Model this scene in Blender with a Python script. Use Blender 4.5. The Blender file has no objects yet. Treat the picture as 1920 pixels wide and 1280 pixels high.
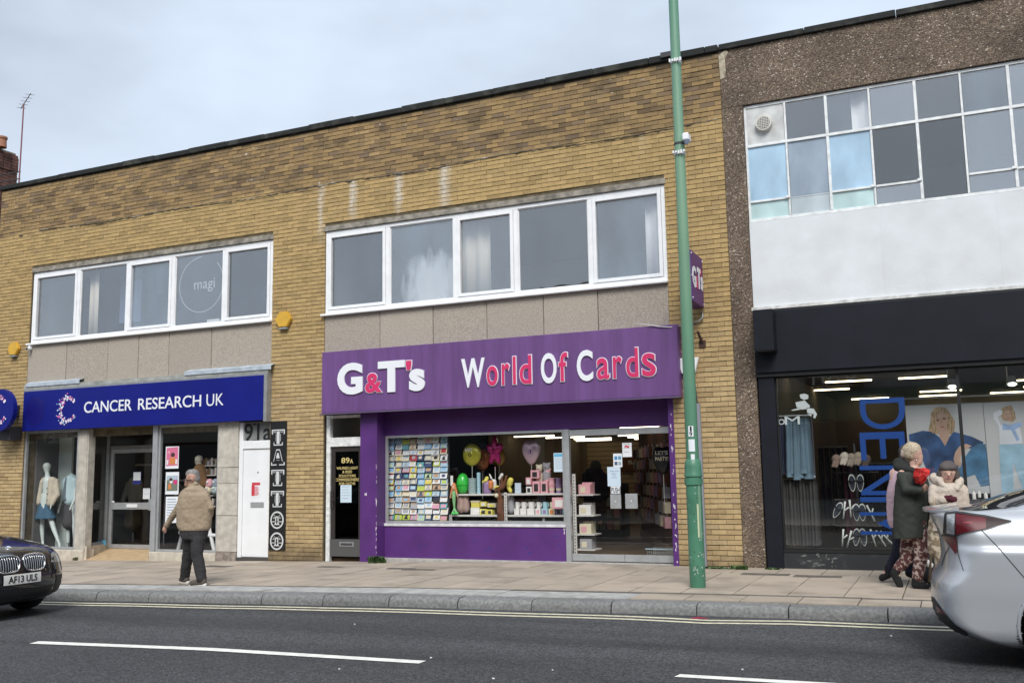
import bpy, bmesh, math, random
from mathutils import Vector, Matrix
from mathutils.bvhtree import BVHTree
R_ = random.Random(7)
S = bpy.context.scene
COL = S.collection
# ---------------------------------------------------------------- camera
FPX, YAW, PITCH, ROLL = 1808.2, .42339, .13558, -.017193
CAM = Vector((0.0, -14.404, 1.41))
_f = Vector((-math.sin(YAW)*math.cos(PITCH), math.cos(YAW)*math.cos(PITCH), math.sin(PITCH)))
_r0 = _f.cross(Vector((0, 0, 1))).normalized(); _u0 = _r0.cross(_f)
_r = _r0*math.cos(ROLL)+_u0*math.sin(ROLL); _u = _u0*math.cos(ROLL)-_r0*math.sin(ROLL)
cam = bpy.data.cameras.new('camera'); camo = bpy.data.objects.new('camera', cam); COL.objects.link(camo)
cam.sensor_width = 36; cam.lens = FPX/1920*36; cam.clip_end = 2000; cam.clip_start = .1
mw = Matrix(((_r.x, _u.x, -_f.x, CAM.x), (_r.y, _u.y, -_f.y, CAM.y), (_r.z, _u.z, -_f.z, CAM.z), (0, 0, 0, 1)))
camo.matrix_world = mw
S.camera = camo
# ---------------------------------------------------------------- sky, sun, exposure
SUN = Vector((.30, -.72, .80)).normalized()
wd = bpy.data.worlds.new('World'); S.world = wd; wd.use_nodes = True
nt = wd.node_tree; nt.nodes.clear()
out = nt.nodes.new('ShaderNodeOutputWorld'); bg = nt.nodes.new('ShaderNodeBackground')
sky = nt.nodes.new('ShaderNodeTexSky'); sky.sky_type = 'NISHITA'; sky.sun_disc = False
sky.sun_elevation = math.asin(SUN.z); sky.sun_rotation = math.atan2(SUN.x, SUN.y)
sky.air_density = 1.0; sky.dust_density = 2.0; sky.ozone_density = 1.0
hs = nt.nodes.new('ShaderNodeHueSaturation'); hs.inputs['Saturation'].default_value = .48
tc = nt.nodes.new('ShaderNodeTexCoord'); mp = nt.nodes.new('ShaderNodeMapping'); mp.inputs['Scale'].default_value = (1.0, 1.0, 2.2)
nz = nt.nodes.new('ShaderNodeTexNoise'); nz.inputs['Scale'].default_value = 2.4; nz.inputs['Detail'].default_value = 5; nz.inputs['Roughness'].default_value = .5
cr = nt.nodes.new('ShaderNodeMapRange'); cr.inputs['From Min'].default_value = .3; cr.inputs['From Max'].default_value = .7
cr.inputs['To Min'].default_value = .30; cr.inputs['To Max'].default_value = 1.0
mx = nt.nodes.new('ShaderNodeMixRGB'); mx.inputs['Color2'].default_value = (5.9, 6.85, 8.1, 1)
nt.links.new(tc.outputs['Generated'], mp.inputs['Vector']); nt.links.new(mp.outputs[0], nz.inputs['Vector']); nt.links.new(nz.outputs['Fac'], cr.inputs['Value'])
nt.links.new(sky.outputs[0], hs.inputs['Color']); nt.links.new(hs.outputs[0], mx.inputs['Color1']); nt.links.new(cr.outputs[0], mx.inputs['Fac'])
nt.links.new(mx.outputs[0], bg.inputs['Color']); bg.inputs['Strength'].default_value = .066
nt.links.new(bg.outputs[0], out.inputs[0])
sl = bpy.data.lights.new('sun', 'SUN'); sl.energy = 1.5; sl.angle = math.radians(26); sl.color = (1, .97, .92)
so = bpy.data.objects.new('sun', sl); COL.objects.link(so); so.rotation_euler = SUN.to_track_quat('Z', 'Y').to_euler(); so.location = (0, -10, 30)
S.view_settings.view_transform = 'Standard'; S.view_settings.look = 'None'; S.view_settings.gamma = 1; S.view_settings.exposure = 1.08
S.cycles.use_denoising = True
S.cycles.max_bounces = 6; S.cycles.transparent_max_bounces = 16; S.cycles.caustics_reflective = False; S.cycles.caustics_refractive = False
S.cycles.sample_clamp_indirect = 4
# ---------------------------------------------------------------- measuring helpers
def ray(u, v): return _r*(u-960)-_u*(v-640)+_f*FPX
def fac(u, v, Y=0.0):
    d = ray(u, v); return CAM+d*((Y-CAM.y)/d.y)
def FX(u, v, Y=0.0): return fac(u, v, Y).x
def FZ(u, v, Y=0.0): return fac(u, v, Y).z
def gz(x): return .0175*(max(x, -26)+6.3) if x < -6.3 else 0.0
KERB = [(-60, -7.4), (-20, -4.95), (-11.4, -4.40), (-9, -4.30), (-7.1, -4.22), (-6.2, -4.16), (-5.3, -4.08), (-4.45, -3.98), (-3.5, -3.88), (-2.6, -3.79), (-1.66, -3.72), (-.7, -3.66), (10, -3.2), (60, -1.2)]
def yk(x):
    for (a, b), (c, d) in zip(KERB, KERB[1:]):
        if x <= c: return b+(d-b)*(x-a)/(c-a)
    return KERB[-1][1]
ROADZ = -.13
def grd(u, v, dz=0.0):
    z = dz
    for i in range(25):
        d = ray(u, v); p = CAM+d*((z-CAM.z)/d.z); z = gz(p.x)+dz
    return p
def px(P):
    q = Vector(P)-CAM; d = q.dot(_f); return 960+FPX*q.dot(_r)/d, 640-FPX*q.dot(_u)/d
# ---------------------------------------------------------------- materials
MATS = {}
def lin(c): return tuple((x/12.92 if x <= .04045 else ((x+.055)/1.055)**2.4) for x in c)
def nodes(m):
    m.use_nodes = True; t = m.node_tree; return t, t.nodes, t.links, t.nodes['Principled BSDF']
def mat(name, col, rough=.6, metal=0., spec=.5, var=0., vscale=3., vdetail=4., col2=None, bump=0., bscale=60., rand=0., coat=0., emit=0., alpha=1., sheen=0., stretch=None, lo=.35, hi=.65):
    if name in MATS: return MATS[name]
    m = bpy.data.materials.new(name); MATS[name] = m
    t, N, L, B = nodes(m)
    c = tuple(col)+(1,)
    B.inputs['Base Color'].default_value = c; B.inputs['Roughness'].default_value = rough; B.inputs['Metallic'].default_value = metal
    B.inputs['Specular IOR Level'].default_value = spec; B.inputs['Coat Weight'].default_value = coat; B.inputs['Coat Roughness'].default_value = .04
    if sheen: B.inputs['Sheen Weight'].default_value = sheen
    if emit: B.inputs['Emission Color'].default_value = c; B.inputs['Emission Strength'].default_value = emit
    src = None
    if var or col2:
        g = N.new('ShaderNodeNewGeometry'); n = N.new('ShaderNodeTexNoise'); n.inputs['Scale'].default_value = vscale; n.inputs['Detail'].default_value = vdetail
        if stretch:
            mpn = N.new('ShaderNodeMapping'); mpn.inputs['Scale'].default_value = stretch; L.new(g.outputs['Position'], mpn.inputs['Vector']); L.new(mpn.outputs[0], n.inputs['Vector'])
        else: L.new(g.outputs['Position'], n.inputs['Vector'])
        r = N.new('ShaderNodeMapRange'); r.inputs['From Min'].default_value = lo; r.inputs['From Max'].default_value = hi
        L.new(n.outputs['Fac'], r.inputs['Value'])
        x = N.new('ShaderNodeMixRGB'); L.new(r.outputs[0], x.inputs['Fac'])
        x.inputs['Color1'].default_value = tuple(v*(1-var) for v in col)+(1,); x.inputs['Color2'].default_value = (tuple(col2)+(1,)) if col2 else tuple(min(1, v*(1+var)) for v in col)+(1,)
        src = x.outputs[0]
    if rand:
        g2 = N.new('ShaderNodeNewGeometry'); oi = N.new('ShaderNodeObjectInfo'); ad = N.new('ShaderNodeMath'); ad.operation = 'ADD'
        L.new(g2.outputs['Random Per Island'], ad.inputs[0]); L.new(oi.outputs['Random'], ad.inputs[1])
        fr = N.new('ShaderNodeMath'); fr.operation = 'FRACT'; L.new(ad.outputs[0], fr.inputs[0])
        rr = N.new('ShaderNodeMapRange'); rr.inputs['To Min'].default_value = 1-rand; rr.inputs['To Max'].default_value = 1+rand; L.new(fr.outputs[0], rr.inputs['Value'])
        h = N.new('ShaderNodeHueSaturation'); L.new(rr.outputs[0], h.inputs['Value'])
        if src: L.new(src, h.inputs['Color'])
        else: h.inputs['Color'].default_value = c
        src = h.outputs[0]
    if src: L.new(src, B.inputs['Base Color'])
    if bump:
        g3 = N.new('ShaderNodeNewGeometry'); n2 = N.new('ShaderNodeTexNoise'); n2.inputs['Scale'].default_value = bscale; n2.inputs['Detail'].default_value = 3
        L.new(g3.outputs['Position'], n2.inputs['Vector']); b = N.new('ShaderNodeBump'); b.inputs['Strength'].default_value = bump; b.inputs['Distance'].default_value = .01
        L.new(n2.outputs['Fac'], b.inputs['Height']); L.new(b.outputs[0], B.inputs['Normal'])
    return m
def glass(name, base=.05, edge=.9, tint=(1, 1, 1), rough=.0, wav=0.0, film=0.0):
    """thin pane: see-through, with a mirror share that rises towards grazing angles"""
    if name in MATS: return MATS[name]
    m = bpy.data.materials.new(name); MATS[name] = m; m.use_nodes = True; t = m.node_tree; N = t.nodes; L = t.links; N.clear()
    o = N.new('ShaderNodeOutputMaterial'); tr = N.new('ShaderNodeBsdfTransparent'); tr.inputs[0].default_value = tuple(tint)+(1,)
    gl = N.new('ShaderNodeBsdfGlossy'); gl.inputs['Roughness'].default_value = rough; gl.inputs['Color'].default_value = (1, 1, 1, 1)
    lw = N.new('ShaderNodeLayerWeight'); lw.inputs['Blend'].default_value = .5; pw = N.new('ShaderNodeMath'); pw.operation = 'POWER'; pw.inputs[1].default_value = 5.0; L.new(lw.outputs['Facing'], pw.inputs[0])
    r = N.new('ShaderNodeMapRange'); r.inputs['To Min'].default_value = base; r.inputs['To Max'].default_value = edge
    L.new(pw.outputs[0], r.inputs['Value']); x = N.new('ShaderNodeMixShader'); L.new(r.outputs[0], x.inputs[0]); L.new(tr.outputs[0], x.inputs[1]); L.new(gl.outputs[0], x.inputs[2]); L.new(x.outputs[0], o.inputs[0])
    if film:
        g = N.new('ShaderNodeNewGeometry'); n = N.new('ShaderNodeTexNoise'); n.inputs['Scale'].default_value = 1.1; n.inputs['Detail'].default_value = 6; mp_ = N.new('ShaderNodeMapping'); mp_.inputs['Scale'].default_value = (1.6, 1, .7); L.new(g.outputs['Position'], mp_.inputs['Vector']); L.new(mp_.outputs[0], n.inputs['Vector'])
        q = N.new('ShaderNodeMapRange'); q.inputs['From Min'].default_value = .35; q.inputs['From Max'].default_value = .7; q.inputs['To Min'].default_value = film*.25; q.inputs['To Max'].default_value = film; L.new(n.outputs['Fac'], q.inputs['Value'])
        df = N.new('ShaderNodeBsdfDiffuse'); df.inputs[0].default_value = (.50, .64, .78, 1); y = N.new('ShaderNodeMixShader'); L.new(q.outputs[0], y.inputs[0]); L.new(x.outputs[0], y.inputs[1]); L.new(df.outputs[0], y.inputs[2]); L.new(y.outputs[0], o.inputs[0])
    if wav:
        g = N.new('ShaderNodeNewGeometry'); n = N.new('ShaderNodeTexNoise'); n.inputs['Scale'].default_value = 1.3; L.new(g.outputs['Position'], n.inputs['Vector'])
        b = N.new('ShaderNodeBump'); b.inputs['Strength'].default_value = wav; b.inputs['Distance'].default_value = .02; L.new(n.outputs['Fac'], b.inputs['Height']); L.new(b.outputs[0], gl.inputs['Normal'])
    return m
# ---------------------------------------------------------------- mesh helpers
class MB:
    def __init__(s): s.v = []; s.f = []
    def add(s, vs, fs):
        o = len(s.v); s.v += [tuple(p) for p in vs]; s.f += [tuple(i+o for i in f) for f in fs]; return s
    def box(s, x0, x1, y0, y1, z0, z1):
        if x0 > x1: x0, x1 = x1, x0
        if y0 > y1: y0, y1 = y1, y0
        if z0 > z1: z0, z1 = z1, z0
        return s.add([(x0, y0, z0), (x1, y0, z0), (x1, y1, z0), (x0, y1, z0), (x0, y0, z1), (x1, y0, z1), (x1, y1, z1), (x0, y1, z1)],
                     [(0, 3, 2, 1), (4, 5, 6, 7), (0, 1, 5, 4), (1, 2, 6, 5), (2, 3, 7, 6), (3, 0, 4, 7)])
    def prism(s, poly, y0, y1):
        """polygon in X-Z drawn as seen from the street, swept from y0 (street side) to y1"""
        n = len(poly); a = sum(poly[i][0]*poly[(i+1) % n][1]-poly[(i+1) % n][0]*poly[i][1] for i in range(n))
        if a < 0: poly = poly[::-1]
        return s.add([(x, y0, z) for x, z in poly]+[(x, y1, z) for x, z in poly],
                     [tuple(range(n)), tuple(range(2*n-1, n-1, -1))]+[(i, i+n, (i+1) % n+n, (i+1) % n) for i in range(n)])
    def hprism(s, poly, z0, z1):
        n = len(poly); a = sum(poly[i][0]*poly[(i+1) % n][1]-poly[(i+1) % n][0]*poly[i][1] for i in range(n))
        if a < 0: poly = poly[::-1]
        g = lambda z, p: z(p[0], p[1]) if callable(z) else z
        return s.add([(p[0], p[1], g(z0, p)) for p in poly]+[(p[0], p[1], g(z1, p)) for p in poly],
                     [tuple(range(n-1, -1, -1)), tuple(range(n, 2*n))]+[(i, (i+1) % n, (i+1) % n+n, i+n) for i in range(n)])
    def cyl(s, p0, p1, r0, r1=None, n=12, cap=True):
        r1 = r0 if r1 is None else r1; p0 = Vector(p0); p1 = Vector(p1); d = (p1-p0).normalized()
        a = d.orthogonal().normalized(); b = d.cross(a)
        vs = [p0+(a*math.cos(t)+b*math.sin(t))*r0 for t in [2*math.pi*i/n for i in range(n)]]+[p1+(a*math.cos(t)+b*math.sin(t))*r1 for t in [2*math.pi*i/n for i in range(n)]]
        fs = [(i, (i+1) % n, (i+1) % n+n, i+n) for i in range(n)]
        if cap: fs += [tuple(range(n-1, -1, -1)), tuple(range(n, 2*n))]
        return s.add(vs, fs)
    def tube(s, pts, r, n=8):
        pts = [Vector(p) for p in pts]; rs = r if isinstance(r, (list, tuple)) else [r]*len(pts); ref = None; rings = []
        for i, p in enumerate(pts):
            d = (pts[min(i+1, len(pts)-1)]-pts[max(i-1, 0)]).normalized()
            a = d.orthogonal().normalized() if ref is None else (ref-d*ref.dot(d)).normalized(); ref = a; b = d.cross(a)
            rings.append([p+(a*math.cos(2*math.pi*k/n)+b*math.sin(2*math.pi*k/n))*rs[i] for k in range(n)])
        vs = [q for g in rings for q in g]; m = len(pts)
        fs = [(i*n+k, i*n+(k+1) % n, (i+1)*n+(k+1) % n, (i+1)*n+k) for i in range(m-1) for k in range(n)]
        fs += [tuple(range(n-1, -1, -1)), tuple(range((m-1)*n, m*n))]
        return s.add(vs, fs)
    def lathe(s, prof, c=(0, 0, 0), n=20):
        """profile of (radius, z) from the bottom up round a vertical axis"""
        c = Vector(c); vs = [c+Vector((r*math.cos(2*math.pi*k/n), r*math.sin(2*math.pi*k/n), z)) for r, z in prof for k in range(n)]; m = len(prof)
        fs = [(i*n+k, i*n+(k+1) % n, (i+1)*n+(k+1) % n, (i+1)*n+k) for i in range(m-1) for k in range(n)]
        fs += [tuple(range(n-1, -1, -1)), tuple(range((m-1)*n, m*n))]
        return s.add(vs, fs)
    def ball(s, c, rx, ry=None, rz=None, n=14, m=9):
        ry = rx if ry is None else ry; rz = rx if rz is None else rz; c = Vector(c); vs = []; fs = []
        for i in range(1, m):
            t = math.pi*i/m
            for k in range(n): vs.append(c+Vector((rx*math.sin(t)*math.cos(2*math.pi*k/n), ry*math.sin(t)*math.sin(2*math.pi*k/n), -rz*math.cos(t))))
        o = len(vs); vs += [c-Vector((0, 0, rz)), c+Vector((0, 0, rz))]
        for i in range(m-2):
            for k in range(n): fs.append((i*n+k, i*n+(k+1) % n, (i+1)*n+(k+1) % n, (i+1)*n+k))
        for k in range(n): fs.append((o, (k+1) % n, k)); fs.append((o+1, (m-2)*n+k, (m-2)*n+(k+1) % n))
        return s.add(vs, fs)
    def xform(s, M):
        s.v = [tuple(M @ Vector(p)) for p in s.v]; return s
    def mesh(s, name, m, smooth=False, bevel=0, seg=1):
        me = bpy.data.meshes.new(name); me.from_pydata(s.v, [], s.f)
        if bevel:
            b = bmesh.new(); b.from_mesh(me); bmesh.ops.bevel(b, geom=list(b.edges), offset=bevel, segments=seg, affect='EDGES', clamp_overlap=True); b.to_mesh(me); b.free()
        for k in (m if isinstance(m, (list, tuple)) else [m]): me.materials.append(k)
        if smooth:
            for p in me.polygons: p.use_smooth = True
        me.update(); return me
    def build(s, name, m, parent=None, smooth=False, bevel=0, seg=1, **kw):
        return link(name, s.mesh(name, m, smooth, bevel, seg), parent, **kw)
def link(name, me, parent=None, label=None, cat=None, group=None, kind=None):
    o = bpy.data.objects.new(name, me); COL.objects.link(o)
    if parent is not None:
        o.parent = parent; o.matrix_parent_inverse = pinv(parent)
    return tag(o, label, cat, group, kind)
WM = {}
def pinv(p): return WM.get(p.name, Matrix.Identity(4)).inverted()
def tag(o, label=None, cat=None, group=None, kind=None):
    if label: o['label'] = label
    if cat: o['category'] = cat
    if group: o['group'] = group
    if kind: o['kind'] = kind
    return o
def thing(name, label, cat, loc=(0, 0, 0), group=None, kind=None):
    o = bpy.data.objects.new(name, None); COL.objects.link(o); o.location = loc; o.empty_display_size = .2
    WM[o.name] = Matrix.Translation(Vector(loc)); return tag(o, label, cat, group, kind)
def smooth_by_angle(o, deg=35):
    me = o.data
    b = bmesh.new(); b.from_mesh(me); lim = math.radians(deg)
    for f in b.faces: f.smooth = True
    for e in b.edges: e.smooth = not (len(e.link_faces) == 2 and e.calc_face_angle(0) > lim)
    b.to_mesh(me); b.free(); return o
GL = {}
TMP = bpy.data.scenes.new('scratch')
def evaluated(o):
    TMP.collection.objects.link(o); vl = TMP.view_layers[0]; vl.update(); dg = vl.depsgraph; dg.update()
    return bpy.data.meshes.new_from_object(o.evaluated_get(dg))
def glyph(ch, off=0.0):
    k = (ch, off)
    if k in GL: return GL[k]
    cu = bpy.data.curves.new('g', 'FONT'); cu.body = ch; cu.size = 1; cu.offset = off; cu.extrude = .5; cu.resolution_u = 5
    o = bpy.data.objects.new('g', cu)
    me = evaluated(o); vs = [v.co.copy() for v in me.vertices]; fs = [tuple(p.vertices) for p in me.polygons]
    bpy.data.objects.remove(o); bpy.data.curves.remove(cu); bpy.data.meshes.remove(me)
    GL[k] = (vs, fs); return GL[k]
def put_text(mb, ch, X0, X1, Z0, Z1, Y, depth, off=0.0):
    """lettering facing the street, fitted into the box X0..X1, Z0..Z1, its face at Y"""
    vs, fs = glyph(ch, off)
    a = min(v.x for v in vs); b = max(v.x for v in vs); c = min(v.y for v in vs); d = max(v.y for v in vs)
    kx = (X1-X0)/(b-a); kz = (Z1-Z0)/(d-c)
    return mb.add([(X0+(v.x-a)*kx, Y+(.5-v.z)*depth, Z0+(v.y-c)*kz) for v in vs], fs)
def islands(vs, fs):
    n = len(vs); par = list(range(n))
    def find(i):
        while par[i] != i: par[i] = par[par[i]]; i = par[i]
        return i
    pos = {}
    for i, v in enumerate(vs):
        k = (round(v[0], 5), round(v[1], 5), round(v[2], 5))
        if k in pos: par[find(i)] = find(pos[k])
        else: pos[k] = i
    for f in fs:
        for a in f[1:]: par[find(a)] = find(f[0])
    g = {}
    for f in fs: g.setdefault(find(f[0]), []).append(f)
    out = []
    for fl in g.values():
        ids = sorted({i for f in fl for i in f}); mpd = {i: k for k, i in enumerate(ids)}
        out.append(([vs[i] for i in ids], [tuple(mpd[i] for i in f) for f in fl]))
    return out
def text_letters(ch, X0, X1, Z0, Z1, Y, depth, m, parent, off=0.0, name='letter'):
    mb = MB(); put_text(mb, ch, X0, X1, Z0, Z1, Y, depth, off)
    for vs, fs in islands(mb.v, mb.f):
        q = MB(); q.add(vs, fs); q.build(name, m, parent)
def blob(name, caps, m, parent=None, vox=.014, it=6, fold=0., ff=(13, 13, 8), cut=(), **kw):
    """one continuous surface round a set of tapered capsules (p0, p1, r0, r1[, flatten])"""
    mb = MB()
    for c in caps:
        if c[0] == 'loft':  # stacked ellipses: (centre, half-width vector, half-depth vector)
            n = 22; vs = [Vector(p)+Vector(w)*math.cos(2*math.pi*k/n)+Vector(d)*math.sin(2*math.pi*k/n) for p, w, d in c[1] for k in range(n)]; m_ = len(c[1])
            mb.add(vs, [(i*n+k, i*n+(k+1) % n, (i+1)*n+(k+1) % n, (i+1)*n+k) for i in range(m_-1) for k in range(n)]+[tuple(range(n-1, -1, -1)), tuple(range((m_-1)*n, m_*n))]); continue
        if len(c) == 2: mb.ball(c[0], *c[1]); continue
        p0, p1, r0, r1 = Vector(c[0]), Vector(c[1]), c[2], c[3]
        mb.cyl(p0, p1, r0, r1, 14); mb.ball(p0, r0, n=12, m=8); mb.ball(p1, r1, n=12, m=8)
    me = mb.mesh(name+'_t', m); o = bpy.data.objects.new('t', me)
    a = o.modifiers.new('r', 'REMESH'); a.mode = 'VOXEL'; a.voxel_size = vox; a.use_smooth_shade = True
    if it: b = o.modifiers.new('s', 'SMOOTH'); b.iterations = it; b.factor = .5
    r = evaluated(o); r.name = name
    bpy.data.objects.remove(o); bpy.data.meshes.remove(me)
    if fold:
        from mathutils import noise as _n
        for v in r.vertices:
            q = Vector((v.co.x*ff[0], v.co.y*ff[1], v.co.z*ff[2])); k_ = _n.noise(q); k2 = 1-2*abs(_n.noise(q*1.9+Vector((3, 1, 7))))
            v.co += v.normal*fold*(k_*.9+k2*.6-.3)
    if cut:
        b = bmesh.new(); b.from_mesh(r)
        for pt, no in cut:
            g = bmesh.ops.bisect_plane(b, geom=list(b.verts)+list(b.edges)+list(b.faces), plane_co=Vector(pt), plane_no=Vector(no), clear_outer=True)
            bmesh.ops.holes_fill(b, edges=[e for e in b.edges if e.is_boundary], sides=0)
        b.to_mesh(r); b.free()
    r.materials.clear(); r.materials.append(m)
    for p in r.polygons: p.use_smooth = len(p.vertices) < 12
    return link(name, r, parent, **kw)
ORD = ['first', 'second', 'third', 'fourth', 'fifth', 'sixth', 'seventh', 'eighth', 'ninth', 'tenth', 'eleventh', 'twelfth', 'thirteenth', 'fourteenth', 'fifteenth', 'sixteenth']
# ================================================================ setting: ground, road, pavement
def asphalt():
    m = bpy.data.materials.new('asphalt'); t, N, L, B = nodes(m)
    g = N.new('ShaderNodeNewGeometry'); n1 = N.new('ShaderNodeTexNoise'); n1.inputs['Scale'].default_value = 70; n1.inputs['Detail'].default_value = 4
    mp = N.new('ShaderNodeMapping'); mp.inputs['Scale'].default_value = (.16, 1.3, 1); n2 = N.new('ShaderNodeTexNoise'); n2.inputs['Scale'].default_value = 1.0; n2.inputs['Detail'].default_value = 5
    L.new(g.outputs['Position'], n1.inputs['Vector']); L.new(g.outputs['Position'], mp.inputs['Vector']); L.new(mp.outputs[0], n2.inputs['Vector'])
    r = N.new('ShaderNodeValToRGB'); r.color_ramp.elements[0].position = .3; r.color_ramp.elements[0].color = (.014, .0145, .016, 1); r.color_ramp.elements[1].position = .70; r.color_ramp.elements[1].color = (.074, .076, .081, 1)
    L.new(n1.outputs['Fac'], r.inputs['Fac'])
    x = N.new('ShaderNodeMixRGB'); x.blend_type = 'MULTIPLY'; x.inputs['Fac'].default_value = 1
    r2 = N.new('ShaderNodeMapRange'); r2.inputs['From Min'].default_value = .35; r2.inputs['From Max'].default_value = .65; r2.inputs['To Min'].default_value = .62; r2.inputs['To Max'].default_value = 1.28
    L.new(n2.outputs['Fac'], r2.inputs['Value']); L.new(r.outputs[0], x.inputs['Color1']); L.new(r2.outputs[0], x.inputs['Color2']); L.new(x.outputs[0], B.inputs['Base Color'])
    r3 = N.new('ShaderNodeMapRange'); r3.inputs['From Min'].default_value = .35; r3.inputs['From Max'].default_value = .65; r3.inputs['To Min'].default_value = .62; r3.inputs['To Max'].default_value = .85
    L.new(n2.outputs['Fac'], r3.inputs['Value']); L.new(r3.outputs[0], B.inputs['Roughness'])
    n3 = N.new('ShaderNodeTexVoronoi'); n3.inputs['Scale'].default_value = 55; L.new(g.outputs['Position'], n3.inputs['Vector']); sv_ = N.new('ShaderNodeSeparateXYZ'); L.new(n3.outputs['Color'], sv_.inputs[0]); r4 = N.new('ShaderNodeMapRange'); r4.inputs['From Min'].default_value = .2; r4.inputs['From Max'].default_value = 1; r4.inputs['To Min'].default_value = .65; r4.inputs['To Max'].default_value = 1.7; L.new(sv_.outputs[0], r4.inputs['Value'])
    x2 = N.new('ShaderNodeMixRGB'); x2.blend_type = 'MULTIPLY'; x2.inputs['Fac'].default_value = 1; L.new(x.outputs[0], x2.inputs['Color1']); L.new(r4.outputs[0], x2.inputs['Color2']); L.new(x2.outputs[0], B.inputs['Base Color'])
    b = N.new('ShaderNodeBump'); b.inputs['Strength'].default_value = .7; b.inputs['Distance'].default_value = .006; L.new(n1.outputs['Fac'], b.inputs['Height']); L.new(b.outputs[0], B.inputs['Normal'])
    return m
M_asph = asphalt()
M_dirt = mat('dirt_gap', (.045, .04, .034), .9, var=.4, vscale=9)
M_slab = mat('paving_slab_stone', (.375, .315, .25), .85, var=.30, vscale=1.7, vdetail=10, col2=(.39, .33, .265), bump=.3, bscale=90, rand=.10, lo=.28, hi=.52)
M_slabg = mat('grey_slab', (.37, .37, .355), .85, var=.2, vscale=6, vdetail=9, bump=.3, bscale=90, rand=.05)
M_strip = mat('dark_channel', (.12, .108, .094), .85, var=.3, vscale=8)
M_kerb = mat('kerb_granite', (.175, .177, .174), .8, var=.25, vscale=30, vdetail=8, bump=.5, bscale=50, rand=.10)
M_yel = mat('yellow_line_paint', (.60, .56, .42), .7, var=.18, vscale=18, vdetail=8)
M_wht = mat('white_line_paint', (.78, .77, .72), .6, var=.10, vscale=12)
M_far = mat('far_ground', (.12, .12, .11), .9, var=.2, vscale=.2)
MB().box(-400, 400, -400, 400, -1.2, -.9).build('ground', M_far, kind='structure')
XS = [-120, -60, -40, -30, -26, -22]+[-20+i for i in range(14)]+[-6.3]+[-5.5+i*1.5 for i in range(12)]+[15, 25, 60, 120]
def ribbon(ya, yb, za, zb, thick=.25):
    mb = MB(); n = len(XS); vs = []
    for x in XS: vs += [(x, ya(x), gz(x)+za), (x, yb(x), gz(x)+zb), (x, yb(x), gz(x)+zb-thick), (x, ya(x), gz(x)+za-thick)]
    fs = []
    for i in range(n-1):
        a = i*4; b = a+4
        fs += [(a, b, b+1, a+1), (a+1, b+1, b+2, a+2), (a+2, b+2, b+3, a+3), (a+3, b+3, b, a)]
    fs += [(0, 1, 2, 3), (4*n-1, 4*n-2, 4*n-3, 4*n-4)]
    mb.add(vs, fs); return mb
road = ribbon(lambda x: yk(x)-7.0, lambda x: yk(x)-.02, ROADZ, ROADZ).build('road', M_asph, kind='structure')
pav = ribbon(lambda x: yk(x)+.10, lambda x: 12., -.028, -.028).build('pavement', M_dirt, kind='structure')
near = ribbon(lambda x: -40, lambda x: yk(x)-7.0, 0, 0).build('near_pavement', mat('near_paving', (.33, .30, .26), .85, var=.15, vscale=2), kind='structure')
# yellow lines and lane dashes, laid on the road
def strip_on_road(name, pts, w, m, zoff=.004):
    mb = MB(); vs = []; fs = []
    for x, y in pts: vs += [(x, y-w/2, gz(x)+ROADZ+zoff), (x, y+w/2, gz(x)+ROADZ+zoff)]
    for i in range(len(pts)-1): fs.append((2*i, 2*i+2, 2*i+3, 2*i+1))
    mb.add(vs, fs); return mb.build(name, m, road)
def yoff(x): return .50 if x < -3.2 else (.50+.08*math.exp(-((x+2.45)/.35)**2) if x < -1.6 else .46)
xs = [-30+i*.4 for i in range(90)]
for d in (.0, -.19):
    strip_on_road('yellow_line', [(x, yk(x)-yoff(x)+d+.12+.012*math.sin(x*3.1)) for x in xs], .085, M_yel)
def dash(a, b, c, d):
    p = [grd(u, v, ROADZ) for u, v in (a, b, c, d)]; n = 12; vs = []
    for i in range(n+1):
        for q, r in ((p[0], p[1]), (p[3], p[2])):
            w = q.lerp(r, i/n); vs.append((w.x, w.y, gz(w.x)+ROADZ+.005))
    mb = MB(); mb.add(vs, [(2*i, 2*i+2, 2*i+3, 2*i+1) for i in range(n)]); mb.build('lane_dash', M_wht, road); return p
p1 = dash((55, 1206.5), (785, 1244), (799, 1239), (72, 1202))
p2 = dash((1264, 1269), (1900, 1306), (1915, 1301), (1275, 1264))
# kerb stones, each a piece of the pavement, with a rounded upper edge
def kerb_stone(x0, x1):
    mb = MB(); vs = []; fs = []; prof = [(-.155, -.30), (-.145, -.080), (-.138, -.045), (-.122, -.020), (-.10, -.006), (-.07, 0), (.095, .004), (.095, -.30)]
    prof = [(-.10+(a+.10)*1.0, b) for a, b in prof]
    n = len(prof)
    for x in (x0+.007, x1-.007):
        for a, b in prof: vs.append((x, yk(x)+a, gz(x)+b-.012))
    fs = [(i, i+1, i+1+n, i+n) for i in range(n-1)]+[(n-1, 0, n, 2*n-1), tuple(range(n-1, -1, -1)), tuple(range(n, 2*n))]
    mb.add(vs, fs); o = mb.build('kerb_stone', M_kerb, pav)
    j = R_.uniform(-.008, .008); o.location.y += j; o.location.z += R_.uniform(-.004, .004); smooth_by_angle(o, 40)
kx = [-6.213-.9*k for k in range(0, 16)][::-1]+[-5.335, -4.449, -3.536, -2.606, -1.66, -.70]+[-.7+.92*k for k in range(1, 10)]
for a, b in zip(kx, kx[1:]): kerb_stone(a, b)
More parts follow.
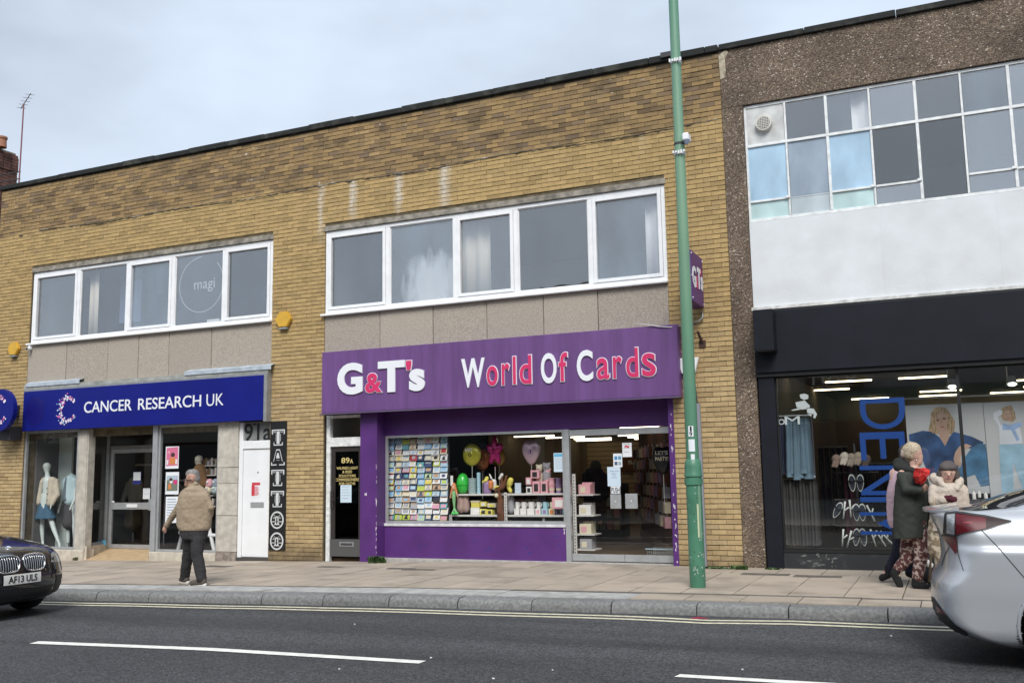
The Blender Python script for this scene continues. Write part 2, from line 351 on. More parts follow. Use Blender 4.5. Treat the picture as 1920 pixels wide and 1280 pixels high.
# front row of paving beside the kerb: grey strip to the left, buff slabs to the right
def slab(xa, xb, ya, yb, m, name='paving_slab', gap=.006):
    mb = MB(); j = R_.uniform(-.003, .003)
    poly = [(xa[0]+gap, ya(xa[0])+gap), (xb[0]-gap, ya(xb[0])+gap), (xb[1]-gap, yb(xb[1])-gap), (xa[1]+gap, yb(xa[1])-gap)]
    mb.hprism(poly, lambda x, y: gz(x)-.05, lambda x, y: gz(x)+j); return mb.build(name, m, pav)
yf = lambda x: yk(x)+.10
ys = lambda x: yk(x)+.58
yd = lambda x: yk(x)+.69
x = -21.
while x < -4.2:
    w = 1.6; slab((x, x), (x+w, x+w), yf, ys, M_slabg, 'edging_slab', .004); x += w
x += .0
SKEW = .30
while x < 7:
    w = .60; slab((x, x+.0), (x+w, x+w), yf, ys, M_slab); x += w
x = -21.
while x < 7:
    slab((x, x), (x+2., x+2.), ys, yd, M_strip, 'channel_stone', .003); x += 2.
# main field: rows of slabs from the channel back to the shop fronts
rows = [lambda x: yd(x), lambda x: -2.75, lambda x: -2.10, lambda x: -1.45, lambda x: -.80, lambda x: .02]
for r in range(5):
    x = -19.2 if r < 4 else -17.9
    w = .60
    while x < 3.6:
        slab((x, x), (x+w, x+w), rows[r], rows[r+1], M_slab); x += w
mb = ribbon(lambda x: .02, lambda x: 11.5, .0, .0, .02)
# small patches on the pavement: dark repairs and covers
for i, (u, v, w, h) in enumerate(((760, 1065, .30, .07), (795, 1067, .36, .07), (1450, 1076, .42, .10), (1548, 1080, .40, .10), (628, 1062, .30, .08), (415, 1061, .35, .12))):
    q = grd(u, v, .006); mb = MB(); mb.box(q.x-w, q.x+w*.5, q.y-h, q.y+h, gz(q.x)-.01, gz(q.x)+.007); mb.build('pavement_cover', M_strip, pav)
# ================================================================ brick building
def brick_mat():
    m = bpy.data.materials.new('yellow_brick'); t, N, L, B = nodes(m); B.inputs['Roughness'].default_value = .88; B.inputs['Specular IOR Level'].default_value = .25
    g = N.new('ShaderNodeNewGeometry'); oi = N.new('ShaderNodeObjectInfo'); ad = N.new('ShaderNodeMath'); L.new(g.outputs['Random Per Island'], ad.inputs[0]); L.new(oi.outputs['Random'], ad.inputs[1])
    fr = N.new('ShaderNodeMath'); fr.operation = 'FRACT'; L.new(ad.outputs[0], fr.inputs[0])
    sp = N.new('ShaderNodeSeparateXYZ'); L.new(g.outputs['Position'], sp.inputs[0])
    def ramp(els):
        r = N.new('ShaderNodeValToRGB'); e = r.color_ramp.elements
        while len(e) < len(els): e.new(.5)
        for k, (p, c) in enumerate(els): e[k].position = p; e[k].color = tuple(c)+(1,)
        L.new(fr.outputs[0], r.inputs['Fac']); return r
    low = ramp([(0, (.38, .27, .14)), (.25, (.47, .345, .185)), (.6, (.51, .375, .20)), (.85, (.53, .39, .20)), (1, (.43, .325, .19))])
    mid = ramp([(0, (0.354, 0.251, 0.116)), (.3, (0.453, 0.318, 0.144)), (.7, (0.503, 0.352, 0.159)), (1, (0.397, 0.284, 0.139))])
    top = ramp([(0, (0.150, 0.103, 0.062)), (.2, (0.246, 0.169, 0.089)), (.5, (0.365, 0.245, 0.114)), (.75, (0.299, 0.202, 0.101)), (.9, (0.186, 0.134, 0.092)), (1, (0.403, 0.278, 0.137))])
    def mr(src, a, b, c=0., d=1., clamp=True):
        r = N.new('ShaderNodeMapRange'); r.inputs['From Min'].default_value = a; r.inputs['From Max'].default_value = b; r.inputs['To Min'].default_value = c; r.inputs['To Max'].default_value = d; L.new(src, r.inputs['Value']); return r.outputs[0]
    def mix(f, a, b, typ='MIX'):
        x = N.new('ShaderNodeMixRGB'); x.blend_type = typ
        for i, s in (('Fac', f), ('Color1', a), ('Color2', b)):
            if hasattr(s, 'is_linked'): L.new(s, x.inputs[i])
            else: x.inputs[i].default_value = s if i == 'Fac' else tuple(s)+(1,)
        return x.outputs[0]
    def noise(sc, det=4, stretch=None):
        n = N.new('ShaderNodeTexNoise'); n.inputs['Scale'].default_value = sc; n.inputs['Detail'].default_value = det
        if stretch: mp = N.new('ShaderNodeMapping'); mp.inputs['Scale'].default_value = stretch; L.new(g.outputs['Position'], mp.inputs['Vector']); L.new(mp.outputs[0], n.inputs['Vector'])
        else: L.new(g.outputs['Position'], n.inputs['Vector'])
        return n.outputs['Fac']
    def math_(op, a, b):
        k = N.new('ShaderNodeMath'); k.operation = op
        for i, s in enumerate((a, b)):
            if hasattr(s, 'is_linked'): L.new(s, k.inputs[i])
            else: k.inputs[i].default_value = s
        return k.outputs[0]
    z = sp.outputs['Z']; xx = sp.outputs['X']
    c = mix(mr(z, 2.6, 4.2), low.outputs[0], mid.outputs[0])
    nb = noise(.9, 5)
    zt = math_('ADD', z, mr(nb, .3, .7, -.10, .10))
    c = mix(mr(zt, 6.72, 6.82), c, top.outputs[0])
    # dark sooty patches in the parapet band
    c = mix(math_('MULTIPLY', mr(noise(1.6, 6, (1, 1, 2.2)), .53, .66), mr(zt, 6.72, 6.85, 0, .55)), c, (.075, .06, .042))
    c = mix(mr(noise(11, 6), .3, .75, .0, .32), c, (.16, .115, .055))
    # lime runs below the joint and specks in the band above it
    tot = None
    for (sx, z0, z1, w, k) in ((-10.33, 5.6, 6.74, .10, .7), (-9.63, 5.9, 6.76, .11, 1.0), (-8.66, 5.85, 6.76, .12, 1.), (-7.73, 5.8, 6.75, .15, .95), (-4.15, 6.3, 6.72, .1, .25)):
        d = math_('ABSOLUTE', math_('SUBTRACT', math_('ADD', xx, mr(noise(5, 3), .3, .7, -.03, .03)), sx), 0)
        s = math_('MULTIPLY', math_('MULTIPLY', mr(d, 0, w, k, 0), mr(z, z0, z0+.5)), mr(z, z1, z1+.02, 1, 0))
        tot = s if tot is None else math_('MAXIMUM', tot, s)
    tot = math_('MULTIPLY', tot, mr(noise(16, 4), .3, .6, .35, 1))
    sp2 = math_('MULTIPLY', mr(noise(7, 3, (1, 1, 1.6)), .66, .73, 0, .75), mr(z, 6.76, 6.8))
    sp2 = math_('MULTIPLY', sp2, mr(noise(.8, 2), .45, .6))
    c = mix(math_('MAXIMUM', tot, sp2), c, (.62, .58, .50))
    # splash dirt over the lowest courses
    c = mix(math_('MULTIPLY', mr(math_('ADD', z, mr(noise(3, 4), .3, .7, -.12, .12)), -.05, .32, .85, 0), 1.), c, (.11, .085, .055))
    L.new(c, B.inputs['Base Color'])
    b = N.new('ShaderNodeBump'); b.inputs['Strength'].default_value = .5; b.inputs['Distance'].default_value = .008; L.new(noise(55, 5), b.inputs['Height']); L.new(b.outputs[0], B.inputs['Normal'])
    return m
M_brick = brick_mat()
M_mort = mat('mortar', (.125, .10, .062), .95, var=.3, vscale=6)
M_cope = mat('coping_dark', (.016, .017, .016), .85, var=.4, vscale=5, col2=(.05, .052, .042), lo=.5, hi=.75)
M_agg = mat('aggregate_panel', (.37, .325, .275), .9, var=.22, vscale=55, vdetail=6, bump=.6, bscale=120, rand=.05)
M_lint = mat('lintel_concrete', (.24, .22, .185), .9, var=.4, vscale=7, vdetail=8, bump=.4)
M_upvc = mat('white_upvc', (.80, .81, .82), .32, var=.04, vscale=6)
M_upg = glass('upper_pane', .165, .95, wav=.10, film=.05)
M_room = mat('room_wall', (.17, .18, .19), .9)
bb = thing('brick_building', 'two storey yellow brick shop parade with dark coping and white upstairs windows', 'building', (-10.9, 0, 0))
# core wall of mortar behind the bricks, with the two bays left open
core = MB()
core.box(-18.94, -17.85, .016, .30, -.5, 5.97); core.box(-11.42, -10.22, .016, .30, -.5, 5.97); core.box(-3.82, -2.87, .016, .30, -.5, 5.97); core.box(-18.94, -2.87, .016, .30, 5.972, 7.86)
core.box(-18.94, -18.72, .302, 8, -.5, 7.5); core.box(-18.94, -2.87, .302, 9, 7.2, 7.35)
core.build('wall', M_mort, bb)
OPEN = [(-17.86, -11.41), (-10.23, -3.82)]
bricks = []
CH = .0752
k = 0; z = -.36
while z < 7.86:
    x = -18.95-(k % 2)*.1125
    top = z+CH-.0105
    while x < -2.865:
        a, b = max(x, -18.945), min(x+.2203, -2.868)
        segs = [(a, b)]
        if z < 5.965:
            for o0, o1 in OPEN:
                ns = []
                for s0, s1 in segs:
                    if s1 <= o0 or s0 >= o1: ns.append((s0, s1))
                    else:
                        if s0 < o0: ns.append((s0, o0))
                        if s1 > o1: ns.append((o1, s1))
                segs = ns
        for s0, s1 in segs:
            if s1-s0 > .03 and top < 7.87: bricks.append((s0, s1, z, top))
        x += .225
    z += CH; k += 1
def shown(b):
    if b[3] < .02: return 0
    u0, v0 = px((b[0], 0, b[3])); u1, v1 = px((b[1], 0, b[2]))
    if u1 < 5 or v0 < 0: return 0
    if 1262 < (u0+u1)/2 < 1316 and v0 > 0 and abs((u0+u1)/2-(1260+(v0)*.045)) < 16: return 0
    if b[1] > -3.8 and b[0] < -3.6 and 2.5 < b[2] < 3.6: return 0
    return (u1-u0)*(v1-v0)
order = sorted(range(len(bricks)), key=lambda i: -shown(bricks[i]))
own = set(order[:300])
vari = []
for kx_ in range(4):
    mb = MB(); e = [R_.uniform(-.0025, .0025) for _ in range(8)]
    mb.box(-.5, .5, 0, .09, -.5, .5); mb.v = [(p[0], p[1]+(e[i] if p[1] == 0 else 0), p[2]+e[-i-1]*2) for i, p in enumerate(mb.v)]
    vari.append(mb)
for kx_ in range(4):
    vari[kx_] = vari[kx_].mesh('brick', M_brick)
mass = MB()
for i, (s0, s1, z0, z1) in enumerate(bricks):
    jy = R_.uniform(-.004, .003)*(1.6 if z0 > 6.75 else 1); jz = R_.uniform(-.0015, .0015); tz = R_.uniform(-.003, .003)
    if i in own:
        o = link('brick', vari[i % 4], bb); o.location = ((s0+s1)/2, jy, (z0+z1)/2+jz); o.scale = (s1-s0, 1, z1-z0)
    else:
        n0 = len(mass.v); mass.box(s0, s1, jy, .09, z0+jz, z1+jz)
        for q, (vx, vy, vz) in enumerate(mass.v[n0:]):
            mass.v[n0+q] = (vx, vy+(tz if (vy < .05 and vx == s0) else 0)+(R_.uniform(-.003, .003) if vy < .05 else 0), vz)
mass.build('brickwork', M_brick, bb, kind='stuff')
# mortar bead along the roof slab
pts = []
for i in range(240):
    x = -17.7+i*(14.75/239); pts.append((x, -.004+R_.uniform(-.004, .004), 6.755+.03*(x < -14)*((-14-x)/3.7)+R_.uniform(-.008, .008)+.02*math.sin(x*1.7)))
MB().tube(pts, [R_.uniform(.004, .016) for _ in pts], 6).build('mortar_bead', mat('cement_bead', (.15, .125, .085), .9, var=.3, vscale=3, vdetail=8, col2=(.36, .33, .28), lo=.55, hi=.68), bb)
for u, v in ((40, 437), (600, 349), (655, 345), (745, 324)):
    q = fac(u, v); mb = MB(); mb.ball((q.x, -.005, 6.757), R_.uniform(.05, .1), .02, .022, 10, 6); mb.build('mortar_lump', MATS['cement_bead'], bb)
# coping, one slab after another
x = -18.99; i = 0
while x < -2.88:
    w = min(R_.uniform(.85, 1.05), -2.875-x)
    dz = R_.uniform(-.012, .012); mb = MB(); mb.box(x+.004, x+w-.004, -.055+R_.uniform(-.006, .006), .36, 7.862, 7.965+dz); mb.build('coping_stone', M_cope, bb, bevel=.008); x += w
# upstairs windows
def sash(mb, x0, x1, z0, z1, y, w, d):
    mb.box(x0, x0+w, y, y+d, z0, z1); mb.box(x1-w, x1, y, y+d, z0, z1); mb.box(x0+w, x1-w, y, y+d, z0, z0+w); mb.box(x0+w, x1-w, y, y+d, z1-w, z1)
def upper_window(x0, x1, mull, opening, label):
    z0, z1 = 4.33, 5.868; fr = MB(); xs_ = [x0]+mull+[x1]
    w = .068
    sash(fr, x0, x1, z0, z1, .02, w, .075)
    for m_ in mull: fr.box(m_-.042, m_+.042, .02, .095, z0+w, z1-w)
    wn = fr.build('window', M_upvc, bb, bevel=.006, label=label)
    for i in range(5):
        a = xs_[i]+(w if i == 0 else .042); b = xs_[i+1]-(w if i == 4 else .042)
        if i in opening:
            s = MB(); sash(s, a+.004, b-.004, z0+w+.004, z1-w-.004, .006, .058, .07); s.build('sash_frame', M_upvc, wn, bevel=.006); g = .062
        else:
            s = MB(); sash(s, a, b, z0+w, z1-w, .046, .014, .03); s.build('glazing_bead', M_upvc, wn); g = .012
        gm = MB(); gm.box(a+g-.004, b-g+.004, .060, .066, z0+w+g-.004, z1-w-g+.004); gm.build('pane', glass(*(('hazy_pane', .14, .95, (1, 1, 1), 0., .10, .13), ('clean_pane', .13, .95, (1, 1, 1), 0., .14, .03), ('upper_pane', .175, .95))[(i*2+int(-x0)) % 3]), wn)
    sl_ = MB(); sl_.box(x0-.045, x1+.01, -.075, .019, z0-.042, z0-.004); sl_.build('sill', M_upvc, wn, bevel=.006)
    li = MB(); li.box(x0-.02, x1+.02, -.018, .15, 5.872, 5.966); li.build('lintel', M_lint, bb, bevel=.006)
    rm = MB(); rm.box(x0-.1, x1+.1, 5.0, 5.05, 3.6, 6.4); rm.box(x0-.15, x0-.1, .31, 5.0, 3.6, 6.4); rm.box(x1+.1, x1+.15, .31, 5, 3.6, 6.4); rm.box(x0-.1, x1+.1, .12, 5, 6.0, 6.05); rm.box(x0-.1, x1+.1, .12, 5., 4.10, 4.15)
    rm.build('upstairs_room', M_room, bb)
    return wn
wL = upper_window(-17.82, -11.42, [-16.47, -15.10, -13.88, -12.60], (0, 2, 4), 'five light white window above the blue sign')
wM = upper_window(-10.23, -3.82, [-8.90, -7.55, -6.40, -5.08], (0, 2, 4), 'five light white window above the purple sign')
M_cur = mat('curtain_cloth', (.62, .58, .50), .9); M_curw = mat('white_curtain', (.75, .75, .76), .9)
def curtain(x0, x1, y, m):
    mb = MB(); n = 40; vs = []
    for i in range(n+1):
        t = i/n; yy = y+.025*math.sin(t*(x1-x0)*26)
        vs += [(x0+(x1-x0)*t, yy, 4.25), (x0+(x1-x0)*t, yy, 5.9), (x0+(x1-x0)*t, yy+.004, 5.9), (x0+(x1-x0)*t, yy+.004, 4.25)]
    fs = []
    for i in range(n):
        a = i*4; b = a+4; fs += [(a, b, b+1, a+1), (a+2, b+2, b+3, a+3), (a+1, b+1, b+2, a+2), (a+3, b+3, b, a)]
    mb.add(vs, fs); return mb
for x0, x1, y, m, lab in ((-7.62, -7.0, .30, M_cur, 'beige blind hanging in the middle pane above the purple sign'), (-4.22, -3.86, .25, M_curw, 'white curtain at the right end of the window above the purple sign'), (-16.45, -16.2, .3, M_cur, 'beige curtain edge in the second upstairs pane above the blue sign')):
    curtain(x0, x1, y, m).build('curtain', m, smooth=True, label=lab, cat='curtain')
# things seen inside the upstairs panes
M_dk = mat('dark_item', (.05, .05, .055), .7)
MB().box(-15.9, -15.3, .6, .64, 4.7, 5.6).build('picture_board', mat('blue_board', (.10, .14, .24), .5), label='dark framed board inside the second pane above the blue sign', cat='board')
M_cond = bpy.data.materials.new('condensation'); t, N, L, B = nodes(M_cond)
B.inputs['Base Color'].default_value = (.80, .84, .88, 1); B.inputs['Roughness'].default_value = .9
g = N.new('ShaderNodeNewGeometry'); mp = N.new('ShaderNodeMapping'); mp.inputs['Scale'].default_value = (3.2, 1, 1.0); n = N.new('ShaderNodeTexNoise'); n.inputs['Scale'].default_value = 2.6; n.inputs['Detail'].default_value = 5
vd = N.new('ShaderNodeVectorMath'); vd.operation = 'DISTANCE'; cmb = N.new('ShaderNodeMapping'); cmb.inputs['Scale'].default_value = (1, 0, .85); L.new(g.outputs['Position'], cmb.inputs['Vector']); L.new(cmb.outputs[0], vd.inputs[0]); vd.inputs[1].default_value = (-8.05, 0, 4.62*.85)
L.new(g.outputs['Position'], mp.inputs['Vector']); L.new(mp.outputs[0], n.inputs['Vector'])
ad = N.new('ShaderNodeMath'); ad.operation = 'MULTIPLY_ADD'; L.new(n.outputs['Fac'], ad.inputs[0]); ad.inputs[1].default_value = -.55; L.new(vd.outputs['Value'], ad.inputs[2])
r = N.new('ShaderNodeMapRange'); r.inputs['From Min'].default_value = .02; r.inputs['From Max'].default_value = .34; r.inputs['To Min'].default_value = .62; r.inputs['To Max'].default_value = .04; L.new(ad.outputs[0], r.inputs['Value']); L.new(r.outputs[0], B.inputs['Alpha'])
MB().box(-8.84, -7.61, .075, .077, 4.42, 5.78).build('condensation', M_cond, wM, label='misted patch inside the second pane')
# etched ring with lettering, faint, inside the fourth pane of the left window
mb = MB(); c = fac(378, 533, .08)
for i in range(48):
    a0 = math.pi*2*i/48; a1 = math.pi*2*(i+1)/48
    if 5 < i < 12: continue
    mb.prism([(c.x+.56*math.cos(a0), c.z+.56*math.sin(a0)), (c.x+.56*math.cos(a1), c.z+.56*math.sin(a1)), (c.x+.545*math.cos(a1), c.z+.545*math.sin(a1)), (c.x+.545*math.cos(a0), c.z+.545*math.sin(a0))], .070, .072)
put_text(mb, 'magi', c.x-.18, c.x+.34, c.z-.16, c.z+.10, .070, .002); put_text(mb, 'n', c.x+.52, c.x+.68, c.z-.08, c.z+.06, .070, .002)
mb.build('window_lettering', mat('frosted_vinyl', (.42, .45, .48), .6), wL)
MB().box(c.x+.05, c.x+.35, .2, .4, 4.40, 4.50).build('paper_on_sill', M_curw, label='white paper lying inside the fourth pane above the blue sign', cat='paper')
MB().box(-4.9, -3.95, 2.0, 2.15, 4.62, 4.66).build('reflection_strip', mat('warm_reflection_glow', (1, .85, .6), emit=1.2), label='warm strip lamp inside the upstairs room above the purple sign', cat='lamp')  # added glowing bar, stands in for a ceiling reflection in the pane
# cladding panels below the windows
def panels(edges, z0, z1):
    for a, b in zip(edges, edges[1:]):
        mb = MB(); y = .004+R_.uniform(-.003, .003); mb.box(a+.006, b-.006, y, .12, z0, z1); mb.build('cladding_panel', M_agg, bb, bevel=.005)
panels([-17.86, -16.72, -15.55, -14.72, -13.92, -12.85, -11.41], 3.30, 4.286)
panels([-10.23, -9.05, -7.98, -6.95, -5.92, -4.98, -3.82], 3.55, 4.286)
MB().box(-17.86, -11.41, .121, .2, 2.3, 4.286).build('backing_wall', M_mort, bb); MB().box(-10.23, -3.82, .121, .2, 2.56, 4.286).build('backing_wall', M_mort, bb)
# ================================================================ pebble-dashed building
def pebble():
    m = bpy.data.materials.new('pebbledash'); t, N, L, B = nodes(m); B.inputs['Roughness'].default_value = .85
    g = N.new('ShaderNodeNewGeometry'); v = N.new('ShaderNodeTexVoronoi'); v.inputs['Scale'].default_value = 62; L.new(g.outputs['Position'], v.inputs['Vector'])
    sp = N.new('ShaderNodeSeparateXYZ'); L.new(v.outputs['Color'], sp.inputs[0])
    r = N.new('ShaderNodeValToRGB'); e = r.color_ramp.elements
    cols = [(0, (.085, .062, .045)), (.25, (.125, .09, .064)), (.5, (.17, .125, .09)), (.74, (.215, .16, .115)), (.92, (.29, .23, .17)), (.98, (.5, .45, .38))]
    while len(e) < len(cols): e.new(.5)
    for k_, (p_, c_) in enumerate(cols): e[k_].position = p_; e[k_].color = c_+(1,)
    r.color_ramp.interpolation = 'CONSTANT'; L.new(sp.outputs[0], r.inputs['Fac'])
    x = N.new('ShaderNodeMixRGB'); x.blend_type = 'MULTIPLY'; n = N.new('ShaderNodeTexNoise'); n.inputs['Scale'].default_value = 1.3; n.inputs['Detail'].default_value = 5; L.new(g.outputs['Position'], n.inputs['Vector'])
    q = N.new('ShaderNodeMapRange'); q.inputs['From Min'].default_value = .3; q.inputs['From Max'].default_value = .7; q.inputs['To Min'].default_value = .62; q.inputs['To Max'].default_value = 1.2; L.new(n.outputs['Fac'], q.inputs['Value'])
    x.inputs['Fac'].default_value = 1; L.new(r.outputs[0], x.inputs['Color1']); L.new(q.outputs[0], x.inputs['Color2']); L.new(x.outputs[0], B.inputs['Base Color'])
    b = N.new('ShaderNodeBump'); b.invert = True; b.inputs['Strength'].default_value = .9; b.inputs['Distance'].default_value = .012; L.new(v.outputs['Distance'], b.inputs['Height']); L.new(b.outputs[0], B.inputs['Normal'])
    return m
M_peb = pebble()
M_wpan = mat('white_render', (.62, .64, .655), .8, var=.035, vscale=2.2, vdetail=12, col2=(.685, .715, .745), bump=.12, bscale=30, stretch=(1, 1, 1.1), rand=.015, lo=.3, hi=.7)
M_steel = mat('white_steel_frame', (.70, .72, .72), .45, var=.12, vscale=9)
M_navy = mat('charcoal_navy', (.0095, .0115, .017), .5, var=.12, vscale=3, spec=.22)
pb = thing('pebbledash_building', 'brown pebbledash shop building with steel window band and white spandrel', 'building', (2, 0, 0))
RX = 9.0
MB().box(-2.862, RX, -.012, .3, 6.93, 7.86).build('parapet_panel', M_peb, pb, bevel=.004)
for z0, z1 in ((5.62, 6.926), (4.28, 5.616), (3.55, 4.276), (1.9, 3.546), (-.2, 1.896)):
    pass
for z0, z1 in ((3.555, 6.926), (-.3, 3.549)):
    MB().box(-2.862, -2.545, -.012+(.003 if z0 < 0 else 0), .3, z0, z1).build('pier_panel', M_peb, pb, bevel=.004)
mb = MB()
for i in range(24):
    a = i/23
    pass
mb.prism([(-2.87, 7.80), (-2.76, 7.86), (-2.72, 7.82), (-2.775, 7.72), (-2.77, 7.52), (-2.80, 7.42), (-2.86, 7.40)], -.022, .0); mb.build('mortar_patch', mat('mortar_patch', (.40, .35, .26), .9, var=.3, vscale=20), pb)
x = -2.862
while x < RX:
    w = min(R_.uniform(1.1, 1.3), RX-x); mb = MB(); mb.box(x+.004, x+w-.004, -.06, .36, 7.865, 7.965+R_.uniform(-.008, .008)); mb.build('coping_stone', M_cope, pb, bevel=.008); x += w
MB().box(-2.54, RX, .05, .2, 3.75, 5.085).build('spandrel_core', M_mort, pb)
for a, b in ((-2.538, -.70), (-.70, .80), (.80, 2.6), (2.6, 5.), (5., RX)):
    MB().box(a+.0004, b-.0004, .012, .06, 3.79, 5.085).build('spandrel_panel', M_wpan, pb)
MB().box(-2.56, RX, -.03, .05, 3.735, 3.785).build('drip_sill', mat('pale_sill', (.60, .60, .58), .7, var=.25, vscale=10), pb)
# steel window band
cols = [-2.54, -1.932, -1.340, -.736, -.118, .475, 1.075, 1.68, 2.28, 2.88, 3.48, 4.1]
z0, z1, zt, zh = 5.092, 6.922, 6.275, 5.405
M_pg = {'clear': glass('clear_pane', .21, .95, wav=.10, film=.08), 'dark': glass('dark_pane', .09, .9, wav=.05)}
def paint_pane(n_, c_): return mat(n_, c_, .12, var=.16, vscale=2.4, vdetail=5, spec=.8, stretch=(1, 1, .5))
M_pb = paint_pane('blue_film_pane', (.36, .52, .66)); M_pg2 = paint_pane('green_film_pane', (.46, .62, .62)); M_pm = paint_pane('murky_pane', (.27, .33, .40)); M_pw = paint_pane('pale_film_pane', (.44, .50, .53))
fr = MB(); fr.box(cols[0], cols[0]+.035, .03, .08, z0, z1); fr.box(cols[-1]-.035, cols[-1], .03, .08, z0, z1); fr.box(cols[0]+.035, cols[-1]-.035, .03, .08, z0, z0+.045); fr.box(cols[0]+.035, cols[-1]-.035, .03, .08, z1-.045, z1)
fr.box(cols[0]+.035, cols[-1]-.035, .024, .08, zt-.022, zt+.022)
sw = fr.build('window', M_steel, pb, bevel=.004, label='long band of small white steel framed panes')
for i, c_ in enumerate(cols[1:-1]):
    w = .030 if i % 2 == 0 else .040
    for a, b in ((z0+.045, zt-.022), (zt+.022, z1-.045)):
        mb = MB(); mb.box(c_-w/2, c_+w/2, .026, .08, a, b); mb.build('mullion', M_steel, sw, bevel=.003)
for i in range(len(cols)-1):
    a, b = cols[i]+(.035 if i == 0 else .02), cols[i+1]-.02
    if i == 0:
        MB().box(a, b, .045, .055, zt+.022, z1-.045).build('vent_panel', mat('vent_board', (.52, .53, .52), .7, var=.15, vscale=6), sw)
        c = (FX(1432, 231), 0, FZ(1432, 231)); r = .118
        v = MB(); v.cyl((c[0], .046, c[2]), (c[0], -.035, c[2]), r+.012, r, 28); vo = v.build('extractor_vent', mat('vent_cream', (.62, .60, .55), .5), sw, smooth=False)
        v = MB(); v.cyl((c[0], -.0355, c[2]), (c[0], -.037, c[2]), r-.022, r-.022, 28); v.build('vent_hole', M_dk, vo) if False else v.build('vent_hole', M_dk, sw)
        for s in range(-3, 4):
            hh = s*.026; ww = math.sqrt(max(.0001, (r-.022)**2-hh*hh)); v = MB(); v.box(c[0]-ww, c[0]+ww, -.046, -.038, c[2]+hh-.004, c[2]+hh+.004)
            v2 = MB(); v2.box(c[0]+hh-.004, c[0]+hh+.004, -.0445, -.039, c[2]-ww, c[2]+ww); v.build('vent_slat', MATS['vent_cream'], sw); v2.build('vent_slat', MATS['vent_cream'], sw)
    else:
        MB().box(a, b, .05, .055, zt+.022, z1-.045).build('pane', (M_pg['clear'], glass('clean_pane'), glass('hazy_pane'))[i % 3], sw)
    low = {0: (M_pb, M_pg2), 1: (M_pm, M_pw), 2: (M_pb, M_pg2), 3: (M_pg['dark'], M_pg['clear']), 4: (M_pg['dark'], None), 5: (M_pg['clear'], M_pg['clear'])}.get(i, (M_pg['clear'], M_pg['clear']))
    if low[1] is not None:
        MB().box(a, b, .05, .055, zh+.016, zt-.022).build('pane', low[0], sw); MB().box(a, b, .05, .055, z0+.045, zh-.016).build('pane', low[1], sw)
        if i != 1: MB().box(a, b, .024, .075, zh-.016, zh+.016).build('transom_bar', M_steel, sw, bevel=.003)
        else: MB().box(a, b, .048, .06, zh-.012, zh+.012).build('transom_bar', M_pw, sw)
        if i in (0, 2, 3, 5):
            v = MB(); v.box(b-.03, b+.03, .004, .024, zh-.006, zh+.03); v.build('window_catch', M_steel, sw)
    else: MB().box(a, b, .05, .055, z0+.045, zt-.022).build('pane', low[0], sw)
rm = MB(); rm.box(-2.5, RX, 5, 5.05, 3.6, 7.2); rm.box(-2.54, -2.5, .31, 5, 3.6, 7.2); rm.box(-2.5, RX, .12, 5, 7.0, 7.05); rm.box(-2.5, RX, .22, 5, 4.70, 4.75); rm.build('upstairs_room', M_room, pb)
for (x0, x1) in ((-1.0, -.76),):
    mb = curtain(x0, x1, .2, M_curw); mb.v = [(a, b, c+.75+(.25 if c > 5 else 0)) for a, b, c in mb.v]; mb.build('curtain', M_curw, smooth=True, label='pale curtain edge behind the steel framed panes', cat='curtain')
# ================================================================ house with chimney, set back on the left
M_red = mat('red_brick', (.105, .05, .038), .9, var=.4, vscale=6, vdetail=6, rand=.3)
M_redm = mat('red_mortar', (.075, .055, .045), .95)
M_lich = mat('chimney_cap', (.22, .19, .13), .95, var=.5, vscale=5)
rh = thing('red_brick_house', 'red brick house set back behind the yellow parade, with chimney', 'building', (-22.5, 3, 0))
MB().box(-26, -19.02, .55, 8.5, -.6, 7.5).build('wall', M_redm, rh)
CY = 1.2; cb = fac(27, 300, CY+.85); zc1 = fac(14, 276, CY+.4).z; zc0 = 7.5
ch = MB(); ch.box(cb.x-1.2, cb.x-.012, CY+.012, CY+.9, zc0-.3, zc1-.04); cho = ch.build('chimney', M_redm, rh)
z = 7.2; k = 0
while z < zc1-.06:
    x = cb.x-1.25+(k % 2)*.11; ex = .03 if zc1-.5 < z < zc1-.12 else 0
    while x < cb.x-.02:
        a, b = x, min(x+.215, cb.x+ex); mb = MB(); mb.box(a, b, CY-ex+R_.uniform(-.004, .004), CY+.1, z, z+.065); mb.build('brick', M_red, cho); x += .225
    y = CY+.11
    while y < CY+.85:
        mb = MB(); mb.box(cb.x-.1, cb.x+ex, y, y+.2, z, z+.065); mb.build('brick', M_red, cho); y += .215
    z += .075; k += 1
MB().box(cb.x-1.2, cb.x+.0, CY+.01, CY+.9, zc1-.045, zc1+.03).build('chimney_cap', M_lich, cho, bevel=.02)
pc = fac(4, 268, CY+.4)
MB().lathe([(.13, 0), (.12, .2), (.14, .22), (.14, .27)], (pc.x-.03, CY+.4, zc1+.03), 18).build('chimney_pot', mat('terracotta', (.33, .15, .09), .8), cho, smooth=False)
for i in range(14):
    mb = MB(); z = 5.6+i*.075
ta = thing('tv_aerial', 'thin roof aerial on a reddish mast beside the chimney', 'aerial', (cb.x+.08, CY+.3, 7.9))
AX, AY = fac(40, 260, CY+.3).x, CY+.3; za, zb_ = fac(38, 335, AY).z, fac(43, 195, AY).z
MB().cyl((AX, AY, za-.3), (AX+.02, AY, zb_), .018, .016, 8).build('mast', mat('mast_red', (.20, .07, .08), .6), ta)
mb = MB(); bp = Vector((AX+.02, AY, zb_)); mb.cyl(bp+Vector((-.12, .02, -.10)), bp+Vector((.28, -.04, .20)), .012, .012, 6)
M_al = mat('aerial_metal', (.30, .30, .31), .4, metal=.7); mb.build('boom', M_al, ta)
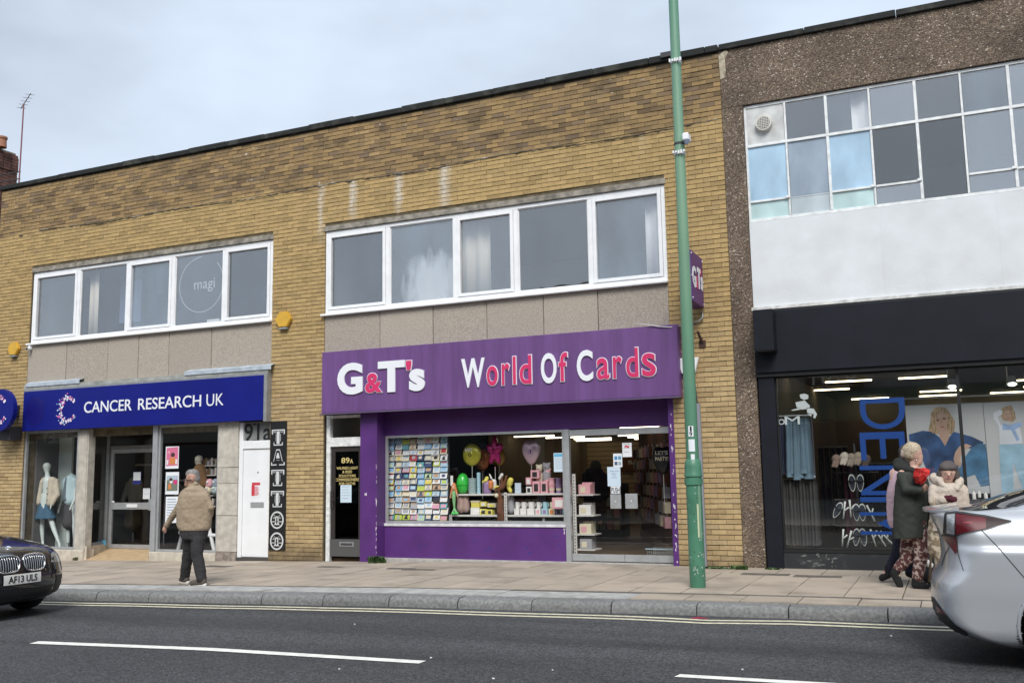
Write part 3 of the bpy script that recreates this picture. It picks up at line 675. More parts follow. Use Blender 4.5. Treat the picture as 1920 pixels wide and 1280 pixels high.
for i in range(5):
    q = bp+Vector((-.10+.085*i, .015-.012*i, -.085+.066*i)); mb = MB(); mb.cyl(q+Vector((-.11, -.04, .02)), q+Vector((.11, .04, -.02)), .007, .007, 5); mb.build('aerial_element', M_al, ta)
for dz in (.0, .18):
    mb = MB(); mb.cyl((AX+.03, AY, za+dz), (cb.x-.02, AY, za+dz+.02), .014, .014, 6); mb.build('mast_bracket', M_dk, ta)
# ================================================================ purple card shop front
M_pur = mat('purple_paint', (.092, .030, .165), .42, var=.12, vscale=2.5, vdetail=6, spec=.4)
M_purd = mat('purple_board', (.135, .060, .200), .5, var=.14, vscale=2.6, vdetail=9, stretch=(3.2, 1, .35))
M_chip = mat('chipped_paint', (.62, .58, .62), .8)
M_alu = mat('aluminium', (.52, .54, .55), .38, metal=.55, var=.08, vscale=7)
M_alud = mat('dull_aluminium', (.33, .34, .345), .45, metal=.4, var=.1, vscale=7)
M_shopg = glass('shop_pane', .035, .9, wav=.04)
M_stone = mat('pale_stone', (.46, .43, .375), .85, var=.16, vscale=7, vdetail=8, bump=.15, bscale=70, rand=.06)
M_white = mat('white_gloss', (.80, .815, .83), .35, var=.03, vscale=4)
M_blk = mat('black_paint', (.012, .012, .013), .45)
ps = thing('purple_shopfront', 'purple painted card shop front with large window and glass doors', 'shopfront', (-6.6, .1, 0))
GY = .25
MB().box(-9.43, -9.085, -.035, .30, -.25, 2.56).build('column', M_pur, ps, bevel=.008)
MB().box(-3.90, -3.815, -.02, .30, -.1, 2.56).build('jamb', M_pur, ps, bevel=.005)
MB().box(-9.083, -3.902, .235, .30, 2.10, 2.56).build('header_panel', M_pur, ps)
MB().box(-9.083, -5.70, .215, .30, -.2, .535).build('stall_riser', M_pur, ps, bevel=.004)
MB().box(-9.083, -5.70, .195, .32, .538, .585).build('window_sill', mat('sill_white', (.62, .61, .64), .5, var=.15, vscale=9), ps, bevel=.005)
MB().box(-9.083, -3.90, .10, .40, -.25, .004).build('threshold', mat('threshold_stone', (.45, .43, .40), .8, var=.2, vscale=9), ps)
fr = MB(); sash(fr, -9.08, -5.70, .588, 2.098, .235, .042, .05); sf = fr.build('window', M_alu, ps, bevel=.003)
MB().box(-9.04, -5.742, .256, .262, .63, 2.056).build('pane', M_shopg, sf)
MB().box(-5.70, -5.615, .21, .30, .006, 2.098).build('door_post', M_alu, ps, bevel=.004)
d = MB(); d.box(-5.612, -3.905, .225, .30, 1.985, 2.085); dr = d.build('door', M_alu, ps, bevel=.004, label='automatic glass sliding doors in the purple shop front')
mb = MB(); mb.box(-5.612, -4.745, .235, .29, .02, .125); mb.build('bottom_rail', M_alu, dr, bevel=.004); mb = MB(); mb.box(-4.74, -3.905, .235, .29, .02, .125); mb.build('bottom_rail', M_alu, dr, bevel=.004)
MB().box(-5.612, -4.747, .256, .262, .125, 1.985).build('pane', M_shopg, dr); MB().box(-4.74, -3.905, .256, .262, .125, 1.985).build('pane', M_shopg, dr)
for (u0, v0, u1, v1) in ((1144, 926, 1165, 953), (1172, 925, 1196, 953)):
    a, b = fac(u0, v0, GY), fac(u1, v1, GY); mb = MB(); mb.box(a.x, b.x, .244, .254, b.z, a.z); pl = mb.build('push_plate', M_alu, dr, bevel=.003)
    mb = MB(); mb.cyl(((a.x+b.x)/2, .243, (a.z+b.z)/2), ((a.x+b.x)/2, .238, (a.z+b.z)/2), .012, .010, 10)
    mb.build('screw_cap', M_upvc, dr)
# flaked paint along the right jamb and the column edges
def flakes(x, y, z0, z1, n, parent, m=M_chip, w=.012, ax='x'):
    for i in range(n):
        z = R_.uniform(z0, z1); h = R_.uniform(.01, .05); ww = R_.uniform(.004, w); xx = x+R_.uniform(-w, w)
        pts = [(xx-ww, z), (xx+ww*.2, z-h*.5), (xx+ww, z), (xx+ww*.5, z+h), (xx-ww*.6, z+h*.8)]
        mb = MB(); mb.prism(pts, y-.0022, y-.0003); mb.build('paint_flake', m, parent)
flakes(-3.85, -.02, .05, 2.45, 24, ps, w=.013); flakes(-9.092, -.035, .1, 1.6, 22, ps, w=.007); flakes(-9.31, -.035, 1.08, 1.12, 2, ps, w=.02)
flakes(-5.72, .215, .40, .53, 5, ps, w=.012)
M_bsc = mat('blue_scuff', (.045, .030, .20), .6)
for i in range(22):
    x = R_.uniform(-8.9, -5.8); z = R_.uniform(.10, .5); w = R_.uniform(.012, .05); mb = MB(); mb.prism([(x-w, z), (x+w*.2, z-.008), (x+w, z+.004), (x+w*.5, z+R_.uniform(.008, .03)), (x-w*.4, z+.012)], .2135, .2148); mb.build('scuff', M_bsc, ps)
# notices fixed to the glass
def paper(name, u0, v0, u1, v1, Y, m, label, lines=0, mline=None, cat='notice', group=None, head=None, mhead=None, text=None, mtext=None, th=.0015, txoff=0.0):
    a, b = fac(u0, v0, Y), fac(u1, v1, Y); mb = MB(); mb.box(a.x, b.x, Y-th, Y, b.z, a.z)
    o = thing(name, label, cat, ((a.x+b.x)/2, Y, b.z), group); mb.build('sheet', m, o)
    W, H = b.x-a.x, a.z-b.z; y = Y-th
    if head:
        mb = MB(); mb.box(a.x+W*.04, b.x-W*.04, y-.001, y-.0002, a.z-H*head, a.z-H*.04); mb.build('printed_header', mhead, o)
    if lines:
        mb = MB(); top = a.z-H*((head or 0)+.1)
        for i in range(lines):
            z = top-(top-b.z-H*.08)*i/max(1, lines); mb.box(a.x+W*.12, b.x-W*R_.uniform(.12, .3), y-.001, y-.0002, z-H*.018, z+H*.018)
        mb.build('printed_lines', mline or MATS['ink'], o)
    if text:
        mb = MB()
        for i, (tx, x0, x1, z0, z1) in enumerate(text): put_text(mb, tx, a.x+W*x0, a.x+W*x1, b.z+H*z0, b.z+H*z1, y-.0012, .001, txoff)
        mb.build('printed_text', mtext or MATS['ink'], o)
    return o
M_ink = mat('ink', (.05, .05, .06), .6); M_paper = mat('white_paper', (.74, .77, .80), .7); M_bpap = mat('pale_blue_paper', (.56, .68, .78), .7); M_cyan = mat('cyan_print', (.12, .40, .60), .6); M_redp = mat('red_print', (.55, .04, .06), .6)
M_grn = mat('grey_print', (.36, .42, .48), .7)
paper('notice', 1038, 849, 1061, 884, GY-.003, M_bpap, 'pale blue notice with a darker header taped beside the purple shop door', 6, M_grn, head=.2, mhead=M_cyan)
paper('notice', 1166.5, 830, 1185, 856, GY-.003, M_paper, 'white sticker with a red bird shape high on the glass door', 3, M_grn, text=[('~', .25, .75, .62, .85)], mtext=M_redp, txoff=.03)
pn = paper('notice', 1149.5, 850, 1167, 875, GY-.0045, M_paper, 'white sticker with four coloured squares on the glass door')
a, b = fac(1149.5, 850, GY-.006), fac(1167, 875, GY-.006)
for i, c_ in enumerate(((.05, .25, .5), (.1, .3, .5), (.06, .1, .2), (.3, .4, .45))):
    mb = MB(); x0 = a.x+(b.x-a.x)*(.14+.42*(i % 2)); z0 = b.z+(a.z-b.z)*(.54-.40*(i//2)); mb.box(x0, x0+(b.x-a.x)*.32, a.y-.002, a.y-.0005, z0, z0+(a.z-b.z)*.26); mb.build('printed_square', mat('square_%d' % i, c_, .6), pn)
paper('notice', 1138.5, 875, 1164, 911, GY-.003, M_bpap, 'large handwritten pale blue notice on the glass door', text=[('Please Push', .2, .88, .74, .82), ('the Door', .3, .7, .60, .68), ('slowly', .4, .64, .50, .57), ('thank you', .3, .74, .40, .48)], mtext=mat('pen_blue', (.15, .20, .35), .7))
paper('notice', 1145, 911.5, 1163, 924.5, GY-.003, M_paper, 'small white sign reading PUSH above the door plates', text=[('PUSH', .06, .94, .1, .86)], txoff=.02)
# ---------------- purple fascia sign
fs_ = thing('fascia_sign', 'long purple fascia sign with white and pink raised lettering', 'sign', (-6.9, -.1, 2.5))
FYs = -.20
MB().box(-10.13, -3.655, FYs, .119, 2.515, 3.605).build('board', M_purd, fs_, bevel=.006)
MB().box(-10.15, -3.64, FYs-.03, FYs+.03, 2.490, 2.512).build('bottom_trim', mat('purple_trim', (.12, .09, .16), .4), fs_)
M_let = mat('white_letter', (.78, .80, .84), .35); M_pink = mat('pink_letter', (.62, .035, .14), .4)
def zl(x, y): return fac(580+x/2.526, 580+y/2.526, FYs-.02)
def fitl(ch, x0, y0, x1, y1, m, off, outline=None):
    # box from the photo: its left/right edges and mean top/bottom heights
    a = zl((x0+x1)/2, y0); b = zl((x0+x1)/2, y1); l = zl(x0, (y0+y1)/2); r = zl(x1, (y0+y1)/2)
    if outline is not None:
        e = .012; mb = MB(); put_text(mb, ch, l.x, r.x, b.z, a.z, FYs-.018, .017, off+.012); mb.build('letter_outline', outline, fs_)
        mb = MB(); put_text(mb, ch, l.x+e, r.x-e, b.z+e, a.z-e, FYs-.026, .007, off); mb.build('letter', m, fs_)
    else:
        mb = MB(); put_text(mb, ch, l.x, r.x, b.z, a.z, FYs-.026, .025, off); mb.build('letter', m, fs_)
fitl('G', 133, 253, 252, 403, M_let, .045); fitl('T', 325, 243, 452, 391, M_let, .045); fitl('s', 473, 281, 547, 386, M_let, .045)
fitl('&', 262, 298, 347, 397, M_pink, .03, M_let); fitl("'", 455, 239, 486, 290, M_pink, .03, M_let)
for ch, x0, y0, x1, y1, wh in (('W', 720, 231, 831, 369, 1), ('o', 838, 264, 895, 364, 0), ('r', 909, 252, 951, 361, 0), ('l', 961, 219, 981, 357, 0), ('d', 993, 213, 1055, 355, 0), ('O', 1097, 206, 1171, 350, 1), ('f', 1178, 200, 1226, 343, 0), ('C', 1267, 192, 1343, 339, 1), ('a', 1359, 226, 1424, 334, 0), ('r', 1435, 219, 1484, 329, 0), ('d', 1497, 178, 1561, 324, 0), ('s', 1572, 203, 1644, 320, 0)):
    fitl(ch, x0, y0, x1, y1, M_let if wh else M_pink, .022 if wh else .012, None if wh else M_let)
# loose cable over the sign
mb = MB(); mb.tube([fac(1190, 609, -.21), fac(1210, 608, -.22), fac(1235, 612, -.22), fac(1258, 613.5, -.21), fac(1276, 610, -.1), fac(1290, 606, -.02)], .008, 6); mb.build('loose_cable', mat('white_cable', (.55, .54, .55), .6), smooth=True, label='thin white cable sagging over the right end of the purple sign', cat='cable')
mb = MB(); mb.box(-10.22, -10.135, -.06, -.002, 2.78, 2.93); jb = mb.build('junction_box', M_upvc, bevel=.006, label='small white junction box on brick beside the purple sign', cat='box')
mb = MB(); mb.tube([(-10.18, -.03, 2.775), (-10.185, -.03, 2.66), (-10.16, -.04, 2.58), (-10.10, -.02, 2.54)], .012, 6); mb.build('cable', M_upvc, jb, smooth=True)
# ---------------- door 89A
d8 = thing('front_door', 'dark glazed office door numbered 89A with gold lettering', 'door', (-9.8, 0, 0))
mb = MB(); mb.box(-10.185, -10.105, .03, .12, -.15, 2.49); mb.box(-10.105, -9.432, .03, .12, 1.93, 2.09); mb.box(-10.105, -9.432, .03, .12, 2.44, 2.49); mb.build('frame', mat('worn_white_paint', (.68, .69, .68), .6, var=.18, vscale=14, vdetail=8), d8, bevel=.005)
MB().box(-10.105, -9.432, .08, .086, 2.09, 2.44).build('transom_pane', glass('transom_glass', .03, .9), d8)
M_bronze = mat('bronze_frame', (.045, .038, .034), .45, metal=.3); M_kick = mat('grey_kick', (.10, .10, .10), .45, metal=.2)
mb = MB(); sash(mb, -10.10, -9.435, .03, 1.925, .06, .085, .05); lf = mb.build('door_leaf', M_bronze, d8, bevel=.004)
MB().box(-10.014, -9.522, .085, .091, .32, 1.84).build('pane', glass('dark_door_glass', .03, .9, tint=(.25, .25, .26)), lf)
MB().box(-10.098, -9.437, .048, .105, .02, .315).build('kick_plate', M_kick, lf)
MB().box(-9.90, -9.60, .040, .047, .19, .27).build('letter_box', M_alud, lf, bevel=.003); MB().box(-9.87, -9.63, .036, .0395, .21, .25).build('flap', M_dk, lf)
mb = MB(); mb.box(-10.09, -10.03, .035, .058, .85, 1.15); mb.cyl((-10.06, .03, 1.0), (-9.98, .0, .99), .012, .012, 8); mb.build('handle', M_bronze, lf)
M_gold = mat('gold_letter', (.60, .48, .20), .4)
for s_, u0, v0, u1, v1, of in (('89', 640, 857.5, 655.5, 868, .02), ('A', 656, 860, 662, 868, .02), ('WILFRED LIGHT', 631, 874.5, 671, 879.5, .015), ('& REID', 642, 881.5, 660, 886.5, .015), ('SOLICITORS', 635.5, 889, 667, 894, .015), ('COMMISSIONERS', 628, 896, 674, 901.5, .015), ('FOR OATHS', 636, 903.5, 666, 908.5, .015)):
    a, b = fac(u0, v0, .083), fac(u1, v1, .083)
    put_text(MB(), s_, 0, 1, 0, 1, 0, 1, of); mb = MB(); zm = FZ((u0+u1)/2, v0, .083); zn = FZ((u0+u1)/2, v1, .083); put_text(mb, s_, a.x, min(b.x, -9.525), zn, zm, .082, .002, of); mb.build('gold_lettering', M_gold, lf)
paper('notice', 638.5, 909, 659, 941.5, .080, M_bpap, 'blank white letter taped inside the dark office door', 5, M_grn)
# ---------------- door 91a with stone pilaster and tattoo board
d9 = thing('front_door', 'plain white door numbered 91a with letter slot and red price list', 'door', (-11.8, 0, -.1))
mb = MB(); mb.box(-12.14, -12.055, .02, .12, -.2, 2.44); mb.box(-12.055, -11.425, .02, .12, 1.94, 2.09); mb.build('frame', M_white, d9, bevel=.006)
MB().box(-12.055, -11.425, .06, .066, 2.09, 2.44).build('transom_pane', mat('frosted_grey_glass', (.22, .235, .225), .25, spec=.6), d9)
MB().box(-12.05, -11.43, .045, .09, -.03, 1.935).build('door_leaf', M_white, d9, bevel=.006)
MB().box(-12.14, -11.41, .0, .12, -.25, -.035).build('step', mat('dark_step', (.06, .055, .05), .8), d9)
for s_, u0, v0, u1, v1 in (('91a', 458.5, 793.5, 506, 826),):
    a, b = fac(u0, v0, .058), fac(u1, v1, .058); mb = MB(); put_text(mb, '91a', a.x, -11.43, FZ(482, 826, .058), FZ(482, 793, .058), .057, .002, .012)
    for (x0, x1, z) in ((a.x+.20, a.x+.335, b.z+.012), (a.x+.20, a.x+.27, FZ(482, 793, .058)-.02)): mb.box(x0, x1, .0565, .0585, z-.012, z+.012)
    mb.build('house_number', M_blk, d9)
a, b = fac(467, 929, .045), fac(492, 951, .045)
MB().box(fac(467, 941).x, fac(492, 941).x, .036, .046, FZ(480, 951), FZ(480, 941)).build('letter_box', M_alu, d9, bevel=.003)
MB().cyl((fac(481, 885).x, .047, FZ(481, 885)), (fac(481, 885).x, .036, FZ(481, 885)), .012, .012, 10).build('peephole', M_dk, d9)
pr = paper('price_list', 472, 903, 488, 932, .044, M_paper, 'small red and white price list stuck on the white door', 9, M_redp, 'poster', head=.22, mhead=M_redp)
a, b = fac(472, 903, .042), fac(488, 932, .042); mb = MB(); mb.box(a.x, a.x+(b.x-a.x)*.34, .0395, .0415, b.z+.03, a.z-.06); mb.build('printed_column', M_redp, pr)
pst = thing('stone_pilaster', 'pale stone block pilaster between charity shop window and white door', 'pilaster', (-12.38, 0, -.1))
for z0, z1 in ((.06, .715), (.723, 1.305), (1.311, 1.60), (1.608, 2.46)):
    MB().box(-12.615, -12.145, -.01+R_.uniform(-.003, .003), .25, z0, z1).build('stone_block', M_stone, pst, bevel=.006)
MB().box(-12.615, -12.145, -.008, .25, -.3, .054).build('stone_block', mat('stained_stone', (.26, .22, .19), .9, var=.4, vscale=9), pst, bevel=.006)
tb = thing('tattoo_sign', 'tall narrow black board spelling TATTOO in white ornate letters', 'sign', (-11.2, -.01, .1))
tx0, tx1, tz0, tz1 = -11.392, -11.022, .11, 2.43
MB().box(tx0, tx1, -.018, -.002, tz0, tz1).build('board', M_blk, tb, bevel=.002)
M_sil = mat('off_white_print', (.60, .62, .62), .6); cx = (tx0+tx1)/2; TY = -.0185
def slab_letter(kind, zc):
    w, h = .145, .145
    if kind == 'T':
        body = [(-w, h), (w, h), (w, h*.45), (w*.72, h*.30), (w*.68, h*.55), (w*.38, h*.55), (w*.38, -h*.55), (w*.7, -h*.6), (w*.7, -h), (-w*.7, -h), (-w*.7, -h*.6), (-w*.38, -h*.55), (-w*.38, h*.55), (-w*.68, h*.55), (-w*.72, h*.30), (-w, h*.45)]
        inner = [(-w*.22, h*.78), (w*.22, h*.78), (w*.22, -h*.80), (-w*.22, -h*.80)]
    elif kind == 'A':
        body = [(-w*.28, h), (w*.28, h), (w*.75, -h*.6), (w*1.05, -h*.6), (w*1.05, -h), (w*.2, -h), (w*.2, -h*.6), (w*.32, -h*.6), (w*.28, -h*.38), (-w*.28, -h*.38), (-w*.32, -h*.6), (-w*.2, -h*.6), (-w*.2, -h), (-w*1.05, -h), (-w*1.05, -h*.6), (-w*.75, -h*.6)]
        inner = [(-w*.10, h*.55), (w*.12, h*.55), (w*.28, -h*.12), (-w*.28, -h*.12)]
    else:
        n = 28; body = [(w*1.02*math.cos(2*math.pi*i/n), h*1.08*math.sin(2*math.pi*i/n)) for i in range(n)]; inner = [(w*.82*math.cos(2*math.pi*i/n), h*.88*math.sin(2*math.pi*i/n)) for i in range(n)]
    P = lambda q: [(cx+a, zc+b) for a, b in q]
    mb = MB(); mb.prism(P(body), TY-.002, TY); o = mb.build('letter', M_sil, tb)
    sc = [(a*.84, b*.86) for a, b in body] if kind != 'O' else inner
    mb = MB(); mb.prism(P(sc), TY-.004, TY-.0023); mb.build('letter_shade', M_blk, tb)
    mb = MB()
    if kind == 'O':
        mb.prism(P([(-w*.22, h*.45), (w*.22, h*.45), (w*.3, -h*.5), (w*.5, -h*.6), (-w*.5, -h*.6), (-w*.3, -h*.5)]), TY-.006, TY-.0043); mb.box(cx-w*.8, cx+w*.8, TY-.006, TY-.0043, zc-h*.25, zc-h*.16)
        for i in range(3): mb.box(cx-w*(.62-.1*i), cx-w*.28, TY-.0058, TY-.0043, zc+h*(.18+.17*i), zc+h*(.24+.17*i)); mb.box(cx+w*.28, cx+w*(.62-.1*i), TY-.0058, TY-.0043, zc+h*(.18+.17*i), zc+h*(.24+.17*i))
        MB_in = [(-w*.09, h*.3), (w*.09, h*.3), (w*.09, -h*.45), (-w*.09, -h*.45)]
        q = MB(); q.prism(P(MB_in), TY-.008, TY-.0063); q.build('letter_shade', M_blk, tb)
    else:
        mb.prism(P(inner), TY-.006, TY-.0043)
        for i in range(4):
            if kind == 'T': mb.box(cx-w*.8, cx-w*.3, TY-.0058, TY-.0043, zc+h*(.60+.055*i), zc+h*(.62+.055*i)); mb.box(cx+w*.3, cx+w*.8, TY-.0058, TY-.0043, zc+h*(.60+.055*i), zc+h*(.62+.055*i))
    mb.build('letter_highlight', M_sil, tb)
for ch, z in zip('TATTOO', (2.13, 1.77, 1.40, 1.02, .645, .27)): slab_letter(ch, z)
# ================================================================ charity shop front
cs = thing('charity_shopfront', 'aluminium charity shop front with recessed glass door and pale sills', 'shopfront', (-15, .2, -.1))
M_blue = mat('royal_blue_board', (.006, .011, .18), .42, spec=.25, var=.06, vscale=2); M_step = mat('cream_step', (.52, .47, .39), .8, var=.16, vscale=6, vdetail=7)
DY = .85
gl_ = (-17.72, -16.30)
fr = MB(); sash(fr, -17.86, -16.28, .03, 2.46, .03, .05, .07); lw_ = fr.build('window', M_alu, cs, bevel=.004, label='left display window of the charity shop'); MB().box(-17.81, -16.33, .055, .061, .08, 2.41).build('pane', M_shopg, lw_)
MB().box(-17.86, -16.28, .012, .028, .03, 2.46).build('edge_strip', M_alud, cs) if False else None
MB().box(-16.275, -15.985, -.005, .20, -.02, 2.46).build('corner_post', M_stone, cs, bevel=.02, seg=3)
# return pane running in to the door
a0, a1 = Vector((-15.98, .06)), Vector((-16.10, DY)) 
J0 = Vector((-16.02, .10)); J1 = Vector((FX(203, 900, DY), DY))
def wallseg(mb, p, q, z0, z1, t):
    d = (q-p).normalized(); n = Vector((-d.y, d.x))*t/2
    mb.hprism([tuple(p+n), tuple(q+n), tuple(q-n), tuple(p-n)], z0, z1); return mb
mb = MB(); wallseg(mb, J0, J1, .10, .15, .05); wallseg(mb, J0, J1, 2.36, 2.44, .05); wallseg(mb, J1-(J1-J0).normalized()*.06, J1, .15, 2.36, .06); rw = mb.build('window', M_alud, cs, label='return pane beside the recessed charity shop door')
mb = MB(); wallseg(mb, J0, J1-(J1-J0).normalized()*.06, .15, 2.36, .006); mb.build('pane', M_shopg, rw)
mb = MB(); wallseg(mb, J0+Vector((.0, -.08)), J1, -.35, .098, .14); mb.build('sill', M_step, cs)
X0, X1 = J1.x, FX(297, 900, DY)
MB().box(X0, X1, DY-.02, DY+.05, 2.06, 2.12).build('door_head', M_alud, cs); MB().box(X0, X1, DY, DY+.03, 2.40, 2.46).build('door_head', M_alud, cs)
MB().box(X0+.06, X1, DY+.01, DY+.016, 2.12, 2.40).build('transom_pane', M_shopg, cs)
MB().box(X0+.003, X0+.055, DY-.03, DY+.06, -.05, 2.06).build('door_jamb', M_alud, cs); MB().box(X1-.07, X1, DY-.03, DY+.06, -.05, 2.06).build('door_jamb', M_alud, cs)
dl = MB(); sash(dl, X0+.06, X1-.08, .0, 2.055, DY-.015, .085, .05); dl.box(X0+.145, X1-.165, DY-.015, DY+.035, .80, .94); cd = dl.build('door', M_alu, cs, bevel=.004, label='closed glass door of the charity shop')
MB().box(X0+.145, X1-.165, DY+.005, DY+.011, .94, 1.97).build('pane', M_shopg, cd); MB().box(X0+.145, X1-.165, DY+.005, DY+.011, .085, .80).build('pane', M_shopg, cd)
MB().box((X0+X1)/2-.13, (X0+X1)/2+.17, DY-.03, DY-.016, .84, .91).build('letter_box', M_upvc, cd, bevel=.003)
MB().box(X1-.19, X1-.10, DY-.07, DY-.016, .78, 1.02).build('lock_handle', M_alu, cd, bevel=.01); MB().box(X1-.16, X1-.10, DY-.05, DY-.016, 1.25, 1.42).build('door_closer', M_alud, cd, bevel=.006); MB().box(X0+.15, X0+.22, DY-.03, DY-.016, .94, .98).build('door_catch', M_upvc, cd)
mb = MB(); mb.add([(-16.05, -.02, gz(-16)), (-14.15, -.02, gz(-14.15)), (X1, DY, -.005), (X0, DY, -.005)], [(0, 1, 2, 3)]); mb.build('entrance_floor', mat('entrance_tiles', (.50, .36, .21), .6, var=.1, vscale=8), cs)
fr = MB(); sash(fr, -14.13, -12.62, .03, 2.46, .03, .045, .07); rw2 = fr.build('window', M_alu, cs, bevel=.004, label='right display window of the charity shop with posters'); MB().box(-14.085, -12.665, .055, .061, .075, 2.415).build('pane', M_shopg, rw2)
MB().box(-14.25, -14.135, -.01, .12, -.02, 2.46).build('window_post', M_alu, cs, bevel=.006)
mb = MB(); mb.add([(-14.15, .1, 0), (-14.17, .1, 0), (X1-.02, DY, 0), (X1, DY, 0), (-14.15, .1, 2.46), (-14.17, .1, 2.46), (X1-.02, DY, 2.46), (X1, DY, 2.46)], [(0, 3, 2, 1), (4, 5, 6, 7), (0, 4, 7, 3), (1, 2, 6, 5), (0, 1, 5, 4), (3, 7, 6, 2)]); mb.build('return_panel', M_alud, cs)
MB().box(-17.86, -16.0, -.02, .28, -.4, .028).build('sill', M_step, cs, bevel=.01); MB().box(-14.25, -12.62, -.02, .28, -.4, .028).build('sill', M_step, cs, bevel=.01)
MB().box(-17.86, -12.62, .0, DY+.1, 2.462, 2.50).build('soffit', mat('cream_soffit', (.55, .54, .50), .7), cs)
# blue sign with dotted C emblem
bs = thing('fascia_sign', 'long royal blue fascia sign with white lettering and dotted emblem', 'sign', (-14.6, -.1, 2.45))
BY = -.15
MB().box(-17.74, -11.465, BY, .0, 2.455, 3.285).build('board', M_blue, bs, bevel=.004)
MB().box(-17.76, -11.39, BY+.02, .119, 3.287, 3.33).build('top_trim', M_alud, bs); MB().box(-11.462, -11.39, BY+.01, .0, 2.43, 3.286).build('end_trim', M_alud, bs)
MB().box(-17.80, -11.40, BY+.04, .119, 3.332, 3.405).build('gutter', mat('grey_gutter', (.30, .31, .29), .6, var=.25, vscale=6), bs)
M_lead = mat('lead_flashing', (.40, .46, .52), .55, var=.15, vscale=8)
for u0, u1, v0, v1 in ((47, 147, 712, 727), (345, 438, 684, 700), (438, 507, 678, 692)):
    a = fac(u0, v0, -.14); b = fac(u1, v1, -.14); mb = MB(); mb.box(a.x, b.x, -.128, -.118, 3.385, 3.455); mb.add([(a.x, -.126, 3.456), (b.x, -.126, 3.456), (b.x, .003, 3.50), (a.x, .003, 3.50)], [(0, 1, 2, 3)]); mb.build('lead_flashing', M_lead, bs)
def zb(x, y): return fac(x/2.4615, 660+y/2.4615, BY-.01)
for wd_, x0, x1, yt, yb_ in (('CANCER', 388, 607, 224, 281), ('RESEARCH', 637, 927, 203, 268), ('UK', 952, 1030, 191, 250)):
    # heights follow the level board
    zt_ = zb((x0+x1)/2, yt).z; zb__ = zb((x0+x1)/2, yb_).z
    text_letters(wd_, zb(x0, 240).x, zb(x1, 240).x, 2.765, 2.765+.225*(1.0), BY-.008, .007, M_let, bs, .006 if wd_ != 'UK' else -.004)
def dotted_c(cx_, cz_, R, y, parent, n=150, th=.003, flip=1):
    mats = [mat('dot_white', (.80, .80, .86), .5), mat('dot_pink', (.62, .14, .36), .5), mat('dot_magenta', (.40, .02, .20), .5), mat('dot_pale_blue', (.45, .62, .82), .5), mat('dot_rose', (.75, .45, .60), .5)]
    rr = random.Random(3); mbs = [MB() for _ in mats]
    for i in range(n):
        t = rr.uniform(math.radians(40), math.radians(320)); spread = 1+ (abs(math.cos(t/2))<.75)*rr.random()**2*.55
        r = R*rr.uniform(.72, 1.0)*(spread if 100 < math.degrees(t) < 260 else 1); s = R*rr.uniform(.035, .085)
        q = mbs[rr.choice((0, 0, 0, 1, 1, 2, 3, 3, 4))]; x, z = cx_+flip*r*math.cos(t)*.95, cz_+r*math.sin(t); yy = y-.0004*(i % 7)
        q.prism([(x+s*math.cos(2*math.pi*k/9), z+s*math.sin(2*math.pi*k/9)) for k in range(9)], yy-th, yy)
    for q, m_ in zip(mbs, mats): q.build('emblem_dots', m_, parent)
c0 = fac(128, 767, BY); dotted_c(c0.x+.02, c0.z, .26, BY-.003, bs)
# faint disc where an older emblem was
mb = MB(); c1 = fac(66, 771, BY); mb.prism([(c1.x+.28*math.cos(2*math.pi*k/32), c1.z+.31*math.sin(2*math.pi*k/32)) for k in range(32)], BY-.003, BY-.0005); mb.build('disc_mark', mat('blue_ghost', (.006, .006, .14), .4), bs)
# round projecting sign at the left edge
rs = thing('projecting_sign', 'round royal blue hanging sign with dotted emblem on the left pier', 'sign', (-18.3, -.3, 2.6))
c2 = fac(3, 769, -.45); RR = .44
mb = MB(); mb.cyl((c2.x, -.42, c2.z), (c2.x, -.52, c2.z), RR, RR, 40); mb.build('disc', M_blue, rs)
dotted_c(c2.x+.02, c2.z, .30, -.523, rs, 120)
a = fac(33, 768, -.3); mb = MB(); mb.box(-18.12, -18.02, -.46, -.003, c2.z-.13, c2.z+.13); mb.box(c2.x, -18.02, -.40, -.36, c2.z-.02, c2.z+.02); mb.build('bracket', mat('dark_bracket', (.03, .03, .05), .5), rs)
b_ = fac(0, 812, -.3); MB().box(c2.x-.25, fac(20, 810, -.3).x, -.32, -.02, FZ(10, 825, -.3), FZ(10, 800, -.3)).build('security_light', M_dk, label='black box light below the round blue sign', cat='light', bevel=.015)
# ================================================================ wall fittings
M_yb = mat('yellow_plastic', (.62, .36, .04), .45, var=.08, vscale=9)
def alarm(u, v, label, s=.18):
    c = fac(u, v, -.05); o = thing('alarm_box', label, 'alarm', (c.x, 0, c.z-s), 'yellow alarm boxes on the brickwork')
    hx = [(c.x+s*math.cos(math.radians(60*k)), c.z+s*.92*math.sin(math.radians(60*k))) for k in range(6)]
    mb = MB(); mb.prism(hx, -.085, -.003); mb.build('cover', M_yb, o, bevel=.012, seg=2)
    mb = MB(); mb.box(c.x-s*.48, c.x+s*.48, -.08, -.004, c.z-s*1.0, c.z-s*.83); mb.build('base', M_alud, o)
alarm(532, 599, 'yellow hexagonal alarm box on the pier between the two shops'); alarm(26, 654, 'yellow hexagonal alarm box on the left end pier', .17)
cc = thing('security_camera', 'tiny white camera under the left end of the window sill', 'camera', (-17.75, -.05, 4.2))
mb = MB(); mb.cyl((-17.76, -.01, 4.22), (-17.74, -.13, 4.20), .035, .035, 12); mb.build('housing', M_upvc, cc); MB().cyl((-17.74, -.131, 4.20), (-17.739, -.14, 4.199), .026, .022, 12).build('lens', M_blk, cc); MB().box(-17.79, -17.74, -.06, -.001, 4.24, 4.28).build('mount', M_upvc, cc)
# projecting G&T's sign
gs = thing('projecting_sign', "purple box sign reading G&T's on the right brick pier", 'sign', (-3.35, -.3, 3.7))
sx0, sx1, sy0, sy1 = -3.44, -3.26, -.78, -.06
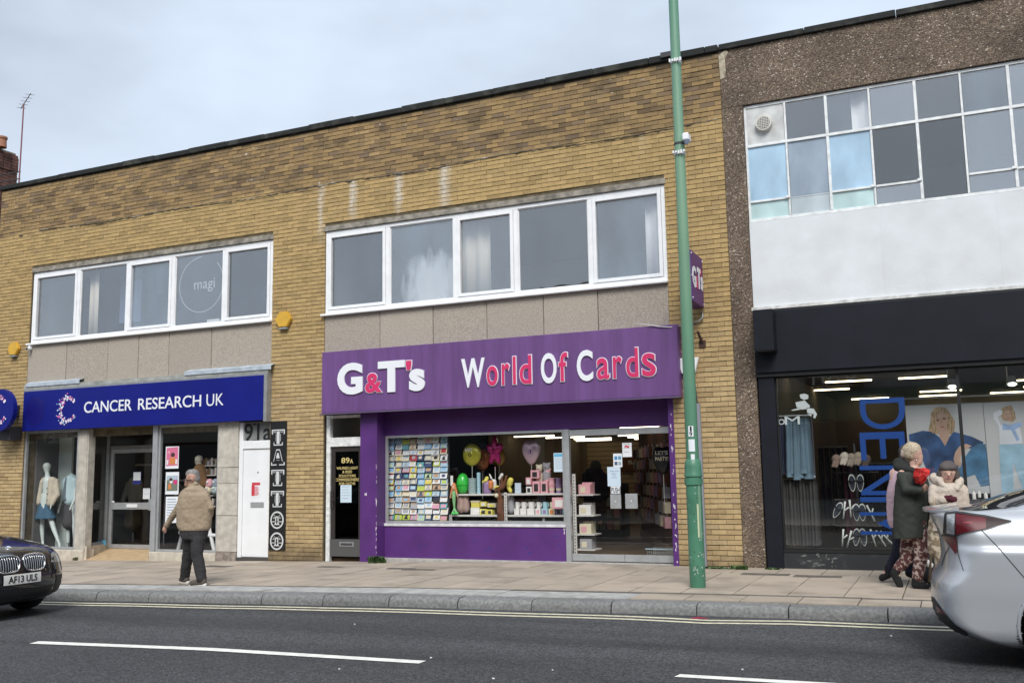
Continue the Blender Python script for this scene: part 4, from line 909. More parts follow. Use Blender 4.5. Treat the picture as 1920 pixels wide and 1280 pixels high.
# a double-sided box standing out from the wall
zA, zB = 3.84, 4.60
MB().box(sx0, sx1, sy0, sy1, zA, zB).build('box', M_pur, gs, bevel=.008)
for z in (zA+.12, zB-.14):
    mb = MB(); mb.box(sx0+.04, sx1-.04, -.06, -.001, z-.03, z+.03); mb.build('wall_bracket', M_dk, gs)
def side_text(ch, y0, y1, z0, z1, m, off):
    mb = MB(); put_text(mb, ch, 0, 1, z0, z1, 0, 1, off); mb.v = [(sx1+.001+.006*(1-p[1]), y0+(y1-y0)*p[0], p[2]) for p in mb.v]; mb.build('letter', m, gs)
side_text('G', -.74, -.52, 4.06, 4.38, M_let, .04); side_text('&', -.51, -.41, 4.06, 4.26, M_pink, .02); side_text('T', -.43, -.23, 4.08, 4.40, M_let, .04); side_text('s', -.215, -.10, 4.08, 4.30, M_let, .04); side_text("'", -.225, -.18, 4.30, 4.40, M_pink, .02)
for y in (sy0+.02, sy1-.02):
    for z in (zA+.05, zB-.05, (zA+zB)/2): MB().ball((sx1+.002, y, z), .012, n=8, m=6).build('bolt', M_let, gs)
mb = MB(); mb.tube([(-3.30, -.02, 3.80), (-3.29, -.05, 3.70), (-3.36, -.06, 3.64), (-3.46, -.03, 3.62)], .012, 6); mb.build('sign_cable', M_alud, gs, smooth=True)
q = fac(1317, 638); o = thing('wall_bracket', 'small rusty iron bracket on the right brick pier', 'bracket', (q.x, 0, q.z-.1)); M_rust = mat('rust', (.06, .03, .022), .85)
MB().box(q.x-.05, q.x+.05, -.02, -.003, q.z-.11, q.z+.0).build('plate', M_rust, o); MB().cyl((q.x, -.02, q.z-.03), (q.x-.03, -.16, q.z+.12), .025, .018, 8).build('arm', M_rust, o)
q = fac(1291, 686, -.04); o = thing('alarm_box', 'white wedge alarm box on brick half hidden by the lamp post', 'alarm', (q.x, 0, q.z-.1))
mb = MB(); mb.prism([(q.x-.17, q.z+.12), (q.x+.17, q.z+.12), (q.x+.10, q.z-.12), (q.x-.10, q.z-.12)], -.09, -.003); mb.build('cover', M_upvc, o, bevel=.01)
a = fac(1309, 756, -.02); b = fac(1313, 890, -.02); o = thing('conduit', 'grey plastic conduit on the brick pier behind the lamp post', 'pipe', (a.x, 0, 0))
MB().box(a.x-.03, a.x+.03, -.05, -.003, .0, a.z).build('trunking', mat('grey_trunking', (.24, .25, .28), .6), o); mb = MB(); mb.tube([(a.x-.01, -.02, a.z), (a.x-.02, -.03, a.z+.18), (a.x-.05, -.02, a.z+.3)], .008, 6); mb.build('cable', M_dk, o)
# ================================================================ lamp post
lp = thing('lamp_post', 'tall green painted steel lamp post with stickers and flaking base', 'lamp post', (-2.927, -2.52, 0))
def green():
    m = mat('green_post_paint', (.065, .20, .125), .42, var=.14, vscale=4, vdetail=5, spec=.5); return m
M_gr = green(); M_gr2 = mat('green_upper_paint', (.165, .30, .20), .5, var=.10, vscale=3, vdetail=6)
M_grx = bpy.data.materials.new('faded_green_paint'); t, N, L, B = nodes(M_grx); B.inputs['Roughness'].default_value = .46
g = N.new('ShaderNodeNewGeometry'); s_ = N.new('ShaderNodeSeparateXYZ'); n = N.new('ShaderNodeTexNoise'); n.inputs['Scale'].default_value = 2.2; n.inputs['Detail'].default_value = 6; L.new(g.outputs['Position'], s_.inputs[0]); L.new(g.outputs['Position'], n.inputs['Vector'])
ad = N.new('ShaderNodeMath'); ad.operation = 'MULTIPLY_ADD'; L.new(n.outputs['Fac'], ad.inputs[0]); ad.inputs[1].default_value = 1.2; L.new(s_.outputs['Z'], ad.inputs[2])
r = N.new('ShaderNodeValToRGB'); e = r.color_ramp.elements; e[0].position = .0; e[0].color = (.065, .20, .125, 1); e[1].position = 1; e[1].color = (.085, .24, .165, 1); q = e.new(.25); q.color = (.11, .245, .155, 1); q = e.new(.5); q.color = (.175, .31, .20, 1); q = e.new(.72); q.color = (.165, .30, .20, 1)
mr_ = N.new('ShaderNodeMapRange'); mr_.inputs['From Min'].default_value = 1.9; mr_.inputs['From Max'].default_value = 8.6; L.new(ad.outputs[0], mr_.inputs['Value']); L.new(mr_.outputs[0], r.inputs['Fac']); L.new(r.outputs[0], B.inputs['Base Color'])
PX, PY = -2.927, -2.53
def r_at(v, half):  # radius that shows as `half` pixels at image row v
    q = fac(1300, v, PY); return half*(q-CAM).dot(_f)/FPX
z1b = FZ(1300, 905, PY); z2b = FZ(1299, 870, PY); zc = FZ(1285, 590, PY); zd = FZ(1272, 262, PY)
r0 = r_at(1000, 14.6); r1 = r_at(800, 11.6); r2 = r_at(400, 9.6); r3 = r_at(100, 9.0)
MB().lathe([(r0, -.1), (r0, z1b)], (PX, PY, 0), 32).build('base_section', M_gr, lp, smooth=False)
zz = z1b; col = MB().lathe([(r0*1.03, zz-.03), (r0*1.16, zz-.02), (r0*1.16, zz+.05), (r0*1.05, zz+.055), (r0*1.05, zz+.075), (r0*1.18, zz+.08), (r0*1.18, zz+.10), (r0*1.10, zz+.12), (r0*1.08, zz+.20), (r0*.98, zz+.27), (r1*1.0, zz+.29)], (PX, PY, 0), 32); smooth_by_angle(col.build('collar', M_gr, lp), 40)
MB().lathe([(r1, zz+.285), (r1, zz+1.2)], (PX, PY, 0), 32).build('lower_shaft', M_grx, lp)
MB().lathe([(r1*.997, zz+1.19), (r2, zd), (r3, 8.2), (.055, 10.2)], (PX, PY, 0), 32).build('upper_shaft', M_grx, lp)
for nm in ('base_section', 'lower_shaft', 'upper_shaft'):
    smooth_by_angle(bpy.data.objects[nm], 40)
mb = MB(); mb.tube([(PX, PY, 10.1), (PX, PY-.1, 10.5), (PX, PY-.6, 10.75), (PX, PY-1.1, 10.8)], .045, 10); mb.build('lamp_arm', M_gr2, lp, smooth=True)
mb = MB(); mb.box(PX-.12, PX+.12, PY-1.75, PY-1.05, 10.74, 10.88); mb.build('lantern', M_alu, lp, bevel=.04, seg=3)
VD = Vector((CAM.x-PX, CAM.y-PY, 0)).normalized(); VA = math.atan2(VD.y, VD.x)
def on_post(z0, z1, a0, a1, r, m, name='sticker', parent=lp, n=6, off=.003):
    mb = MB(); vs = []; fs = []
    for i in range(n+1):
        a = VA+a0+(a1-a0)*i/n
        for z in (z0, z1): vs.append((PX+(r+off)*math.cos(a), PY+(r+off)*math.sin(a), z))
    for i in range(n): fs.append((2*i, 2*i+2, 2*i+3, 2*i+1))
    mb.add(vs, fs); return mb.build(name, m, parent)
def rP(z): return r1 if z < zz+1.2 else r1+(r2-r1)*(z-zz-1.2)/(zd-zz-1.2)
Zv = lambda v: FZ(1296, v, PY-.1)
on_post(Zv(818), Zv(798), -.50, .30, r1, M_let, 'number_plate'); on_post(Zv(846), Zv(823), -.55, .45, r1, M_paper); on_post(Zv(861), Zv(851), -.25, .35, r1, M_paper)
def post_text(ch, z0, z1, a0, a1, r, m, off):
    mb = MB(); put_text(mb, ch, 0, 1, z0, z1, 0, 1, off); mb.v = [(PX+(r+.0045)*math.cos(VA+a0+(a1-a0)*p[0]), PY+(r+.0045)*math.sin(VA+a0+(a1-a0)*p[0]), p[2]) for p in mb.v]; mb.f = [f for f in mb.f if len(f) <= 4 or True]; mb.build('number', m, lp)
post_text('1', Zv(808), Zv(799), -.22, .06, r1, M_blk, .02); post_text('9', Zv(817.5), Zv(808.6), -.32, .12, r1, M_blk, .02)
# bare patches and pale sticker remains on the base
for i in range(46):
    z = R_.uniform(.12, z1b-.05) if i % 3 else R_.uniform(.12, .4); a = R_.uniform(-1.2, 1.0); h = R_.uniform(.005, .02); on_post(z, z+h, a, a+R_.uniform(.04, .14), r0, M_chip if i % 5 else M_rust, 'paint_chip', n=2, off=.002)
on_post(.60, 1.0, .28, .50, r0, mat('pale_tape', (.50, .55, .36), .7), 'tape_strip', off=.003); on_post(.58, 1.28, .52, .85, r0, M_gr2, 'access_door', off=.004)
for v, w in ((106, .02), (281, .022)):
    z = Zv(v); r = rP(z)+.004; MB().lathe([(r, z-w), (r+.004, z-w*.8), (r+.004, z+w*.8), (r, z+w)], (PX, PY, 0), 28).build('steel_band', M_alu, lp)
    mb = MB()
    for k in range(5): mb.box(PX-.07+.035*k, PX-.05+.035*k, PY-r-.03, PY-r-.0, z-.03*R_.random(), z+.02+.02*R_.random())
    mb.build('band_clamp', M_upvc, lp)
z = Zv(257); MB().box(PX+.07, PX+.155, PY-.14, PY+.0, z-.04, z+.06).build('sensor_box', M_upvc, lp, bevel=.015)
mb = MB(); mb.cyl((PX+.12, PY-.11, z-.041), (PX+.12, PY-.11, z-.09), .04, .022, 12); mb.build('sensor_lens', mat('grey_blue_plastic', (.22, .26, .34), .4), lp)
MB().lathe([(rP(z)+.005, z-.05), (rP(z)+.007, z-.03), (rP(z)+.005, z-.02)], (PX, PY, 0), 28).build('steel_band', M_dk, lp)
q = fac(1246, 107, -.03); o = thing('wall_hook', 'small iron hook with wire at the parapet behind the lamp post', 'hook', (q.x, 0, q.z)); mb = MB(); mb.box(q.x-.05, q.x+.18, -.10, .0, q.z-.03, q.z+.05); mb.build('plate', M_dk, o)
# ================================================================ fashion shop front, right
rsf = thing('fashion_shopfront', 'charcoal framed fashion shop front with wide display windows', 'shopfront', (2, .1, 0))
MB().box(-2.535, RX, -.10, .04, 2.80, 3.70).build('fascia', M_navy, rsf, bevel=.006); MB().box(-2.535, RX, -.085, .04, 3.702, 3.733).build('fascia_cap', M_blk, rsf)
MB().box(-2.52, -2.29, -.03, .25, -.1, 2.74).build('corner_post', M_navy, rsf, bevel=.005); MB().box(-2.535, RX, -.06, .25, 2.742, 2.798).build('head_frame', M_blk, rsf)
MB().box(-2.288, RX, .0, .25, -.1, .225).build('stall_riser', mat('scuffed_charcoal', (.020, .023, .027), .6, var=.2, vscale=5, col2=(.05, .055, .055), lo=.55, hi=.8), rsf); MB().box(-2.288, RX, -.01, .2, .228, .262).build('sill', M_blk, rsf)
# scuffed pale patches on the riser
for i in range(26):
    x = -1.75+R_.gauss(0, .22) if i < 18 else R_.uniform(-2.2, .1); z = R_.uniform(.03, .2); w = R_.uniform(.01, .05); mb = MB(); mb.prism([(x-w, z), (x, z-.006), (x+w, z+.004), (x+w*.4, z+R_.uniform(.01, .03)), (x-w*.5, z+.012)], -.0025, -.0005); mb.build('scuff', mat('scuff_grey', (.13, .14, .13), .8), rsf)
wxs = [-2.288, FX(1806, 850, .05), 2.2, RX]
for i in range(3):
    a, b = wxs[i], wxs[i+1]; mb = MB(); w = .022; sash(mb, a, b, .264, 2.74, .05, w, .05); o = mb.build('window', M_blk, rsf); MB().box(a+w, b-w, .07, .076, .264+w, 2.74-w).build('pane', glass('fashion_pane', .065, .9, wav=.05), o)
fl = thing('projecting_box', 'charcoal box projecting from the left end of the dark fascia', 'box', (-2.3, -.2, 2.95))
MB().box(FX(1414, 640, -.38), FX(1451, 640, -.38), -.38, -.102, FZ(1450, 655, -.38), 3.69).build('housing', M_navy, fl, bevel=.004); MB().box(FX(1414, 640, -.38)+.01, FX(1451, 640, -.38)-.01, -.37, -.11, FZ(1450, 655, -.38)-.012, FZ(1450, 655, -.38)-.001).build('underside', M_blk, fl)
MB().box(-2.535, RX, .0, .4, -.3, -.005).build('threshold', M_stone, rsf) if False else None
# weeds at the foot of the walls
M_weed = mat('weed_leaf', (.045, .09, .022), .6, var=.3, vscale=12); M_weedd = mat('dry_weed', (.10, .11, .04), .7, var=.3, vscale=12)
def weed(u, v, n, h, w, label, m=M_weed):
    q = grd(u, v, 0); mb = MB()
    for i in range(n):
        a = R_.uniform(0, 2*math.pi); l = h*R_.uniform(.5, 1); sp_ = w*R_.random(); x, y = q.x+R_.uniform(-w, w), q.y+R_.uniform(-.04, .02); z = gz(q.x)-.01
        dx, dy = math.cos(a)*l*.5, math.sin(a)*l*.5; ww = R_.uniform(.006, .016); nx, ny = -math.sin(a)*ww, math.cos(a)*ww
        mb.add([(x-nx, y-ny, z), (x+nx, y+ny, z), (x+dx*.6+nx*1.3, y+dy*.6+ny*1.3, z+l*.75), (x+dx*1.3, y+dy*1.3, z+l*.9), (x+dx*.6-nx*1.3, y+dy*.6-ny*1.3, z+l*.72)], [(0, 1, 2, 4), (4, 2, 3)])
    mb.build('weed', m, label=label, cat='weed', group='weeds growing along the shop fronts')
for u, v, n, h, w, lab, m in ((707, 1055, 80, .16, .16, 'leafy green weed at the foot of the purple column', M_weed), (289, 1050, 50, .13, .09, 'grass tuft beside the charity shop entrance, left of its window sill', M_weed), (322, 1049, 60, .11, .16, 'grass tuft below the right charity shop window, behind the walking man', M_weed), (440, 1049, 45, .12, .10, 'grass tuft between the stone pilaster and the white door', M_weed), (141, 1050, 30, .10, .06, 'dry tuft at the foot of the charity shop corner post', M_weedd), (560, 1051, 70, .08, .25, 'low weeds along the pier under the tattoo board', M_weedd), (600, 1051, 50, .09, .12, 'weeds at the left foot of the office door', M_weed), (1345, 1066, 80, .06, .22, 'low weeds along the pier just right of the lamp post', M_weed), (1388, 1067, 60, .09, .12, 'weeds at the joint of brick pier and pebbledash', M_weed), (1448, 1067, 40, .05, .10, 'small weeds at the foot of the charcoal corner post', M_weed)):
    weed(u, v, n, h, w, lab, m)
# litter
q = grd(1312, 1160, ROADZ); mb = MB(); mb.add([(q.x-.09, q.y-.03, q.z+.005), (q.x+.08, q.y-.03, q.z+.012), (q.x+.10, q.y+.03, q.z+.010), (q.x-.02, q.y+.01, q.z+.024), (q.x-.10, q.y+.02, q.z+.008)], [(0, 1, 3), (1, 2, 3), (0, 3, 4), (3, 2, 4)]); mb.build('wrapper', mat('red_wrapper', (.22, .015, .045), .5), label='crumpled red wrapper lying in the gutter by the lamp post', cat='litter')
for i, (u, v) in enumerate(((665, 1170), (1036, 1256), (636, 1254), (925, 1272), (1392, 1255), (1671, 1192), (808, 1233))):
    q = grd(u, v, ROADZ); s = R_.uniform(.005, .010); mb = MB(); mb.hprism([(q.x+s*1.3*math.cos(k*1.05), q.y+s*math.sin(k*1.05)) for k in range(6)], q.z+.001, q.z+.008); mb.build('chewing_gum', M_paper, road) 
# ================================================================ rooms behind the shop windows
M_ceil = mat('shop_ceiling', (.16, .15, .14), .9); M_floorb = mat('brown_vinyl', (.19, .12, .06), .5, var=.25, vscale=2, stretch=(1, 6, 1)); M_tan = mat('tan_slatwall', (.42, .30, .16), .7); M_dwall = mat('dim_wall', (.20, .155, .10), .9)
M_tube = mat('tube_light', (1.0, .88, .66), emit=2.6); M_tubey = mat('tube_light_yellow', (1.0, .86, .55), emit=3.0)
def room(name, x0, x1, y0, y1, z0, z1, mw_, mf, mc):
    o = thing(name, 'interior shell', 'room', (x0, y0, z0)); del o['label']; del o['category']; o['kind'] = 'structure'
    MB().box(x0, x1, y0, y1, z0-.2, z0).build('floor', mf, o); MB().box(x0, x1, y0, y1, z1, z1+.1).build('ceiling', mc, o)
    MB().box(x0-.08, x0, y0, y1, z0, z1).build('side_wall', mw_, o); MB().box(x1, x1+.08, y0, y1, z0, z1).build('side_wall', mw_, o); MB().box(x0, x1, y1, y1+.1, z0, z1).build('back_wall', mw_, o); return o
r1_ = room('card_shop_interior', -9.36, -3.84, .32, 11.0, .0, 2.30, M_dwall, M_floorb, M_ceil)
for i in range(13):
    MB().box(-9.2, -4.1, 10.95, 10.985, .6+i*.125, .6+i*.125+.10).build('slat_board', M_tan, r1_)
for i in range(12):
    MB().box(-3.90, -3.865, 4.5, 8.9, .7+i*.125, .7+i*.125+.10).build('slat_board', M_tan, r1_)
r2_ = room('office_hallway', -10.15, -9.44, .15, 5, -.02, 2.5, mat('hall_wall', (.30, .29, .26), .9), M_floorb, M_ceil)
M_carp = mat('dark_carpet', (.03, .03, .035), .9)
r3_ = room('charity_shop_interior', -17.80, -12.2, .30, 8.0, -.04, 2.62, mat('charity_wall', (.115, .115, .115), .9), M_carp, mat('charity_ceiling', (.20, .20, .19), .9))
for f_ in [c_ for c_ in r3_.children if c_.name.startswith('floor')]: bpy.data.objects.remove(f_)
MB().box(-17.8, -16.62, .3, .93, -.24, -.04).build('floor', M_carp, r3_); MB().box(-14.1, -12.2, .3, .93, -.24, -.04).build('floor', M_carp, r3_); MB().box(-17.8, -12.2, .932, 8, -.24, -.04).build('floor', M_carp, r3_)
# the recess outside the door: close the shop behind return pane and door with nothing in between
r4_ = room('fashion_shop_interior', -2.44, RX, .26, 9.5, .0, 3.0, M_dwall, mat('fashion_floor', (.055, .05, .045), .4), mat('fashion_ceiling', (.24, .225, .18), .9))
def tube_lamp(x, y, z, l, m, label, group):
    o = thing('strip_light', label, 'light', (x, y, z), group); mb = MB(); mb.box(x-l/2, x+l/2, y-.02, y+.02, z-.025, z-.0); mb.build('tube', m, o); MB().box(x-l/2-.03, x+l/2+.03, y-.05, y+.05, z+.002, z+.03).build('fitting', M_ceil, o)
k = 0
for j, y in enumerate((2.4, 3.8, 6.2, 7.6, 9.0, 10.3)):
    for i, x in enumerate((-8.55, -6.9, -5.2)):
        if (i, j) in ((0, 0), (1, 1), (2, 4)): continue
        tube_lamp(x+.25*math.sin(j*2.1+i), y, 2.262, 1.0, M_tube, 'strip light on the card shop ceiling, %s row in, %s from the left' % (ORD[j], ORD[i]), 'ceiling strip lights in the card shop'); k += 1
for j, y in enumerate((2.2, 4.0, 5.8, 7.6, 9.0)):
    for i, x in enumerate((-1.95, -.35, 1.5)):
        if (i + j) % 4 == 3: continue
        tube_lamp(x+.35*math.sin(j*1.9+i*1.3), y, 2.97, .8, M_tubey, 'strip light on the fashion shop ceiling, %s row in, %s from the left' % (ORD[j], ORD[i]), 'ceiling strip lights in the fashion shop')
tube_lamp(-9.75, 1.6, 2.46, .6, M_tubey, 'warm strip light seen through the pane over door 89A', None)
for i, (x, y) in enumerate(((-16.9, 2.0), (-15.2, 3.2), (-13.4, 2.2))):
    o = thing('ceiling_lamp', ('round ceiling lamp in the left charity shop window', 'round ceiling lamp behind the charity shop door', 'round ceiling lamp in the right charity shop window')[i], 'light', (x, y, 2.6)); mb = MB(); mb.cyl((x, y, 2.615), (x, y, 2.57), .13, .11, 20); mb.build('lamp_disc', mat('lamp_disc', (1, .9, .72), emit=2.2), o)
# ================================================================ greeting card rack in the window
CY_ = .40
ca_, cb_ = fac(727, 824, CY_), fac(838, 978, CY_)
cx0, cx1 = FX(726, 900, CY_), FX(839.5, 900, CY_); cz0, cz1 = .62, 2.045
rk = thing('card_rack', 'tall window rack holding rows of greeting cards', 'rack', ((cx0+cx1)/2, CY_, 0))
MB().box(cx0, cx1, CY_+.045, CY_+.075, cz0, cz1).build('back_panel', M_dk, rk)
NR, NC = 14, 8
CN = [('white', (.76, .77, .77)), ('pale blue', (.42, .58, .70)), ('cream', (.72, .66, .50)), ('grey', (.40, .42, .44)), ('teal', (.12, .36, .40)), ('red', (.50, .04, .05)), ('lime', (.50, .60, .10)), ('yellow', (.72, .58, .13)), ('navy', (.05, .08, .18)), ('pink', (.68, .34, .44)), ('tan', (.50, .34, .22)), ('pale green', (.50, .66, .42)), ('black', (.03, .03, .035)), ('sky blue', (.25, .48, .72))]
WT = [40, 22, 14, 7, 4, 1, 1, 2, 3, 3, 3, 2, 2, 5]
cm = {n: mat('card_'+n.replace(' ', '_'), c, .55, var=.10, vscale=40) for n, c in CN}
rc = random.Random(11); CW = (cx1-cx0)/NC; CHh = (cz1-cz0)/NR
fix = {(3, 3): 'red', (8, 4): 'lime', (13, 1): 'lime', (13, 2): 'lime', (13, 3): 'pink', (13, 4): 'pale green', (7, 0): 'yellow', (8, 0): 'tan', (4, 5): 'navy', (5, 5): 'navy', (13, 5): 'navy', (0, 3): 'tan', (0, 1): 'sky blue', (6, 4): 'sky blue'}
for r in range(NR):
    MB().box(cx0, cx1, CY_+.02, CY_+.044, cz1-(r+1)*CHh, cz1-(r+1)*CHh+.006).build('shelf_lip', M_dk, rk)
    for c in range(NC):
        n = fix.get((r, c)) or rc.choices([q[0] for q in CN], WT)[0]
        x = cx0+CW*(c+.5)+rc.uniform(-.012, .012); z = cz1-(r+1)*CHh+.004+rc.uniform(0, .02); w = CW*rc.uniform(.84, .98); h = CHh*rc.uniform(.86, 1.22)
        o = thing('greeting_card', '%s greeting card, %s row down, %s from the left in the window rack' % (n, ORD[r], ORD[c]), 'card', (x, CY_, z), 'greeting cards in the window rack')
        mb = MB(); y0 = CY_-.012-.0005*c; y1 = CY_+.018; mb.add([(x-w/2, y0, z), (x+w/2, y0, z), (x+w/2, y1, z+h), (x-w/2, y1, z+h), (x-w/2, y0+.004, z), (x+w/2, y0+.004, z), (x+w/2, y1+.004, z+h), (x-w/2, y1+.004, z+h)], [(0, 1, 2, 3), (5, 4, 7, 6), (3, 2, 6, 7), (1, 0, 4, 5), (0, 3, 7, 4), (1, 5, 6, 2)])
        mb.build('folded_card', cm[n], o)
        # printed motif
        q = rc.random(); n2 = rc.choices([k_[0] for k_ in CN], [6, 14, 12, 12, 6, 3, 2, 4, 6, 6, 8, 5, 5, 8])[0]; n2 = n2 if n2 != n else 'grey' if n != 'grey' else 'cream'; mb = MB()
        def onc(a, b_): t_ = b_; return (x-w/2+w*a, y0+(y1-y0)*t_-.0015, z+h*t_)
        if q < .33: P_ = [(.15, .2), (.85, .2), (.85, .75), (.15, .75)]
        elif q < .6: P_ = [(.5+.28*math.cos(t_*.785), .48+.26*math.sin(t_*.785)) for t_ in range(8)]
        elif q < .8: P_ = [(.12, .62), (.88, .62), (.88, .8), (.12, .8)]
        else: P_ = [(.2, .1), (.8, .1), (.62, .5), (.75, .7), (.4, .62)]
        mb.add([onc(a, b_) for a, b_ in P_], [tuple(range(len(P_)))]); mb.build('printed_motif', cm[n2], o)
# ================================================================ shelving and goods behind the window
SY = .42; SD = .34
sh = thing('shelving_unit', 'white metal shelving with perforated upright behind the shop window', 'shelving', (-6.9, SY, 0)); M_shw = mat('shelf_white', (.62, .61, .58), .5)
sA0, sA1 = FX(847, 924, SY), FX(946, 924, SY); sB0, sB1 = FX(951, 924, SY), FX(1061, 924, SY)
Z1s, Z2s = FZ(950, 925, SY), FZ(950, 965, SY)
for x0, x1 in ((sA0, sA1), (sB0, sB1)):
    for z in (Z1s, Z2s, .62): MB().box(x0, x1, SY, SY+SD, z-.03, z).build('shelf', M_shw, sh, bevel=.003)
def upright(x, y, z0, z1, parent, w=.05):
    MB().box(x-w/2, x+w/2, y-.02, y, z0, z1).build('upright', M_shw, parent); z = z0+.03
    while z < z1-.03: MB().box(x-.008, x+.008, y-.0215, y-.0203, z, z+.022).build('slot', M_dk, parent); z += .052
upright((sA1+sB0)/2, SY-.005, .6, Z1s+.02, sh); upright(sA0-.01, SY-.005, .6, Z2s, sh)
MB().box(-8.0, -5.75, SY+SD+.02, SY+SD+.03, .55, Z2s+.12).build('back_panel', M_dk, sh)
def G(n, c, r=.5, **k): return mat('goods_'+n, c, r, **k)
gW, gY, gP, gB, gG, gT, gPu, gO, gBr, gK, gC = G('white', (.74, .73, .70)), G('yellow', (.70, .62, .12)), G('pink', (.68, .36, .40)), G('blue', (.36, .58, .66)), G('grey', (.32, .32, .34), .9), G('tealgrey', (.42, .54, .54)), G('purple', (.30, .20, .36)), G('orange', (.62, .22, .07)), G('brown', (.13, .05, .022), .95), G('black', (.02, .02, .02)), G('cream', (.66, .60, .44))
def zy(u, v, Y=SY+.12): return fac(u, v, Y)
def Z4(x, y): return 680+x/4, 760+y/4
def gbox(x0, y0, x1, y1, base, m, label, cat='box', Y=SY+.08, d=.12, win=None, lid=None, name='gift_box'):
    a = fac(*Z4(x0, y0), Y); b = fac(*Z4(x1, y1), Y); h = a.z-b.z; o = thing(name, label, cat, ((a.x+b.x)/2, Y, base)); MB().box(a.x, b.x, Y, Y+d, base+.001, base+h).build('carton', m, o, bevel=.004)
    W = b.x-a.x
    if win: MB().box(a.x+W*.22, b.x-W*.22, Y-.003, Y-.0005, base+h*.16, base+h*.78).build('window_print', win, o)
    if lid: MB().box(a.x-.006, b.x+.006, Y-.006, Y+d+.006, base+h*.80, base+h+.012).build('lid', lid, o, bevel=.004)
    return o
gbox(808, 755, 875, 808, Z2s, gW, 'white gift box at the bottom of the yellow stack on the lower shelf', lid=None); a = fac(*Z4(808, 755), SY+.08); zt2 = Z2s+(fac(*Z4(808, 755), SY+.08).z-fac(*Z4(808, 808), SY+.08).z)
gbox(812, 710, 875, 757, zt2, gY, 'tall yellow lidded box on top of the white gift box', lid=gC)
gbox(878, 765, 930, 808, Z2s, gY, 'bright yellow gift box with dark print beside the white box', win=gK); gbox(880, 727, 928, 764, Z2s+.135, gY, 'small yellow box stacked on the bright yellow gift box', win=gW)
gbox(932, 770, 972, 808, Z2s, gY, 'yellow printed carton next to the brown plush donkey', win=gK); gbox(934, 738, 998, 770, Z2s+.12, gC, 'cream carton stacked above the yellow printed carton', win=gY)
gbox(1140, 570, 1186, 648, Z1s, G('paleblue', (.52, .62, .72)), 'pale blue standing card on the upper shelf', 'card', d=.02, name='standing_card')
gbox(1225, 600, 1266, 650, Z1s, gW, 'small white window box at the left of the pink boxes', win=gK); gbox(1222, 545, 1264, 600, Z1s+.14, gP, 'rose box standing on the small white window box', win=gW)
gbox(1272, 560, 1328, 650, Z1s, gP, 'pink window box, left one of the tall pair', win=gK); gbox(1332, 560, 1386, 650, Z1s, gP, 'pink window box, right one of the tall pair', win=gK); gbox(1258, 500, 1322, 560, Z1s+.245, gP, 'pink window box on top of the tall pair', win=gK)
gbox(1418, 652, 1524, 735, Z1s-.245, gP, 'large pink hanging pack beside the window post', d=.05, win=gW, Y=SY-.08)
for i, (x0, x1, m, lab) in enumerate(((1392, 1440, gP, 'pink'), (1444, 1490, gPu, 'lilac'), (1496, 1528, gP, 'rose'))):
    a = fac(*Z4(x0, 585), SY+.1); b = fac(*Z4(x1, 648), SY+.1); xc = (a.x+b.x)/2; rr = (b.x-a.x)/2; o = thing('gift_bucket', '%s gift bucket with frilled top on the upper shelf' % lab, 'bucket', (xc, SY+.1, Z1s)); MB().lathe([(rr*.75, .001), (rr*.95, .12), (rr*1.05, .15), (rr*.9, .16), (rr*.8, .21), (rr*1.0, .25)], (xc, SY+.12, Z1s), 14).build('pot', m, o); MB().lathe([(rr*.77, .02), (rr*.90, .08)], (xc, SY+.12, Z1s), 14).build('band', gC, o)
# mugs on their cartons
for i, (x0, x1, m) in enumerate(((1135, 1172, gW), (1180, 1224, gW), (1232, 1284, gW), (1294, 1332, gW), (1340, 1385, gB), (1394, 1440, gC), (1446, 1488, gPu), (1492, 1528, gB))):
    lab = ('white', 'white pink', 'wide white', 'white floral', 'pale blue', 'cream', 'lilac', 'sky blue')[i]
    o = gbox(x0, 765, x1, 812, Z2s, m, '%s mug carton, %s from the left on the lower right shelf' % (lab, ORD[i]), win=(None, None, None, gP, gPu, gO, gK, None)[i])
    a = fac(*Z4(x0, 720), SY+.1); b = fac(*Z4(x1, 765), SY+.1); xc = (a.x+b.x)/2; rr = (b.x-a.x)*.42; zb0 = Z2s+fac(*Z4(x0, 765), SY+.08).z-fac(*Z4(x0, 812), SY+.08).z+.002
    if i < 6:
        o = thing('mug', '%s mug standing on its carton, %s from the left' % (lab, ORD[i]), 'mug', (xc, SY+.13, zb0)); smooth_by_angle(MB().lathe([(rr*.86, 0), (rr*.95, .012), (rr, .05), (rr, .105), (rr*.92, .105), (rr*.9, .02)], (xc, SY+.14, zb0), 18).build('cup', m, o), 40)
        pts = [(xc+rr*.9, SY+.14, zb0+.085), (xc+rr*1.35, SY+.13, zb0+.085), (xc+rr*1.5, SY+.13, zb0+.055), (xc+rr*1.3, SY+.13, zb0+.025), (xc+rr*.9, SY+.14, zb0+.025)]; MB().tube(pts, .009, 6).build('handle', m, o, smooth=True)
